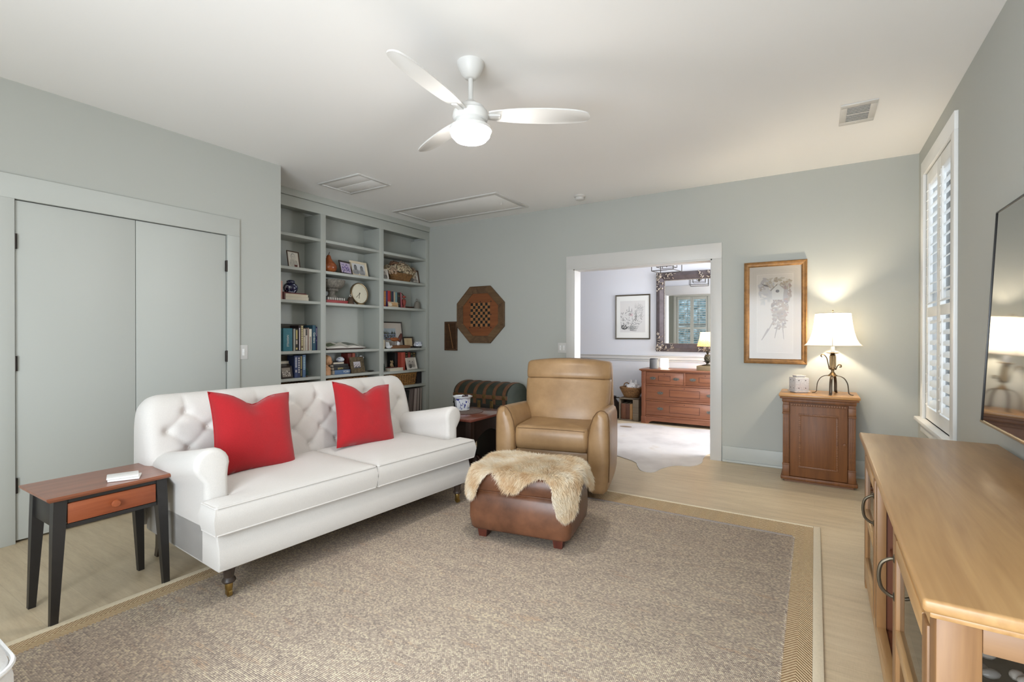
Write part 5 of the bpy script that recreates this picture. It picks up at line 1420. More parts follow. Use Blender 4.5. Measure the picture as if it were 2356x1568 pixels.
it = [(rc(-.09, -.075, .09, .075), 0, (222, 216, 206))] + person(-.03, -.06, .10, (170, 150, 136), (90, 76, 70), (60, 50, 46)) + person(.04, -.065, .085, (180, 160, 146), (200, 190, 180), (80, 66, 58))
photo('brown framed photo to the right of the hydrangea basket', -4.700, 5.015, 1.945, .215, .195, .020, BRFR, it, 12, -4)
it = [(rc(-.052, -.045, .052, .045), 0, (150, 140, 128))]
rg = random.Random(6)
for i in range(30): it.append((ell(rg.uniform(-.045, .045), rg.uniform(-.04, .012), .008, .007, 7), .0001 + i * 1e-6, rg.choice([(206, 196, 186), (176, 166, 158), (96, 84, 80)])))
photo('dark framed family snapshot on the lower left shelf', -4.630, 3.060, z5, .142, .128, .016, DKFR, it, 10, 8, back=(120, 108, 96))
flatbook('white book lying above the dark framed snapshot', -4.700, 3.075, z5 + .150, .115, .10, .026, (220, 214, 204), spine_out=False)
tag(box('bookend_block', (-4.82, 3.00, z5), (-4.70, 3.14, z5 + .1495), bookmat((70, 62, 50)), None, .003), 'dark wooden block under the white book on the lower left shelf', 'wood block')
zm5 = SHZ[1][4]
it = [(rc(-.062, -.048, .062, .052), 0, (190, 184, 190))]
for i in range(7): it += person(-.05 + i * .0165, -.048 + (i % 3) * .008, .05, (206, 196, 196), (60 + 20 * (i % 3), 58 + 20 * (i % 3), 66 + 20 * (i % 3)), (60, 54, 58), .0001 * i)
photo('mottled bark frame with group photo beside the stacked books', -4.630, 3.985, zm5, .238, .190, .056, MOTFR, it, 11, 10, back=(150, 144, 146), d=.014)
zr5 = SHZ[2][4]
it = [(rc(-.085, -.05, .085, .055), 0, (200, 192, 184))] + person(-.03, -.05, .10, (190, 180, 172), (90, 84, 80), (60, 56, 54)) + person(.035, -.05, .09, (196, 186, 178), (220, 214, 206), (70, 64, 60))
photo('pewter framed couple photo in front of the small dark books', -4.630, 4.905, zr5, .225, .165, .020, WHFR, it, 13, 8)
# landscape in a thin brown frame with wide mat
zr4 = SHZ[2][3]
it = [(rc(-.115, -.070, .125, .088), .0001, (150, 162, 178)), (rc(-.115, .03, .125, .088), .0002, (176, 188, 196))]
rg = random.Random(8)
for i in range(60): it.append((ell(rg.uniform(-.10, .11), rg.uniform(-.06, .02), rg.uniform(.008, .018), rg.uniform(.004, .010), 7, rg.uniform(-.3, .3)), .0003 + i * 1e-6, rg.choice([(92, 100, 122), (110, 116, 140), (84, 90, 84), (140, 146, 160), (104, 100, 84)])))
for i in range(22):
    x = rg.uniform(-.105, .115); it.append(([(x - .008, .015), (x + .008, .015), (x, .03 + rg.random() * .04)], .0005 + i * 1e-6, rg.choice([(70, 76, 58), (88, 88, 64), (58, 62, 56)])))
photo('thin brown framed landscape with white mat behind the carved birds', -4.770, 4.640, zr4, .50, .352, .014, DKFR, [(p, z, c) for p, z, c in it], 8, 0, back=(206, 196, 186), cat='picture')
it = [(rc(-.07, -.05, .07, .055), 0, (214, 190, 150))] + [(stroke(-.03, .03 - i * .022, .035, .032 - i * .022, .005), .0001, (150, 104, 66)) for i in range(4)]
photo('small square dark frame with tan card beside the blue porcelain bowl', -4.745, 4.960, zr4, .190, .150, .018, DKFR, it, 9, 0, back=(212, 188, 150))

# ------------------------------------------------------------------ ornaments, left bay
z3 = SHZ[0][2]
book('pink paperback standing behind the dark blue ginger jar', -4.640, 2.985, 3.020, z3, .19, .14, (206, 160, 146))
book('thin maroon book standing at the left of the stacked white books', -4.625, 3.022, 3.036, z3, .082, .12, (96, 48, 44))
flatbook('ivory book at the bottom of the stack under the blue ginger jar', -4.622, 3.178, z3, .276, .19, .036, (212, 208, 194), spine_out=False)
flatbook('maroon covered book in the middle of the stack under the ginger jar', -4.624, 3.176, z3 + .036, .268, .19, .030, (206, 190, 156), spine_out=False)
flatbook('thin maroon book on top of the stack under the ginger jar', -4.640, 3.165, z3 + .066, .258, .18, .013, (98, 38, 40), spine_out=True)
DB = bluewhite('dark_blue_ginger_glaze', 34, .56, True)
t = thing('ginger_jar', 'round dark blue ginger jar with white blossoms on stacked books', 'jar', (-4.715, 3.160, z3 + .079))
bm = NB(); LA(bm, [(.040, 0), (.052, .006), (.068, .030), (.074, .055), (.066, .085), (.046, .103), (.036, .107), (0, .107)], 32); done(bm, 'jar_body', DB, t)
bm = NB(); LA(bm, [(.039, .105), (.041, .108), (.041, .124), (.034, .134), (.012, .140), (0, .140)], 28); done(bm, 'lid', DB, t)
PINEG = plain('dark_green_miniature', (38, 62, 52), rough=.6, var=.3, scale=60)
def minitree(label, x, y, z, h):
    t = thing('miniature_tree', label, 'figurine', (x, y, z))
    bm = NB(); LA(bm, [(.008, 0), (.008, h * .18), (0, h * .18)], 10); done(bm, 'trunk', MAHOG, t)
    for i in range(4):
        zz = h * (.16 + .19 * i); r = h * (.27 - .05 * i)
        bm = NB(); LA(bm, [(r, zz), (r * .9, zz + h * .02), (r * .35, zz + h * .20), (0, zz + h * .27)], 14); done(bm, 'branch_tier', PINEG, t)
minitree('miniature dark green tree beside the four blue books', -4.640, 3.300, z5, .105)
minitree('miniature dark green tree at the left end of the shelf above the wicker basket', -4.640, 4.400, zr5, .115)

# ------------------------------------------------------------------ ornaments, middle bay
t = thing('gourd', 'orange-brown bottle gourd on the middle shelf', 'gourd', (-4.72, 3.640, 1.945))
k = NT('burnished_gourd'); v = k.coord(); k.base(k.ramp(k.noise(v, 14, 3), [(.3, lin((130, 66, 34))), (.7, lin((176, 98, 54)))])); k.b.inputs['Roughness'].default_value = .22; GOURD = k.m
bm = NB(); LA(bm, [(0, .0), (.045, .004), (.080, .028), (.092, .060), (.086, .092), (.066, .120), (.042, .142), (.028, .168), (.024, .19), (.014, .205), (0, .208)], 32); done(bm, 'gourd_body', GOURD, t)
bm = NB(); TU(bm, spline([(0, 0, .206), (.002, .004, .225), (.0, .012, .24)], 4), .004, 6); done(bm, 'stem', CONE, t)
bm = NB(); LA(bm, [(.011, 0), (.011, .004), (0, .004)], 14, T(.035, .078, .070) @ R(rad(65), 'Z') @ R(rad(90), 'Y')); done(bm, 'hole', HOLE, t)
t = thing('urn', 'weathered stone urn standing on the striped book', 'urn', (-4.720, 3.680, 1.669))
STONE = plain('weathered_stone', (122, 116, 106), rough=.85, var=.35, scale=45, bump=.6, bscale=70, bdist=.004)
bm = NB(); LA(bm, [(.062, 0), (.064, .010), (.046, .022), (.036, .040), (.038, .060), (.050, .078), (.072, .092), (.078, .100)], 32); done(bm, 'pedestal', STONE, t)
bm = NB(); LA(bm, [(.060, .100), (.090, .104), (.118, .120), (.140, .152), (.148, .182), (.152, .196), (.140, .200), (.128, .186), (.10, .14), (0, .125)], 36); done(bm, 'bowl', STONE, t)
bm = NB()
for i in range(20):
    a_ = 2 * PI * i / 20; SP(bm, (.066 * math.cos(a_), .066 * math.sin(a_), .086), (.009, .009, .016), 8, 6)
done(bm, 'gadroon_band', STONE, t)
zm3 = SHZ[1][2]
flatbook('red book lying under the striped book on the middle shelf', -4.620, 3.690, zm3, .310, .20, .034, (150, 56, 56))
t = flatbook('black and white striped book lying under the stone urn', -4.640, 3.672, zm3 + .034, .262, .20, .034, (40, 38, 36))
inkmesh('spine_stripes', [(rc(-.105 + i * .0245, -.014, -.105 + i * .0245 + .012, .014), 0, (226, 220, 208)) for i in range(10)], t, Matrix(((0, 0, 1, .0012), (1, 0, 0, 0), (0, 1, 0, .017), (0, 0, 0, 1))))
t = thing('hand_bell', 'small brown hand bell in front of the round clock', 'bell', (-4.625, 3.868, zm3))
BELLM = plain('brown_bell_metal', (84, 66, 52), rough=.5, metal=.5, var=.2, scale=30)
bm = NB(); LA(bm, [(.046, 0), (.044, .008), (.036, .040), (.030, .066), (.020, .082), (0, .086)], 24); done(bm, 'bell_cup', BELLM, t)
bm = NB(); TU(bm, [(0, .014 * math.cos(w), .099 + .014 * math.sin(w)) for w in [2 * PI * i / 16 for i in range(16)]], .0035, 6, closed=True); done(bm, 'ring', plain('bright_ring', (196, 190, 180), rough=.25, metal=.9), t)
t = thing('round_clock', 'round cream-faced clock with thin brass rim leaning on the middle shelf', 'clock'); t.matrix_world = face_px(-4.668, 4.035, zm3 + .001) @ R(rad(-7), 'X')
Cc = T(0, .134, 0)
CREAM = plain('cream_dial', (214, 208, 186), rough=.4, var=.02)
bm = NB(); LA(bm, [(.118, .0), (.128, .004), (.130, .024), (.124, .032), (.117, .030), (.1165, .0)], 48, caps=False); done(bm, 'rim', plain('brass_clock_rim', (136, 116, 86), rough=.35, metal=.7), t, M=Cc)
bm = NB(); LA(bm, [(0, .0), (.118, .0), (.117, .022), (0, .022)], 48); dl = done(bm, 'dial', CREAM, t, M=Cc)
its = []
for i in range(12):
    a_ = i * PI / 6; r0, r1 = (.090, .104) if i % 3 == 0 else (.094, .103)
    its.append((stroke(r0 * math.sin(a_), r0 * math.cos(a_), r1 * math.sin(a_), r1 * math.cos(a_), .0035), 0, (130, 124, 104)))
inkmesh('hour_marks', its, t, Cc @ T(0, 0, .0226))
STEEL = plain('dark_clock_hand', (96, 92, 80), rough=.4, metal=.6)
for a_, L_, w_ in ((228, .075, .004), (194, .062, .005)):
    bm = NB(); BX(bm, (-w_ / 2, -.012, .024), (w_ / 2, L_, .0255), M=R(-rad(a_), 'Z')); done(bm, 'hand', STEEL, t, M=Cc)
bm = NB(); CY(bm, (0, 0, .023), (0, 0, .028), .007, seg=14); done(bm, 'hub', STEEL, t, M=Cc)
bm = NB(); BX(bm, (-.05, 0, -.012), (.05, .010, .04), .003); done(bm, 'stand', plain('brass_clock_stand', (150, 126, 88), rough=.4, metal=.6), t)
zm4 = SHZ[1][3]
t = thing('open_book', 'large open picture book lying on a low stand in the middle bay', 'book', (-4.71, 3.81, zm4 + .040), rot=(0, rad(13), 0))
PAPER = plain('coated_page', (224, 218, 208), rough=.5, var=.02)
def leaf(sgn):
    prof = [(sgn * .275 * q_, .030 * math.sin(PI * min(1, q_ * 1.15)) * (1 - q_) + .004 + .016 * (1 - q_) * q_) for q_ in [i / 12 for i in range(13)]]
    bm = NB(); LOFT(bm, [[Vector((x, y, z)) for y, z in prof] + [Vector((x, y, 0.001)) for y, z in reversed(prof)] for x in (-.10, .10)]); return done(bm, 'page_block', PAPER, t, ang=60), prof
for sgn in (-1, 1):
    o, prof = leaf(sgn)
    its = []; bmq = NB()
    sel = prof[2:11] if sgn > 0 else prof[5:11]
    LOFT(bmq, [[Vector((x, y, z + .0008)) for y, z in sel] for x in ((-.075, .055) if sgn > 0 else (-.06, .05))], False, False, closed=False); done(bmq, 'printed_photo', plain('landscape_photo_%d' % (sgn + 1), (112, 116, 104) if sgn > 0 else (104, 112, 84), rough=.5, var=.35, scale=30), o)
box('cover', (-.105, -.282, -.008), (.105, .282, .001), bookmat((64, 54, 46)), t, .001)
t = thing('book_stand', 'dark wooden wedge propping the open picture book', 'book stand', (-4.71, 3.81, zm4))
bm = NB(); PR(bm, [(-.09, 0), (.085, 0), (.085, .006), (-.09, .047)], -.25, .25, Matrix(((1, 0, 0, 0), (0, 0, 1, 0), (0, 1, 0, 0), (0, 0, 0, 1)))); done(bm, 'wedge', MAHOG, t)
bm = NB(); SP(bm, (.02, -.285, .030), (.05, .018, .024), 12, 8); done(bm, 'carved_end', CONE, t)
# lower middle shelf
TERRA = plain('pale_terracotta', (192, 146, 108), rough=.7, var=.12, scale=14)
t = thing('child_bust', 'pale terracotta bust of a child looking down', 'bust', (-4.66, 3.560, zm5), rad(30))
bm = NB(); LA(bm, [(.055, 0), (.060, .004), (.060, .045), (.056, .050), (.062, .070), (.052, .085), (.030, .095), (.026, .120)], 28, sx=.8, sy=1.05); done(bm, 'shoulders', TERRA, t)
bm = NB(); SP(bm, (.010, 0, .168), (.052, .046, .056), 24, 16, R(rad(0), 'Y')); SP(bm, (.040, 0, .142), (.022, .024, .024), 14, 10); SP(bm, (.062, 0, .150), (.009, .008, .010), 10, 8); SP(bm, (.058, 0, .130), (.006, .012, .005), 10, 8)
for s in (-1, 1): SP(bm, (.048, s * .022, .146), (.014, .015, .014), 10, 8); SP(bm, (.005, s * .046, .155), (.012, .006, .016), 10, 8)
done(bm, 'head', TERRA, t)
bm = NB(); SP(bm, (.0, 0, .182), (.054, .049, .045), 20, 12); done(bm, 'hair_cap', plain('terracotta_hair', (156, 120, 84), rough=.8, var=.2, scale=40), t)
gs = 'books stacked beside the terracotta bust'
flatbook('blue book reading YORK at the bottom of the stack by the bust', -4.630, 3.762, zm5, .222, .17, .050, (76, 104, 140), group=gs, ttl=('YORK', .036, WHITEINK, .055))
flatbook('black book with yellow EDITH lettering in the middle of the stack', -4.632, 3.752, zm5 + .050, .214, .17, .034, (26, 24, 24), group=gs, ttl=('EDITH', .026, GOLDINK, -.02))
flatbook('black book with dim lettering on top of the stack by the bust', -4.634, 3.742, zm5 + .084, .206, .17, .032, (30, 30, 28), group=gs)
flatbook('grey book crossing the top of the stack by the bust', -4.650, 3.725, zm5 + .116, .150, .14, .024, (92, 86, 86), group=gs, spine_out=False)
t = thing('small_ginger_pot', 'small white and blue pot lying on the stacked books', 'pot', (-4.69, 3.775, zm5 + .140))
bm = NB(); LA(bm, [(.028, 0), (.042, .010), (.048, .024), (.042, .040), (.030, .048), (0, .048)], 24); done(bm, 'pot_body', bluewhite('blue_sprig_glaze', 60, .57), t)
bm = NB(); LA(bm, [(.030, .048), (.032, .052), (.016, .058), (0, .059)], 20); done(bm, 'lid', PORC, t)
book('dark red hardback standing behind the stacked books', -4.715, 3.905, 3.962, zm5, .234, .12, (112, 38, 30))
book('orange-red hardback standing behind the mottled bark frame', -4.705, 3.966, 4.004, zm5, .236, .12, (168, 82, 58))
book('dark grey hardback standing next to the orange-red book', -4.705, 4.006, 4.030, zm5, .230, .12, (64, 66, 66))
t = thing('porcelain_figurine', 'tiny white porcelain figurine behind the mottled bark frame', 'figurine', (-4.77, 4.145, zm5))
bm = NB(); LA(bm, [(.022, 0), (.024, .01), (.012, .04), (.014, .10), (.010, .15), (0, .16)], 16); done(bm, 'robe', PORC, t)
bm = NB(); SP(bm, (0, 0, .178), .022, 14, 10); SP(bm, (0, .03, .172), (.012, .022, .014), 12, 8); done(bm, 'head', PORC, t)
t = thing('reading_glasses_case', 'flat dark case lying on the lower middle shelf', 'case', (-4.640, 4.185, zm5))
bm = NB(); SP(bm, (0, 0, .010), (.026, .052, .010), 18, 8); done(bm, 'case_shell', BLK, t)
bm = NB(); TU(bm, [(.0268 * math.cos(w), .0525 * math.sin(w), .010) for w in [2 * PI * i / 24 for i in range(24)]], .0014, 5, closed=True); done(bm, 'hinge_seam', STEEL, t)

# ------------------------------------------------------------------ wicker baskets
def wicker(name, c1, c2):
    k = NT(name); v = k.coord(); k.base(k.ramp(k.noise(v, 40, 3, .6), [(.3, lin(c1)), (.7, lin(c2))])); k.b.inputs['Roughness'].default_value = .6; return k.m
WICK = wicker('golden_wicker', (128, 84, 40), (184, 138, 80)); WICKB = wicker('brown_wicker', (104, 74, 44), (158, 118, 74))
def basket(t, w, d, h, mat, taper=.9, rows=11, r=.012, corner=.05, open_grid=False):
    """w along local y, d along local x"""
    n = 56
    def ring(f_, z, off=0.0):
        s = taper + (1 - taper) * f_; return [(x, y) for x, y in rrect(d * s + 2 * off, w * s + 2 * off, corner, 7)]
    base_pts = ring(0, 0); NPT = len(base_pts)
    bm = NB(); PR(bm, [(x * .97, y * .97) for x, y in ring(0, 0)], 0, .008); done(bm, 'basket_base', mat, t)
    bm = NB()
    # resample perimeter
    def per(f_, m, off=0.0):
        P_ = [Vector((x, y, 0)) for x, y in ring(f_, 0, off)]; P_.append(P_[0]); cum = [0]
        for a_, b_ in zip(P_[:-1], P_[1:]): cum.append(cum[-1] + (b_ - a_).length)
        out = []; j = 0
        for i in range(m):
            s = cum[-1] * i / m
            while cum[j + 1] < s: j += 1
            q_ = (s - cum[j]) / max(1e-9, cum[j + 1] - cum[j]); out.append(P_[j].lerp(P_[j + 1], q_))
        return out
    m = n * 2
    for k_ in range(rows):
        f_ = (k_ + .5) / rows; z = .01 + (h - .015) * f_; pts = []
        for i, p in enumerate(per(f_, m)):
            nn = Vector((p.x / d, p.y / w, 0)).normalized(); off = (.0035 if (i // 2 + k_) % 2 == 0 else -.0035)
            pts.append(Vector((p.x, p.y, z)) + nn * off)
        TU(bm, pts, (h / rows) * (.30 if open_grid else .52), 5, closed=True)
    done(bm, 'weave', mat, t)
    bm = NB()
    for i in range(0, n, 2 if open_grid else 2):
        a_, b_ = per(0, n)[i], per(1, n)[i]; TU(bm, [(a_.x, a_.y, .004), (b_.x, b_.y, h)], .0042, 5)
    done(bm, 'stakes', mat, t)
    bm = NB(); rp = per(1, m)
    for ph in (0, PI): TU(bm, [Vector((p.x, p.y, h + .002)) + Vector((p.x / d, p.y / w, 0)).normalized() * .006 * math.cos(i * .9 + ph) + Vector((0, 0, .006 * math.sin(i * .9 + ph))) for i, p in enumerate(rp)], .0055, 5, closed=True)
    done(bm, 'braided_rim', mat, t)
zb1 = SHZ[0][5]
LINER = plain('dark_basket_liner', (58, 40, 26), rough=.9)
for lab, y, x, w, d, h, z in (('shallow wicker basket low in the left bay showing only its rim', 3.080, -4.735, .44, .23, .148, zb1), ('wicker basket low in the middle bay just above the sofa back', 3.850, -4.735, .58, .23, .152, SHZ[1][5])):
    t = thing('wicker_basket', lab, 'basket', (x, y, z), group='wicker baskets on the low shelves'); basket(t, w, d, h, WICKB)
t = thing('wicker_basket', 'golden open-weave wicker basket low in the right bay', 'basket', (-4.725, 4.760, SHZ[2][5]), group='wicker baskets on the low shelves'); basket(t, .50, .20, .155, WICK, .93, 7, open_grid=True)
box('inner_box', (-.088, -.232, .008), (.088, .232, .130), LINER, t, .01)
tag(box('black_box', (-4.82, 5.030, SHZ[2][5]), (-4.655, 5.120, SHZ[2][5] + .165), plain('black_linen_box', (34, 30, 34), rough=.8), None, .003), 'black box beside the golden wicker basket', 'box')

# ------------------------------------------------------------------ right bay
t = thing('hydrangea_basket', 'basket of dried cream hydrangeas on the upper right shelf', 'flower arrangement', (-4.715, 4.745, 1.945))
basket(t, .34, .20, .10, WICKB, .82, 10)
PET = [plain('dried_petal_cream', (204, 186, 156), rough=.9, var=.2, scale=60), plain('dried_petal_pink', (182, 156, 132), rough=.9, var=.2, scale=60), plain('dried_petal_brown', (134, 98, 74), rough=.9, var=.2, scale=60)]
rg = random.Random(21)
heads = [(-.02, -.17, .14, .075, 0), (.03, -.09, .15, .08, 0), (-.03, -.06, .205, .075, 2), (.04, .0, .165, .085, 0), (-.01, .05, .205, .08, 1), (.045, .09, .14, .08, 0), (-.02, .14, .18, .075, 0), (.02, .20, .145, .075, 1), (.05, -.16, .11, .065, 1), (-.03, .24, .13, .06, 0), (.05, .17, .10, .06, 0), (.0, -.22, .11, .06, 0)]
for (x, y, z, r, ci) in heads:
    V = []; F = []
    for _ in range(95):
        a_ = rg.uniform(0, 2 * PI); u_ = rg.uniform(-.35, 1); s = math.sqrt(1 - u_ * u_); nr = Vector((s * math.cos(a_), s * math.sin(a_), u_)); c = nr * r * rg.uniform(.78, 1.0)
        tx = nr.orthogonal().normalized(); ty = nr.cross(tx); a0 = rg.uniform(0, PI); ps = rg.uniform(.012, .018)
        for q_ in range(4):
            w = a0 + q_ * PI / 2; e1 = tx * math.cos(w) + ty * math.sin(w); e2 = tx * math.cos(w + .6) + ty * math.sin(w + .6); e3 = tx * math.cos(w - .6) + ty * math.sin(w - .6)
            b = len(V); V += [c, c + e3 * ps * .75 + nr * .002, c + e1 * ps + nr * rg.uniform(.002, .008), c + e2 * ps * .75 + nr * .002]; F.append((b, b + 1, b + 2, b + 3))
    me = bpy.data.meshes.new('flower_head'); me.from_pydata(V, [], F); me.materials.append(PET[ci])
    o = bpy.data.objects.new('flower_head', me); COL.objects.link(o); o.parent = t; o.location = (x, y, z)
zr3 = SHZ[2][2]; gr = 'small books on the shelf below the hydrangeas'
for lab, y0, y1, h, col, mk in (('red and gold book at the left of the row below the hydrangeas', 4.405, 4.440, .202, (150, 70, 44), tick(8, (206, 170, 90), .05, .9)), ('purple book second in the row below the hydrangeas', 4.442, 4.470, .204, (70, 52, 96), None), ('bright red book third in the row below the hydrangeas', 4.472, 4.520, .208, (164, 46, 44), None), ('dark green book fourth in the row below the hydrangeas', 4.523, 4.546, .204, (50, 58, 48), None),
                               ('navy book fifth in the row below the hydrangeas', 4.548, 4.572, .204, (36, 38, 64), None), ('buff book sixth in the row below the hydrangeas', 4.575, 4.603, .198, (166, 150, 126), None), ('pale teal book seventh in the row below the hydrangeas', 4.606, 4.636, .198, (112, 146, 146), None), ('black leather book eighth in the row below the hydrangeas', 4.639, 4.692, .196, (42, 36, 34), [(.2, .25, (120, 96, 50)), (.7, .75, (120, 96, 50))])):
    book(lab, -4.640, y0, y1, zr3, h, .14, col, group=gr, marks=mk)
book('thin pink book leaning at the end of the row below the hydrangeas', -4.640, 4.716, 4.735, zr3, .205, .14, (166, 92, 100), lean=7, group=gr)
t = thing('postcard', 'small tan card propped in front of the row of small books', 'card'); t.matrix_world = face_px(-4.604, 4.533, zr3 + .001) @ R(rad(-10), 'X')
box('card', (-.088, 0, 0), (.088, .066, .002), plain('tan_card', (186, 164, 134), rough=.8), t); inkmesh('card_picture', [(ell(.02, .036, .055, .022), 0, (190, 150, 104)), (ell(-.05, .03, .03, .02), .0001, (206, 196, 178)), (rc(-.02, .012, .07, .02), .0002, (140, 108, 74))], t, T(0, 0, .0026))
t = thing('carved_parrot', 'red carved bird figure beside the leaning pink book', 'figurine', (-4.67, 4.790, zr3))
REDF = plain('faded_red_paint', (140, 62, 52), rough=.7, var=.25, scale=40)
bm = NB(); LA(bm, [(.022, 0), (.024, .01), (.016, .03), (.026, .06), (.030, .09), (.022, .118), (0, .126)], 18); done(bm, 'body', REDF, t)
bm = NB(); SP(bm, (0, -.002, .150), (.018, .026, .020), 14, 10); CY(bm, (0, .018, .152), (0, .046, .146), .010, .001, 10); done(bm, 'head', REDF, t)
bm = NB(); TU(bm, spline([(0, -.01, .165), (0, -.025, .185), (0, -.045, .195)], 4), .005, 6); done(bm, 'crest', MAHOG, t)
t = thing('dark_plate', 'dark shallow dish lying beside the grey bell', 'dish', (-4.72, 4.905, zr3))
bm = NB(); LA(bm, [(.055, 0), (.060, .004), (.088, .018), (.092, .020), (.086, .020), (.055, .008), (0, .007)], 30); done(bm, 'dish_bowl', MAHOG, t)
bm = NB(); LA(bm, [(.088, .018), (.094, .021), (.088, .023)], 30); done(bm, 'dish_rim', MAHOG, t)
t = thing('grey_bell', 'grey ceramic bell with ring handle near the wall end of the shelf', 'bell', (-4.645, 5.012, zr3))
GREYB = plain('grey_stoneware', (126, 120, 110), rough=.6, var=.1)
bm = NB(); LA(bm, [(.046, 0), (.045, .01), (.040, .05), (.030, .088), (.014, .104), (0, .106)], 24); done(bm, 'bell_cup', GREYB, t)
bm = NB(); TU(bm, [(0, .015 * math.cos(w), .120 + .016 * math.sin(w)) for w in [2 * PI * i / 16 for i in range(16)]], .004, 6, closed=True); done(bm, 'ring', GREYB, t)
# art shelf: candle, dove, carved birds on a log, bowl
t = thing('pillar_candle', 'ivory pillar candle at the left end beside the white dove', 'candle', (-4.665, 4.405, zr4))
bm = NB(); LA(bm, [(.027, 0), (.028, .003), (.028, .117), (.022, .120), (0, .116)], 24); done(bm, 'wax', plain('ivory_wax', (220, 208, 178), rough=.5), t); bm = NB(); CY(bm, (0, 0, .115), (0, 0, .128), .0015, seg=6); done(bm, 'wick', BLK, t)
t = thing('dove_figurine', 'small white dove figurine with raised wings', 'figurine', (-4.630, 4.480, zr4))
bm = NB(); SP(bm, (0, 0, .022), (.022, .046, .020), 16, 10); SP(bm, (0, .045, .030), (.012, .014, .012), 10, 8); CY(bm, (0, .055, .030), (0, .068, .028), .005, .001, 8); done(bm, 'body', PORC, t)
for s in (-1, 1):
    bm = NB(); PR(bm, [(-.03, 0), (.02, 0), (-.005, .05), (-.03, .065)], -.003, .003, face_px(s * .010, -.005, .025) @ R(rad(s * 12), 'Y')); done(bm, 'wing', PORC, t)
t = thing('carved_birds', 'pair of carved russet shorebirds mounted on a driftwood log', 'sculpture', (-4.655, 4.700, zr4))
LOGM = wood('driftwood', (104, 66, 38), (142, 98, 62), 'y', 20, .7); RUSS = wood('russet_bird_wood', (118, 58, 26), (170, 98, 50), 'y', 16, .4); BIRDD = plain('dark_bird_wood', (84, 38, 28), rough=.45, var=.2)
bm = NB(); LOFT(bm, [[Vector((dx_ * s, y, .022 + dz * s)) for dx_, dz in ((-.032, -.022), (.032, -.022), (.036, 0), (.022, .018), (-.02, .020), (-.034, .002))] for y, s in ((-.175, .8), (-.10, 1.0), (.02, 1.05), (.12, .95), (.175, .75))]); done(bm, 'log', LOGM, t)
bm = NB(); SP(bm, (0, -.09, .118), (.022, .075, .026), 18, 12, R(0, 'X')); CY(bm, (0, -.15, .128), (0, -.245, .122), .006, .002, 8); SP(bm, (0, -.150, .128), (.013, .020, .013), 12, 8); done(bm, 'bird_body', RUSS, t)
for y in (-.11, -.065):
    bm = NB(); TU(bm, [(0, y, .100), (0, y + .008, .07), (0, y, .036)], .0025, 6); done(bm, 'bird_leg', BIRDD, t)
bm = NB(); SP(bm, (0, 0, 0), (.020, .030, .062), 18, 12, T(0, .005, .135) @ R(rad(-22), 'X')); SP(bm, (0, .022, .178), (.014, .016, .020), 12, 8); done(bm, 'bird_body', BIRDD, t)
for y in (-.022, -.006):
    bm = NB(); TU(bm, [(0, y, .085), (0, y, .036)], .0025, 6); done(bm, 'bird_leg', BIRDD, t)
bm = NB(); SP(bm, (.0, -.03, .062), (.018, .030, .030), 14, 10); done(bm, 'pale_egg', PORC, t)
t = thing('porcelain_bowl', 'small blue and white footed porcelain bowl near the wall', 'bowl', (-4.680, 5.072, zr4))
bm = NB(); LA(bm, [(.040, .014), (.058, .024), (.062, .045), (.054, .062), (.050, .066), (.056, .080), (.052, .081), (.046, .066), (.05, .03), (0, .022)], 30); done(bm, 'bowl_body', bluewhite('small_bowl_glaze', 46, .54), t)
bm = NB(); LA(bm, [(.030, .004), (.046, .008), (.044, .015), (.03, .015)], 24)
for i in range(4): SP(bm, (.04 * math.cos(i * PI / 2 + .6), .04 * math.sin(i * PI / 2 + .6), .005), (.008, .008, .005), 8, 6)
done(bm, 'wooden_stand', BLK, t)
# lower right shelf
flatbook('white book lying flat on the lower right shelf', -4.628, 4.620, zr5, .236, .15, .040, (222, 216, 206), spine_out=False)
t = thing('seated_dog_figurine', 'small tan seated dog figurine on the white book', 'figurine', (-4.675, 4.570, zr5 + .052), rad(0))
DOGM = plain('tan_figurine', (150, 126, 92), rough=.6, var=.25, scale=60)
bm = NB(); SP(bm, (0, 0, .030), (.020, .022, .030), 14, 10); SP(bm, (.004, .002, .066), (.016, .018, .016), 12, 8); SP(bm, (.018, .004, .062), (.010, .008, .008), 10, 6)
for s in (-1, 1): SP(bm, (.016, s * .012, .010), (.007, .006, .016), 8, 6); SP(bm, (0, s * .016, .076), (.005, .006, .012), 8, 6)
done(bm, 'body', DOGM, t)
bm = NB(); TU(bm, spline([(-.018, .0, .008), (-.032, .006, .010), (-.036, .018, .012)], 4), .004, 6); done(bm, 'tail', DOGM, t)
tag(box('wooden_stand', (-4.735, 4.515, zr5 + .0405), (-4.640, 4.640, zr5 + .052), MAHOG, None, .002), 'thin dark wooden stand under the seated dog figurine', 'stand')
book('large black hardback standing behind the white book', -4.705, 4.660, 4.712, zr5, .236, .14, (20, 18, 18))
book('orange-red hardback standing beside the pewter framed couple photo', -4.640, 4.714, 4.784, zr5, .238, .17, (172, 74, 58))
gq = 'small dark books behind the pewter framed photo'
for lab, y0, y1, col, mk in (('black gilt-banded book just right of the orange-red hardback', 4.850, 4.905, (40, 34, 28), [(.06, .10, GD), (.2, .24, GD)]), ('red leather book behind the pewter framed couple photo', 4.908, 4.955, (150, 54, 46), [(.08, .12, (120, 90, 50))]), ('dark green gilt book behind the pewter framed couple photo', 4.958, 5.000, (38, 40, 32), [(.06, .14, (120, 104, 60))]), ('brown gilt book last behind the pewter framed couple photo', 5.003, 5.055, (58, 46, 30), [(.05, .12, (140, 116, 60)), (.2, .26, (140, 116, 60))])):
    book(lab, -4.710, y0, y1, zr5, .232, .12, col, group=gq, marks=mk)
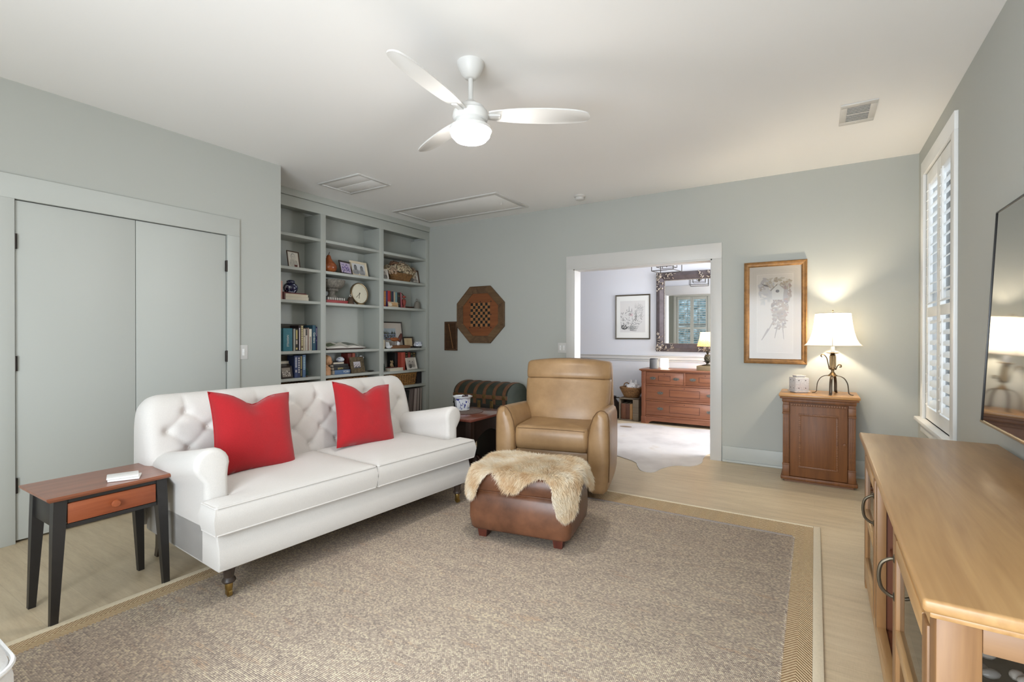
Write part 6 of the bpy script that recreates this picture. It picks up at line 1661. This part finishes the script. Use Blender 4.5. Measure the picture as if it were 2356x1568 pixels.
# records on the bottom shelf
zl = SHZ[2][6]; gl = 'record sleeves on the bottom shelf of the right bay'
LPC = [(150, 140, 132), (176, 166, 156), (118, 106, 102), (60, 52, 50), (140, 126, 124), (98, 88, 86), (166, 152, 146), (84, 70, 66)]
LPN = ['grey', 'pale grey', 'mauve-grey', 'charcoal', 'taupe', 'dark taupe', 'pale pinkish', 'brown']
ORD = ['first', 'second', 'third', 'fourth', 'fifth', 'sixth', 'seventh', 'eighth', 'ninth', 'tenth', 'eleventh', 'twelfth', 'thirteenth', 'fourteenth', 'fifteenth', 'sixteenth', 'seventeenth', 'eighteenth', 'nineteenth', 'twentieth', 'twenty-first', 'twenty-second']
def sleeve(label, y, w, h, col, lean):
    t = thing('record_sleeve', label, 'record', (-4.632, y, zl), group=gl); t.rotation_euler = (rad(lean), 0, 0); m = bookmat(col)
    bm = NB(); BX(bm, (-.22, -w / 2, 0), (0, w / 2, h), .0008); done(bm, 'jacket', m, t)
    box('spine_edge', (0, -w * .3, .004), (.0008, w * .3, h - .004), bookmat(tuple(min(255, int(c * 1.18)) for c in col)), t)
sleeve('thick brown boxed record set leaning at the left of the records', 4.700, .030, .300, (84, 66, 50), -9)
sleeve('slim pale blue record sleeve beside the brown boxed set', 4.734, .012, .280, (140, 158, 176), -9)
sleeve('wide black record box left of the thin pale sleeves', 4.785, .060, .305, (22, 20, 20), -8)
rg = random.Random(33)
for i in range(22):
    ci = rg.randrange(len(LPC)); nth = 22 - i
    sleeve('thin %s record sleeve, %s from the wall end of the bottom shelf' % (LPN[ci], ORD[nth - 1]), 4.838 + i * .0122, .0105, .312, LPC[ci], -7.0 + i * .30)

# ================================================================== THE HALL BEYOND
REDOAK = wood('red_oak_dresser', (112, 62, 38), (150, 96, 64), 'x', 14, .4, coat=.15)
REDOAKZ = wood('red_oak_upright', (106, 58, 36), (142, 88, 58), 'z', 14, .4)
PULL = plain('tarnished_pull', (112, 108, 100), rough=.4, metal=.7, var=.3, scale=60)
INLAY = plain('dark_inlay', (74, 40, 28), rough=.6)
dx = thing('dresser', 'antique red-brown oak dresser with brass pulls under the ornate mirror', 'dresser', (-1.50, 6.85, 0))
dw2, dd2, dh = .585, .44, .765
box('carcass', (-dw2, .012, .10), (dw2, dd2, .735), REDOAKZ, dx, .003)
bm = NB(); BX(bm, (-dw2 - .03, -.03, .745), (dw2 + .03, dd2 + .01, dh), .006); done(bm, 'top', REDOAK, dx)
box('top_moulding', (-dw2 - .012, -.014, .732), (dw2 + .012, dd2, .745), REDOAK, dx, .004)
for s in (-1, 1):
    x = s * (dw2 - .028); p_ = box('corner_post', (x - .030, -.006, 0), (x + .030, .03, .732), REDOAKZ, dx, .003)
    for i in range(9): box('reeded_notch', (x - .031, -.010, .565 + i * .017), (x + .031, -.004, .574 + i * .017), REDOAKZ, p_, .002)
    box('post_block', (x - .034, -.012, .0), (x + .034, .03, .10), REDOAKZ, p_, .003)
def pull(par, x, z):
    bm = NB(); PR(bm, [(p.x, p.y) for p in spline([(-.042, 0, 0), (-.03, .014, 0), (-.012, .014, 0), (0, .022, 0), (.012, .014, 0), (.03, .014, 0), (.042, 0, 0), (.026, -.018, 0), (0, -.022, 0), (-.026, -.018, 0)], 3, True)], 0, .003, face_my(x, -.004, z)); pl = done(bm, 'pull_plate', PULL, par)
    bm = NB(); TU(bm, spline([(x - .028, -.008, z + .004), (x - .024, -.02, z - .010), (x, -.024, z - .016), (x + .024, -.02, z - .010), (x + .028, -.008, z + .004)], 4), .003, 6); done(bm, 'bail_handle', PULL, par)
def drawer(x0, x1, z0, z1, two):
    d_ = box('drawer', (x0, -.004, z0), (x1, .02, z1), REDOAK, dx, .003); cx = (x0 + x1) / 2; w = x1 - x0; zc = (z0 + z1) / 2
    off = w * .31
    for s in (-1, 1): pull(d_, cx + s * off, zc)
    hw, hh = (w * .16, (z1 - z0) * .22) if two else (w * .19, (z1 - z0) * .26)
    bm = NB()
    for lo, hi in (((cx - hw, -.006, zc - hh), (cx + hw, -.0035, zc - hh + .004)), ((cx - hw, -.006, zc + hh - .004), (cx + hw, -.0035, zc + hh)), ((cx - hw, -.006, zc - hh), (cx - hw + .004, -.0035, zc + hh)), ((cx + hw - .004, -.006, zc - hh), (cx + hw, -.0035, zc + hh))): BX(bm, lo, hi)
    done(bm, 'incised_border', INLAY, d_)
    bm = NB(); CY(bm, (cx, -.006, zc + hh + .022), (cx, -.003, zc + hh + .022), .006, seg=10); done(bm, 'keyhole', INLAY, d_)
xi = dw2 - .062
drawer(-xi, -.012, .560, .722, True); drawer(.012, xi, .560, .722, True)
drawer(-xi, xi, .345, .535, False); drawer(-xi, xi, .125, .318, False)
for z0, z1 in ((.538, .557), (.321, .342)): box('drawer_rail', (-xi, -.012, z0), (xi, .02, z1), REDOAK, dx, .005)
box('drawer_divider', (-.012, -.008, .557), (.012, .02, .728), REDOAK, dx, .003)
box('base_moulding', (-xi, -.012, .100), (xi, .02, .122), REDOAK, dx, .005)
sk_ = [(-xi, .10), (-xi, 0), (-xi + .03, .0), (-xi + .06, .03), (-xi + .10, .042), (xi - .10, .042), (xi - .06, .03), (xi - .03, 0), (xi, 0), (xi, .10)]
bm = NB(); PR(bm, sk_, 0, .02, face_my(0, .01, 0)); done(bm, 'bracket_skirt', REDOAK, dx)

# ornate mirror
PEW = plain('dark_pewter_frame', (88, 80, 82), rough=.4, metal=.3, var=.2, scale=14)
SILV = plain('rubbed_silver_carving', (156, 146, 134), rough=.45, metal=.4, var=.4, scale=60)
mr = thing('wall_mirror', 'large ornate pewter framed mirror above the dresser', 'mirror'); mr.matrix_world = face_my(-1.568, HY, 1.581)
mw, mh = .876, 1.162
picture_frame(mr, mw, mh, .120, .05, PEW, prof=[(0, 0), (0, .03), (.10, .044), (.45, .05), (.70, .036), (.78, .03), (1.0, .02), (1.0, 0)])
k = NT('silvered_glass'); k.base((.90, .92, .93, 1)); k.b.inputs['Metallic'].default_value = 1.0; k.b.inputs['Roughness'].default_value = .015
box('mirror_glass', (-mw / 2 + .11, -mh / 2 + .11, .006), (mw / 2 - .11, mh / 2 - .11, .012), k.m, mr)
bm = NB(); ww, hh_ = mw / 2 - .118, mh / 2 - .118
nb_ = 36
for i in range(nb_):
    f_ = -ww + 2 * ww * (i + .5) / nb_
    for s in (-1, 1): SP(bm, (f_, s * hh_, .024), (.009, .006, .007), 6, 4)
nb_ = 48
for i in range(nb_):
    f_ = -hh_ + 2 * hh_ * (i + .5) / nb_
    for s in (-1, 1): SP(bm, (s * ww, f_, .024), (.006, .009, .007), 6, 4)
done(bm, 'beaded_inner_edge', SILV, mr)
rg = random.Random(17)
for sx_ in (-1, 1):
    for sy_ in (-1, 1):
        bm = NB()
        for i in range(46):
            d_ = rg.random() ** 1.2 * .27; along = i % 2
            x, y = (mw / 2 - .01 - d_, mh / 2 - .012 - rg.random() * .085) if along else (mw / 2 - .012 - rg.random() * .085, mh / 2 - .01 - d_)
            a_ = rg.uniform(0, PI); SP(bm, (0, 0, 0), (rg.uniform(.014, .026), rg.uniform(.006, .010), .012), 8, 6, T(sx_ * x, sy_ * y, .047 + rg.uniform(0, .008)) @ R(a_, 'Z'))
        SP(bm, (sx_ * (mw / 2 - .06), sy_ * (mh / 2 - .06), .056), (.026, .026, .018), 14, 8)
        done(bm, 'carved_corner', SILV, mr)

# ink sketch
SKFR = wood('dark_sketch_frame', (62, 56, 44), (84, 76, 60), 'x', 20, .45)
sp = thing('framed_sketch', 'dark framed ink sketch of a towered building in the hall', 'picture'); sp.matrix_world = face_my(-2.372, HY, 1.519)
picture_frame(sp, .545, .682, .020, .02, SKFR)
box('mat_board', (-.258, -.326, .003), (.258, .326, .007), plain('white_mat_board', (226, 226, 220), rough=.85, var=.01), sp)
it = [(rc(-.195, -.235, .195, .245), 0, (210, 208, 204))]
rg = random.Random(13); INKC = [(70, 72, 70), (110, 112, 108), (144, 146, 142), (60, 60, 58)]
def st(x0, y0, x1, y1, w, c): it.append((stroke(x0, y0, x1, y1, w), .0002 + len(it) * 1e-6, c))
for i in range(90):     # tree boughs
    a_ = rg.uniform(.4, 1.9); x, y = rg.uniform(.03, .15), rg.uniform(-.02, .17); l_ = rg.uniform(.02, .06); st(x, y, x + l_ * math.cos(a_), y + l_ * math.sin(a_), rg.uniform(.002, .005), rg.choice([(150, 150, 146), (170, 170, 166), (130, 132, 128)]))
st(.045, -.06, .055, .10, .010, (110, 110, 106)); st(.06, -.05, .065, .06, .006, (130, 130, 126))
for x, h0, h1 in ((-.09, .09, .12), (-.055, .08, .165), (-.012, .08, .13)): st(x, h0, x, h1, .008, (96, 98, 96))
for i in range(10): st(-.115 + i * .013, .05 + .03 * math.sin(PI * i / 9), -.105 + i * .013, .065 + .03 * math.sin(PI * i / 9), .006, INKC[i % 3])
for i in range(120):
    x, y = rg.uniform(-.18, .06), rg.uniform(-.20, .06); st(x, y, x + rg.uniform(-.015, .015), y + rg.uniform(.005, .03), rg.uniform(.003, .010), rg.choice(INKC))
for i in range(40):
    x, y = rg.uniform(-.02, .14), rg.uniform(-.12, -.02); st(x, y, x + rg.uniform(.005, .025), y + rg.uniform(-.008, .008), rg.uniform(.003, .008), rg.choice(INKC))
for i in range(8): st(-.04, -.135 - i * .010, .10 - i * .006, -.14 - i * .011, .007, rg.choice(INKC))
for i in range(20): x, y = rg.uniform(-.18, -.09), rg.uniform(-.20, -.13); st(x, y, x + rg.uniform(-.01, .03), y + rg.uniform(.01, .04), .013, (64, 66, 62))
it.append((ell(-.02, .03, .03, .022), .00015, (208, 186, 186)))
inkmesh('ink_drawing', it, sp, T(0, 0, .0075))
box('glazing', (-.25, -.32, .0105), (.25, .32, .012), PICGLASS, sp)

# on the dresser
zd = dh
t = thing('smart_speaker', 'grey cylindrical speaker on the dresser', 'speaker', (-1.952, 7.0, zd))
bm = NB(); LA(bm, [(.058, 0), (.062, .004), (.062, .128), (.058, .134)], 32); done(bm, 'mesh_body', plain('grey_speaker_mesh', (104, 104, 104), rough=.8, var=.1, scale=150, bump=.4, bscale=400), t)
bm = NB(); LA(bm, [(.058, .134), (.056, .144), (0, .145)], 32); done(bm, 'top_cap', plain('dark_speaker_cap', (58, 58, 60), rough=.4), t)
t = thing('glass_night_light', 'glowing frosted glass cylinder light on the dresser', 'lamp', (-1.81, 7.02, zd))
bm = NB(); LA(bm, [(.045, 0), (.048, .006), (.045, .012)], 28); done(bm, 'base', PORC, t)
bm = NB(); LA(bm, [(.055, .012), (.057, .02), (.057, .138), (.052, .145), (0, .146)], 28); done(bm, 'glowing_glass', emit('warm_frosted_glow', (1.0, .90, .70, 1), 5.0), t)
t = flatbook('thick tan book under the pineapple lamp on the dresser', -1.37, 7.02, zd, .24, .30, .062, (128, 112, 82), spine_out=True)
t.location = (-1.235, 6.90, zd); t.rotation_euler = (0, 0, rad(-90))
pl = thing('pineapple_lamp', 'small lit lamp with bronze pineapple base and woven shade', 'lamp', (-1.235, 7.02, zd + .0625))
PBR = plain('verdigris_bronze', (72, 66, 50), rough=.5, metal=.5, var=.3, scale=40)
bm = NB(); LA(bm, [(.075, 0), (.078, .006), (.060, .014), (.020, .022), (.016, .036)], 28); done(bm, 'foot', PBR, pl)
for i in range(7):
    a_ = 2 * PI * i / 7
    bm = NB(); TU(bm, spline([(.012 * math.cos(a_), .012 * math.sin(a_), .035), (.040 * math.cos(a_), .040 * math.sin(a_), .055), (.066 * math.cos(a_), .066 * math.sin(a_), .050)], 4), .008, 6, flat=(1, .3), radii=[.004, .007, .009, .010, .010, .009, .007, .004, .001]); done(bm, 'lower_leaf', PBR, pl)
bm = NB(); LA(bm, [(.012, .05), (.030, .062), (.040, .095), (.036, .130), (.020, .150), (.010, .155)], 20)
for k_ in range(5):
    for i in range(9):
        a_ = 2 * PI * (i + .5 * (k_ % 2)) / 9; r_ = (.034, .041, .041, .037, .028)[k_]; SP(bm, (r_ * math.cos(a_), r_ * math.sin(a_), .068 + k_ * .019), (.008, .008, .009), 6, 4)
done(bm, 'pineapple_body', PBR, pl)
for i in range(9):
    a_ = 2 * PI * i / 9
    bm = NB(); TU(bm, spline([(.008 * math.cos(a_), .008 * math.sin(a_), .15), (.024 * math.cos(a_), .024 * math.sin(a_), .20), (.058 * math.cos(a_), .058 * math.sin(a_), .235)], 4), .008, 6, flat=(1, .3), radii=[.004, .006, .008, .008, .008, .007, .005, .003, .001]); done(bm, 'crown_leaf', PBR, pl)
bm = NB(); CY(bm, (0, 0, .15), (0, 0, .30), .005, seg=10); done(bm, 'stem', PBR, pl)
k = NT('woven_straw_shade'); k.n.remove(k.b); v = k.coord(); w_ = k.noise(v, 120, 3, .7)
cc = k.ramp(w_, [(.35, lin((160, 112, 66))), (.65, lin((236, 206, 160)))])
df = k.new('BsdfDiffuse'); tl = k.new('BsdfTranslucent'); mx = k.new('MixShader'); mx.inputs[0].default_value = .55
k.link(cc, df.inputs[0]); k.link(cc, tl.inputs[0]); k.link(df.outputs[0], mx.inputs[1]); k.link(tl.outputs[0], mx.inputs[2]); k.link(mx.outputs[0], k.out.inputs[0])
bm = NB(); LOFT(bm, [[Vector((r_ * math.cos(2 * PI * i / 40), r_ * math.sin(2 * PI * i / 40), z)) for i in range(40)] for r_, z in ((.135, .262), (.118, .32), (.102, .38), (.090, .455))], False, False); done(bm, 'shade', k.m, pl)
bm = NB(); SP(bm, (0, 0, .345), .026, 14, 10); done(bm, 'bulb', emit('amber_bulb', (1.0, .74, .42, 1), 18.0), pl)
point('pineapple_lamp_light', (0, 0, .40), 7, (1.0, .74, .45), .025, pl)

# crate with basket beside the dresser, dark jug behind
CRW = wood('grey_barn_wood', (96, 84, 70), (140, 126, 106), 'x', 12, .8)
cr = thing('wooden_crate', 'weathered wooden crate standing on end beside the dresser', 'crate', (-2.29, 6.90, 0), rad(0))
for nm, lo, hi in (('side_board', (-.145, 0, 0), (-.130, .30, .325)), ('side_board', (.060, 0, 0), (.145, .30, .325)), ('top_board', (-.145, 0, .310), (.145, .30, .328)), ('bottom_board', (-.130, 0, 0), (.060, .30, .018)), ('back_board', (-.130, .285, .018), (.060, .30, .31))): box(nm, lo, hi, CRW, cr, .003)
for i, (lab, y0, y1, c_) in enumerate((('brown book standing in the crate on the left', -.120, -.050, (106, 66, 46)), ('darker brown book standing in the crate centre', -.048, .010, (88, 54, 40)), ('tan book with cream pages standing in the crate beside the crate post', .012, .052, (170, 128, 80)))):
    t = book(lab, 0, y0, y1, 0, .225, .20, c_, group='books in the crate'); t.location = (-2.29 + (y0 + y1) / 2, 6.92, .0185); t.rotation_euler = (0, 0, rad(-90))
bk = thing('white_tissue_basket', 'round wicker basket of white tissue on top of the crate', 'basket', (-2.29, 7.04, .3285))
basket(bk, .30, .30, .145, WICKB, .66, 9, corner=.09)
bm = NB(); TU(bm, spline([(-.13, .03, .14), (-.12, .03, .19), (-.075, .03, .205), (-.04, .03, .17)], 5), .008, 6); done(bm, 'handle', WICKB, bk)
t = thing('tissue_paper', 'crumpled white tissue paper in the wicker basket on the crate', 'tissue paper', (-2.27, 7.04, .44))
bm = NB(); bmesh.ops.create_icosphere(bm, subdivisions=3, radius=.1)
for v_ in bm.verts:
    n_ = noise.noise(v_.co * 22) ; v_.co *= 1 + .35 * n_; v_.co.z = v_.co.z * .7 + .03
done(bm, 'crumpled_sheet', plain('white_tissue', (232, 230, 228), rough=.9), t, ang=15)
bm = NB()
for i in range(5):
    a_ = i * 1.3; PR(bm, [(-.02, 0), (.02, 0), (.006, .075), (-.008, .08)], -.001, .001, T(.04 * math.cos(a_), .03 * math.sin(a_), .07) @ R(a_, 'Z') @ R(rad(75), 'X'))
done(bm, 'tissue_points', plain('white_tissue_tip', (236, 234, 232), rough=.9), t)
t = thing('stoneware_jug', 'dark stoneware jug on the hall floor behind the armchair', 'jug', (-2.60, 7.08, 0))
JUG = plain('dark_brown_glaze', (58, 48, 42), rough=.3, var=.2)
bm = NB(); LA(bm, [(.10, 0), (.125, .02), (.14, .12), (.12, .20), (.07, .26), (.05, .29), (.062, .32), (.055, .325), (.045, .30), (0, .28)], 32); done(bm, 'jug_body', JUG, t)
bm = NB(); TU(bm, spline([(.055, 0, .30), (.11, 0, .30), (.14, 0, .24), (.12, 0, .19)], 5), .010, 8); done(bm, 'handle', JUG, t)

# cowhide
k = NT('pale_cowhide'); v = k.coord()
k.base(k.ramp(k.noise(v, 1.8, 4, .55), [(.32, lin((188, 182, 178))), (.5, lin((208, 203, 199))), (.62, lin((214, 209, 204))), (.75, lin((192, 176, 156)))])); k.b.inputs['Roughness'].default_value = .85; k.b.inputs['Specular IOR Level'].default_value = .2
k.bump(k.noise(v, 90, 3), .2, .002)
hp = spline([(-1.75, 4.84, 0), (-1.50, 4.69, 0), (-1.42, 4.54, 0), (-1.34, 4.41, 0), (-1.24, 4.42, 0), (-1.20, 4.60, 0), (-1.12, 4.76, 0), (-.99, 4.82, 0), (-.93, 4.98, 0), (-.95, 5.2, 0), (-.93, 5.42, 0), (-.72, 5.7, 0), (-.60, 6.1, 0), (-.62, 6.45, 0), (-.82, 6.70, 0), (-1.20, 6.78, 0), (-1.55, 6.70, 0), (-1.9, 6.76, 0), (-2.2, 6.70, 0), (-2.45, 6.45, 0), (-2.42, 6.15, 0), (-2.25, 5.85, 0), (-2.28, 5.5, 0), (-2.22, 5.25, 0), (-2.05, 5.0, 0)], 6, True)
ch_ = thing('cowhide_rug', 'pale cowhide rug spread through the doorway into the hall', 'rug', (-1.55, 5.6, 0))
bm = NB(); PR(bm, [(p.x + 1.55, p.y - 5.6) for p in hp], .0005, .006); done(bm, 'hide', k.m, ch_)
bm = NB(); SP(bm, (-.62, .82, .006), (.085, .05, .0012), 16, 6); done(bm, 'brown_spot', plain('cowhide_spot', (132, 112, 88), rough=.85), ch_)

# wire lantern pendant
WIRE = plain('dark_bronze_wire', (74, 68, 62), rough=.5, metal=.5)
ln_ = thing('lantern_pendant', 'open wire-box lantern pendant hanging in the hall', 'pendant light', (-1.60, 6.30, 2.05), rad(-8))
def cage(w, z0, z1, r):
    bm = NB(); c = [(-w, -w), (w, -w), (w, w), (-w, w)]
    for i in range(4):
        a_, b_ = c[i], c[(i + 1) % 4]
        for z in (z0, z1): TU(bm, [(*a_, z), (*b_, z)], r, 6)
        TU(bm, [(*a_, z0), (*a_, z1)], r, 6)
    return bm
done(cage(.14, 0, .40, .005), 'outer_cage', WIRE, ln_); done(cage(.095, .05, .35, .004), 'inner_cage', WIRE, ln_)
bm = NB(); CY(bm, (0, 0, .35), (0, 0, .69), .006, seg=10); TU(bm, [(-.14, 0, .40), (.14, 0, .40)], .004, 6); TU(bm, [(0, -.14, .40), (0, .14, .40)], .004, 6); CY(bm, (0, 0, .09), (0, 0, .35), .006, seg=10); done(bm, 'stem', WIRE, ln_)
bm = NB(); LA(bm, [(.05, .678), (.06, .69)], 24); done(bm, 'ceiling_cup', WIRE, ln_)
for i in range(4):
    a_ = i * PI / 2 + .4; x, y = .045 * math.cos(a_), .045 * math.sin(a_)
    bm = NB(); TU(bm, spline([(0, 0, .085), (x * .7, y * .7, .08), (x, y, .10)], 4), .004, 6); CY(bm, (x, y, .10), (x, y, .16), .009, seg=10); done(bm, 'candle_arm', WIRE, ln_)
    bm = NB(); LA(bm, [(.008, .16), (.014, .18), (.012, .20), (0, .222)], 12, T(x, y, 0)); done(bm, 'bulb', PORC, ln_)
bm = NB(); SP(bm, (0, 0, .085), (.018, .018, .02), 12, 8); SP(bm, (0, 0, .06), .008, 8, 6); done(bm, 'finial', WIRE, ln_)
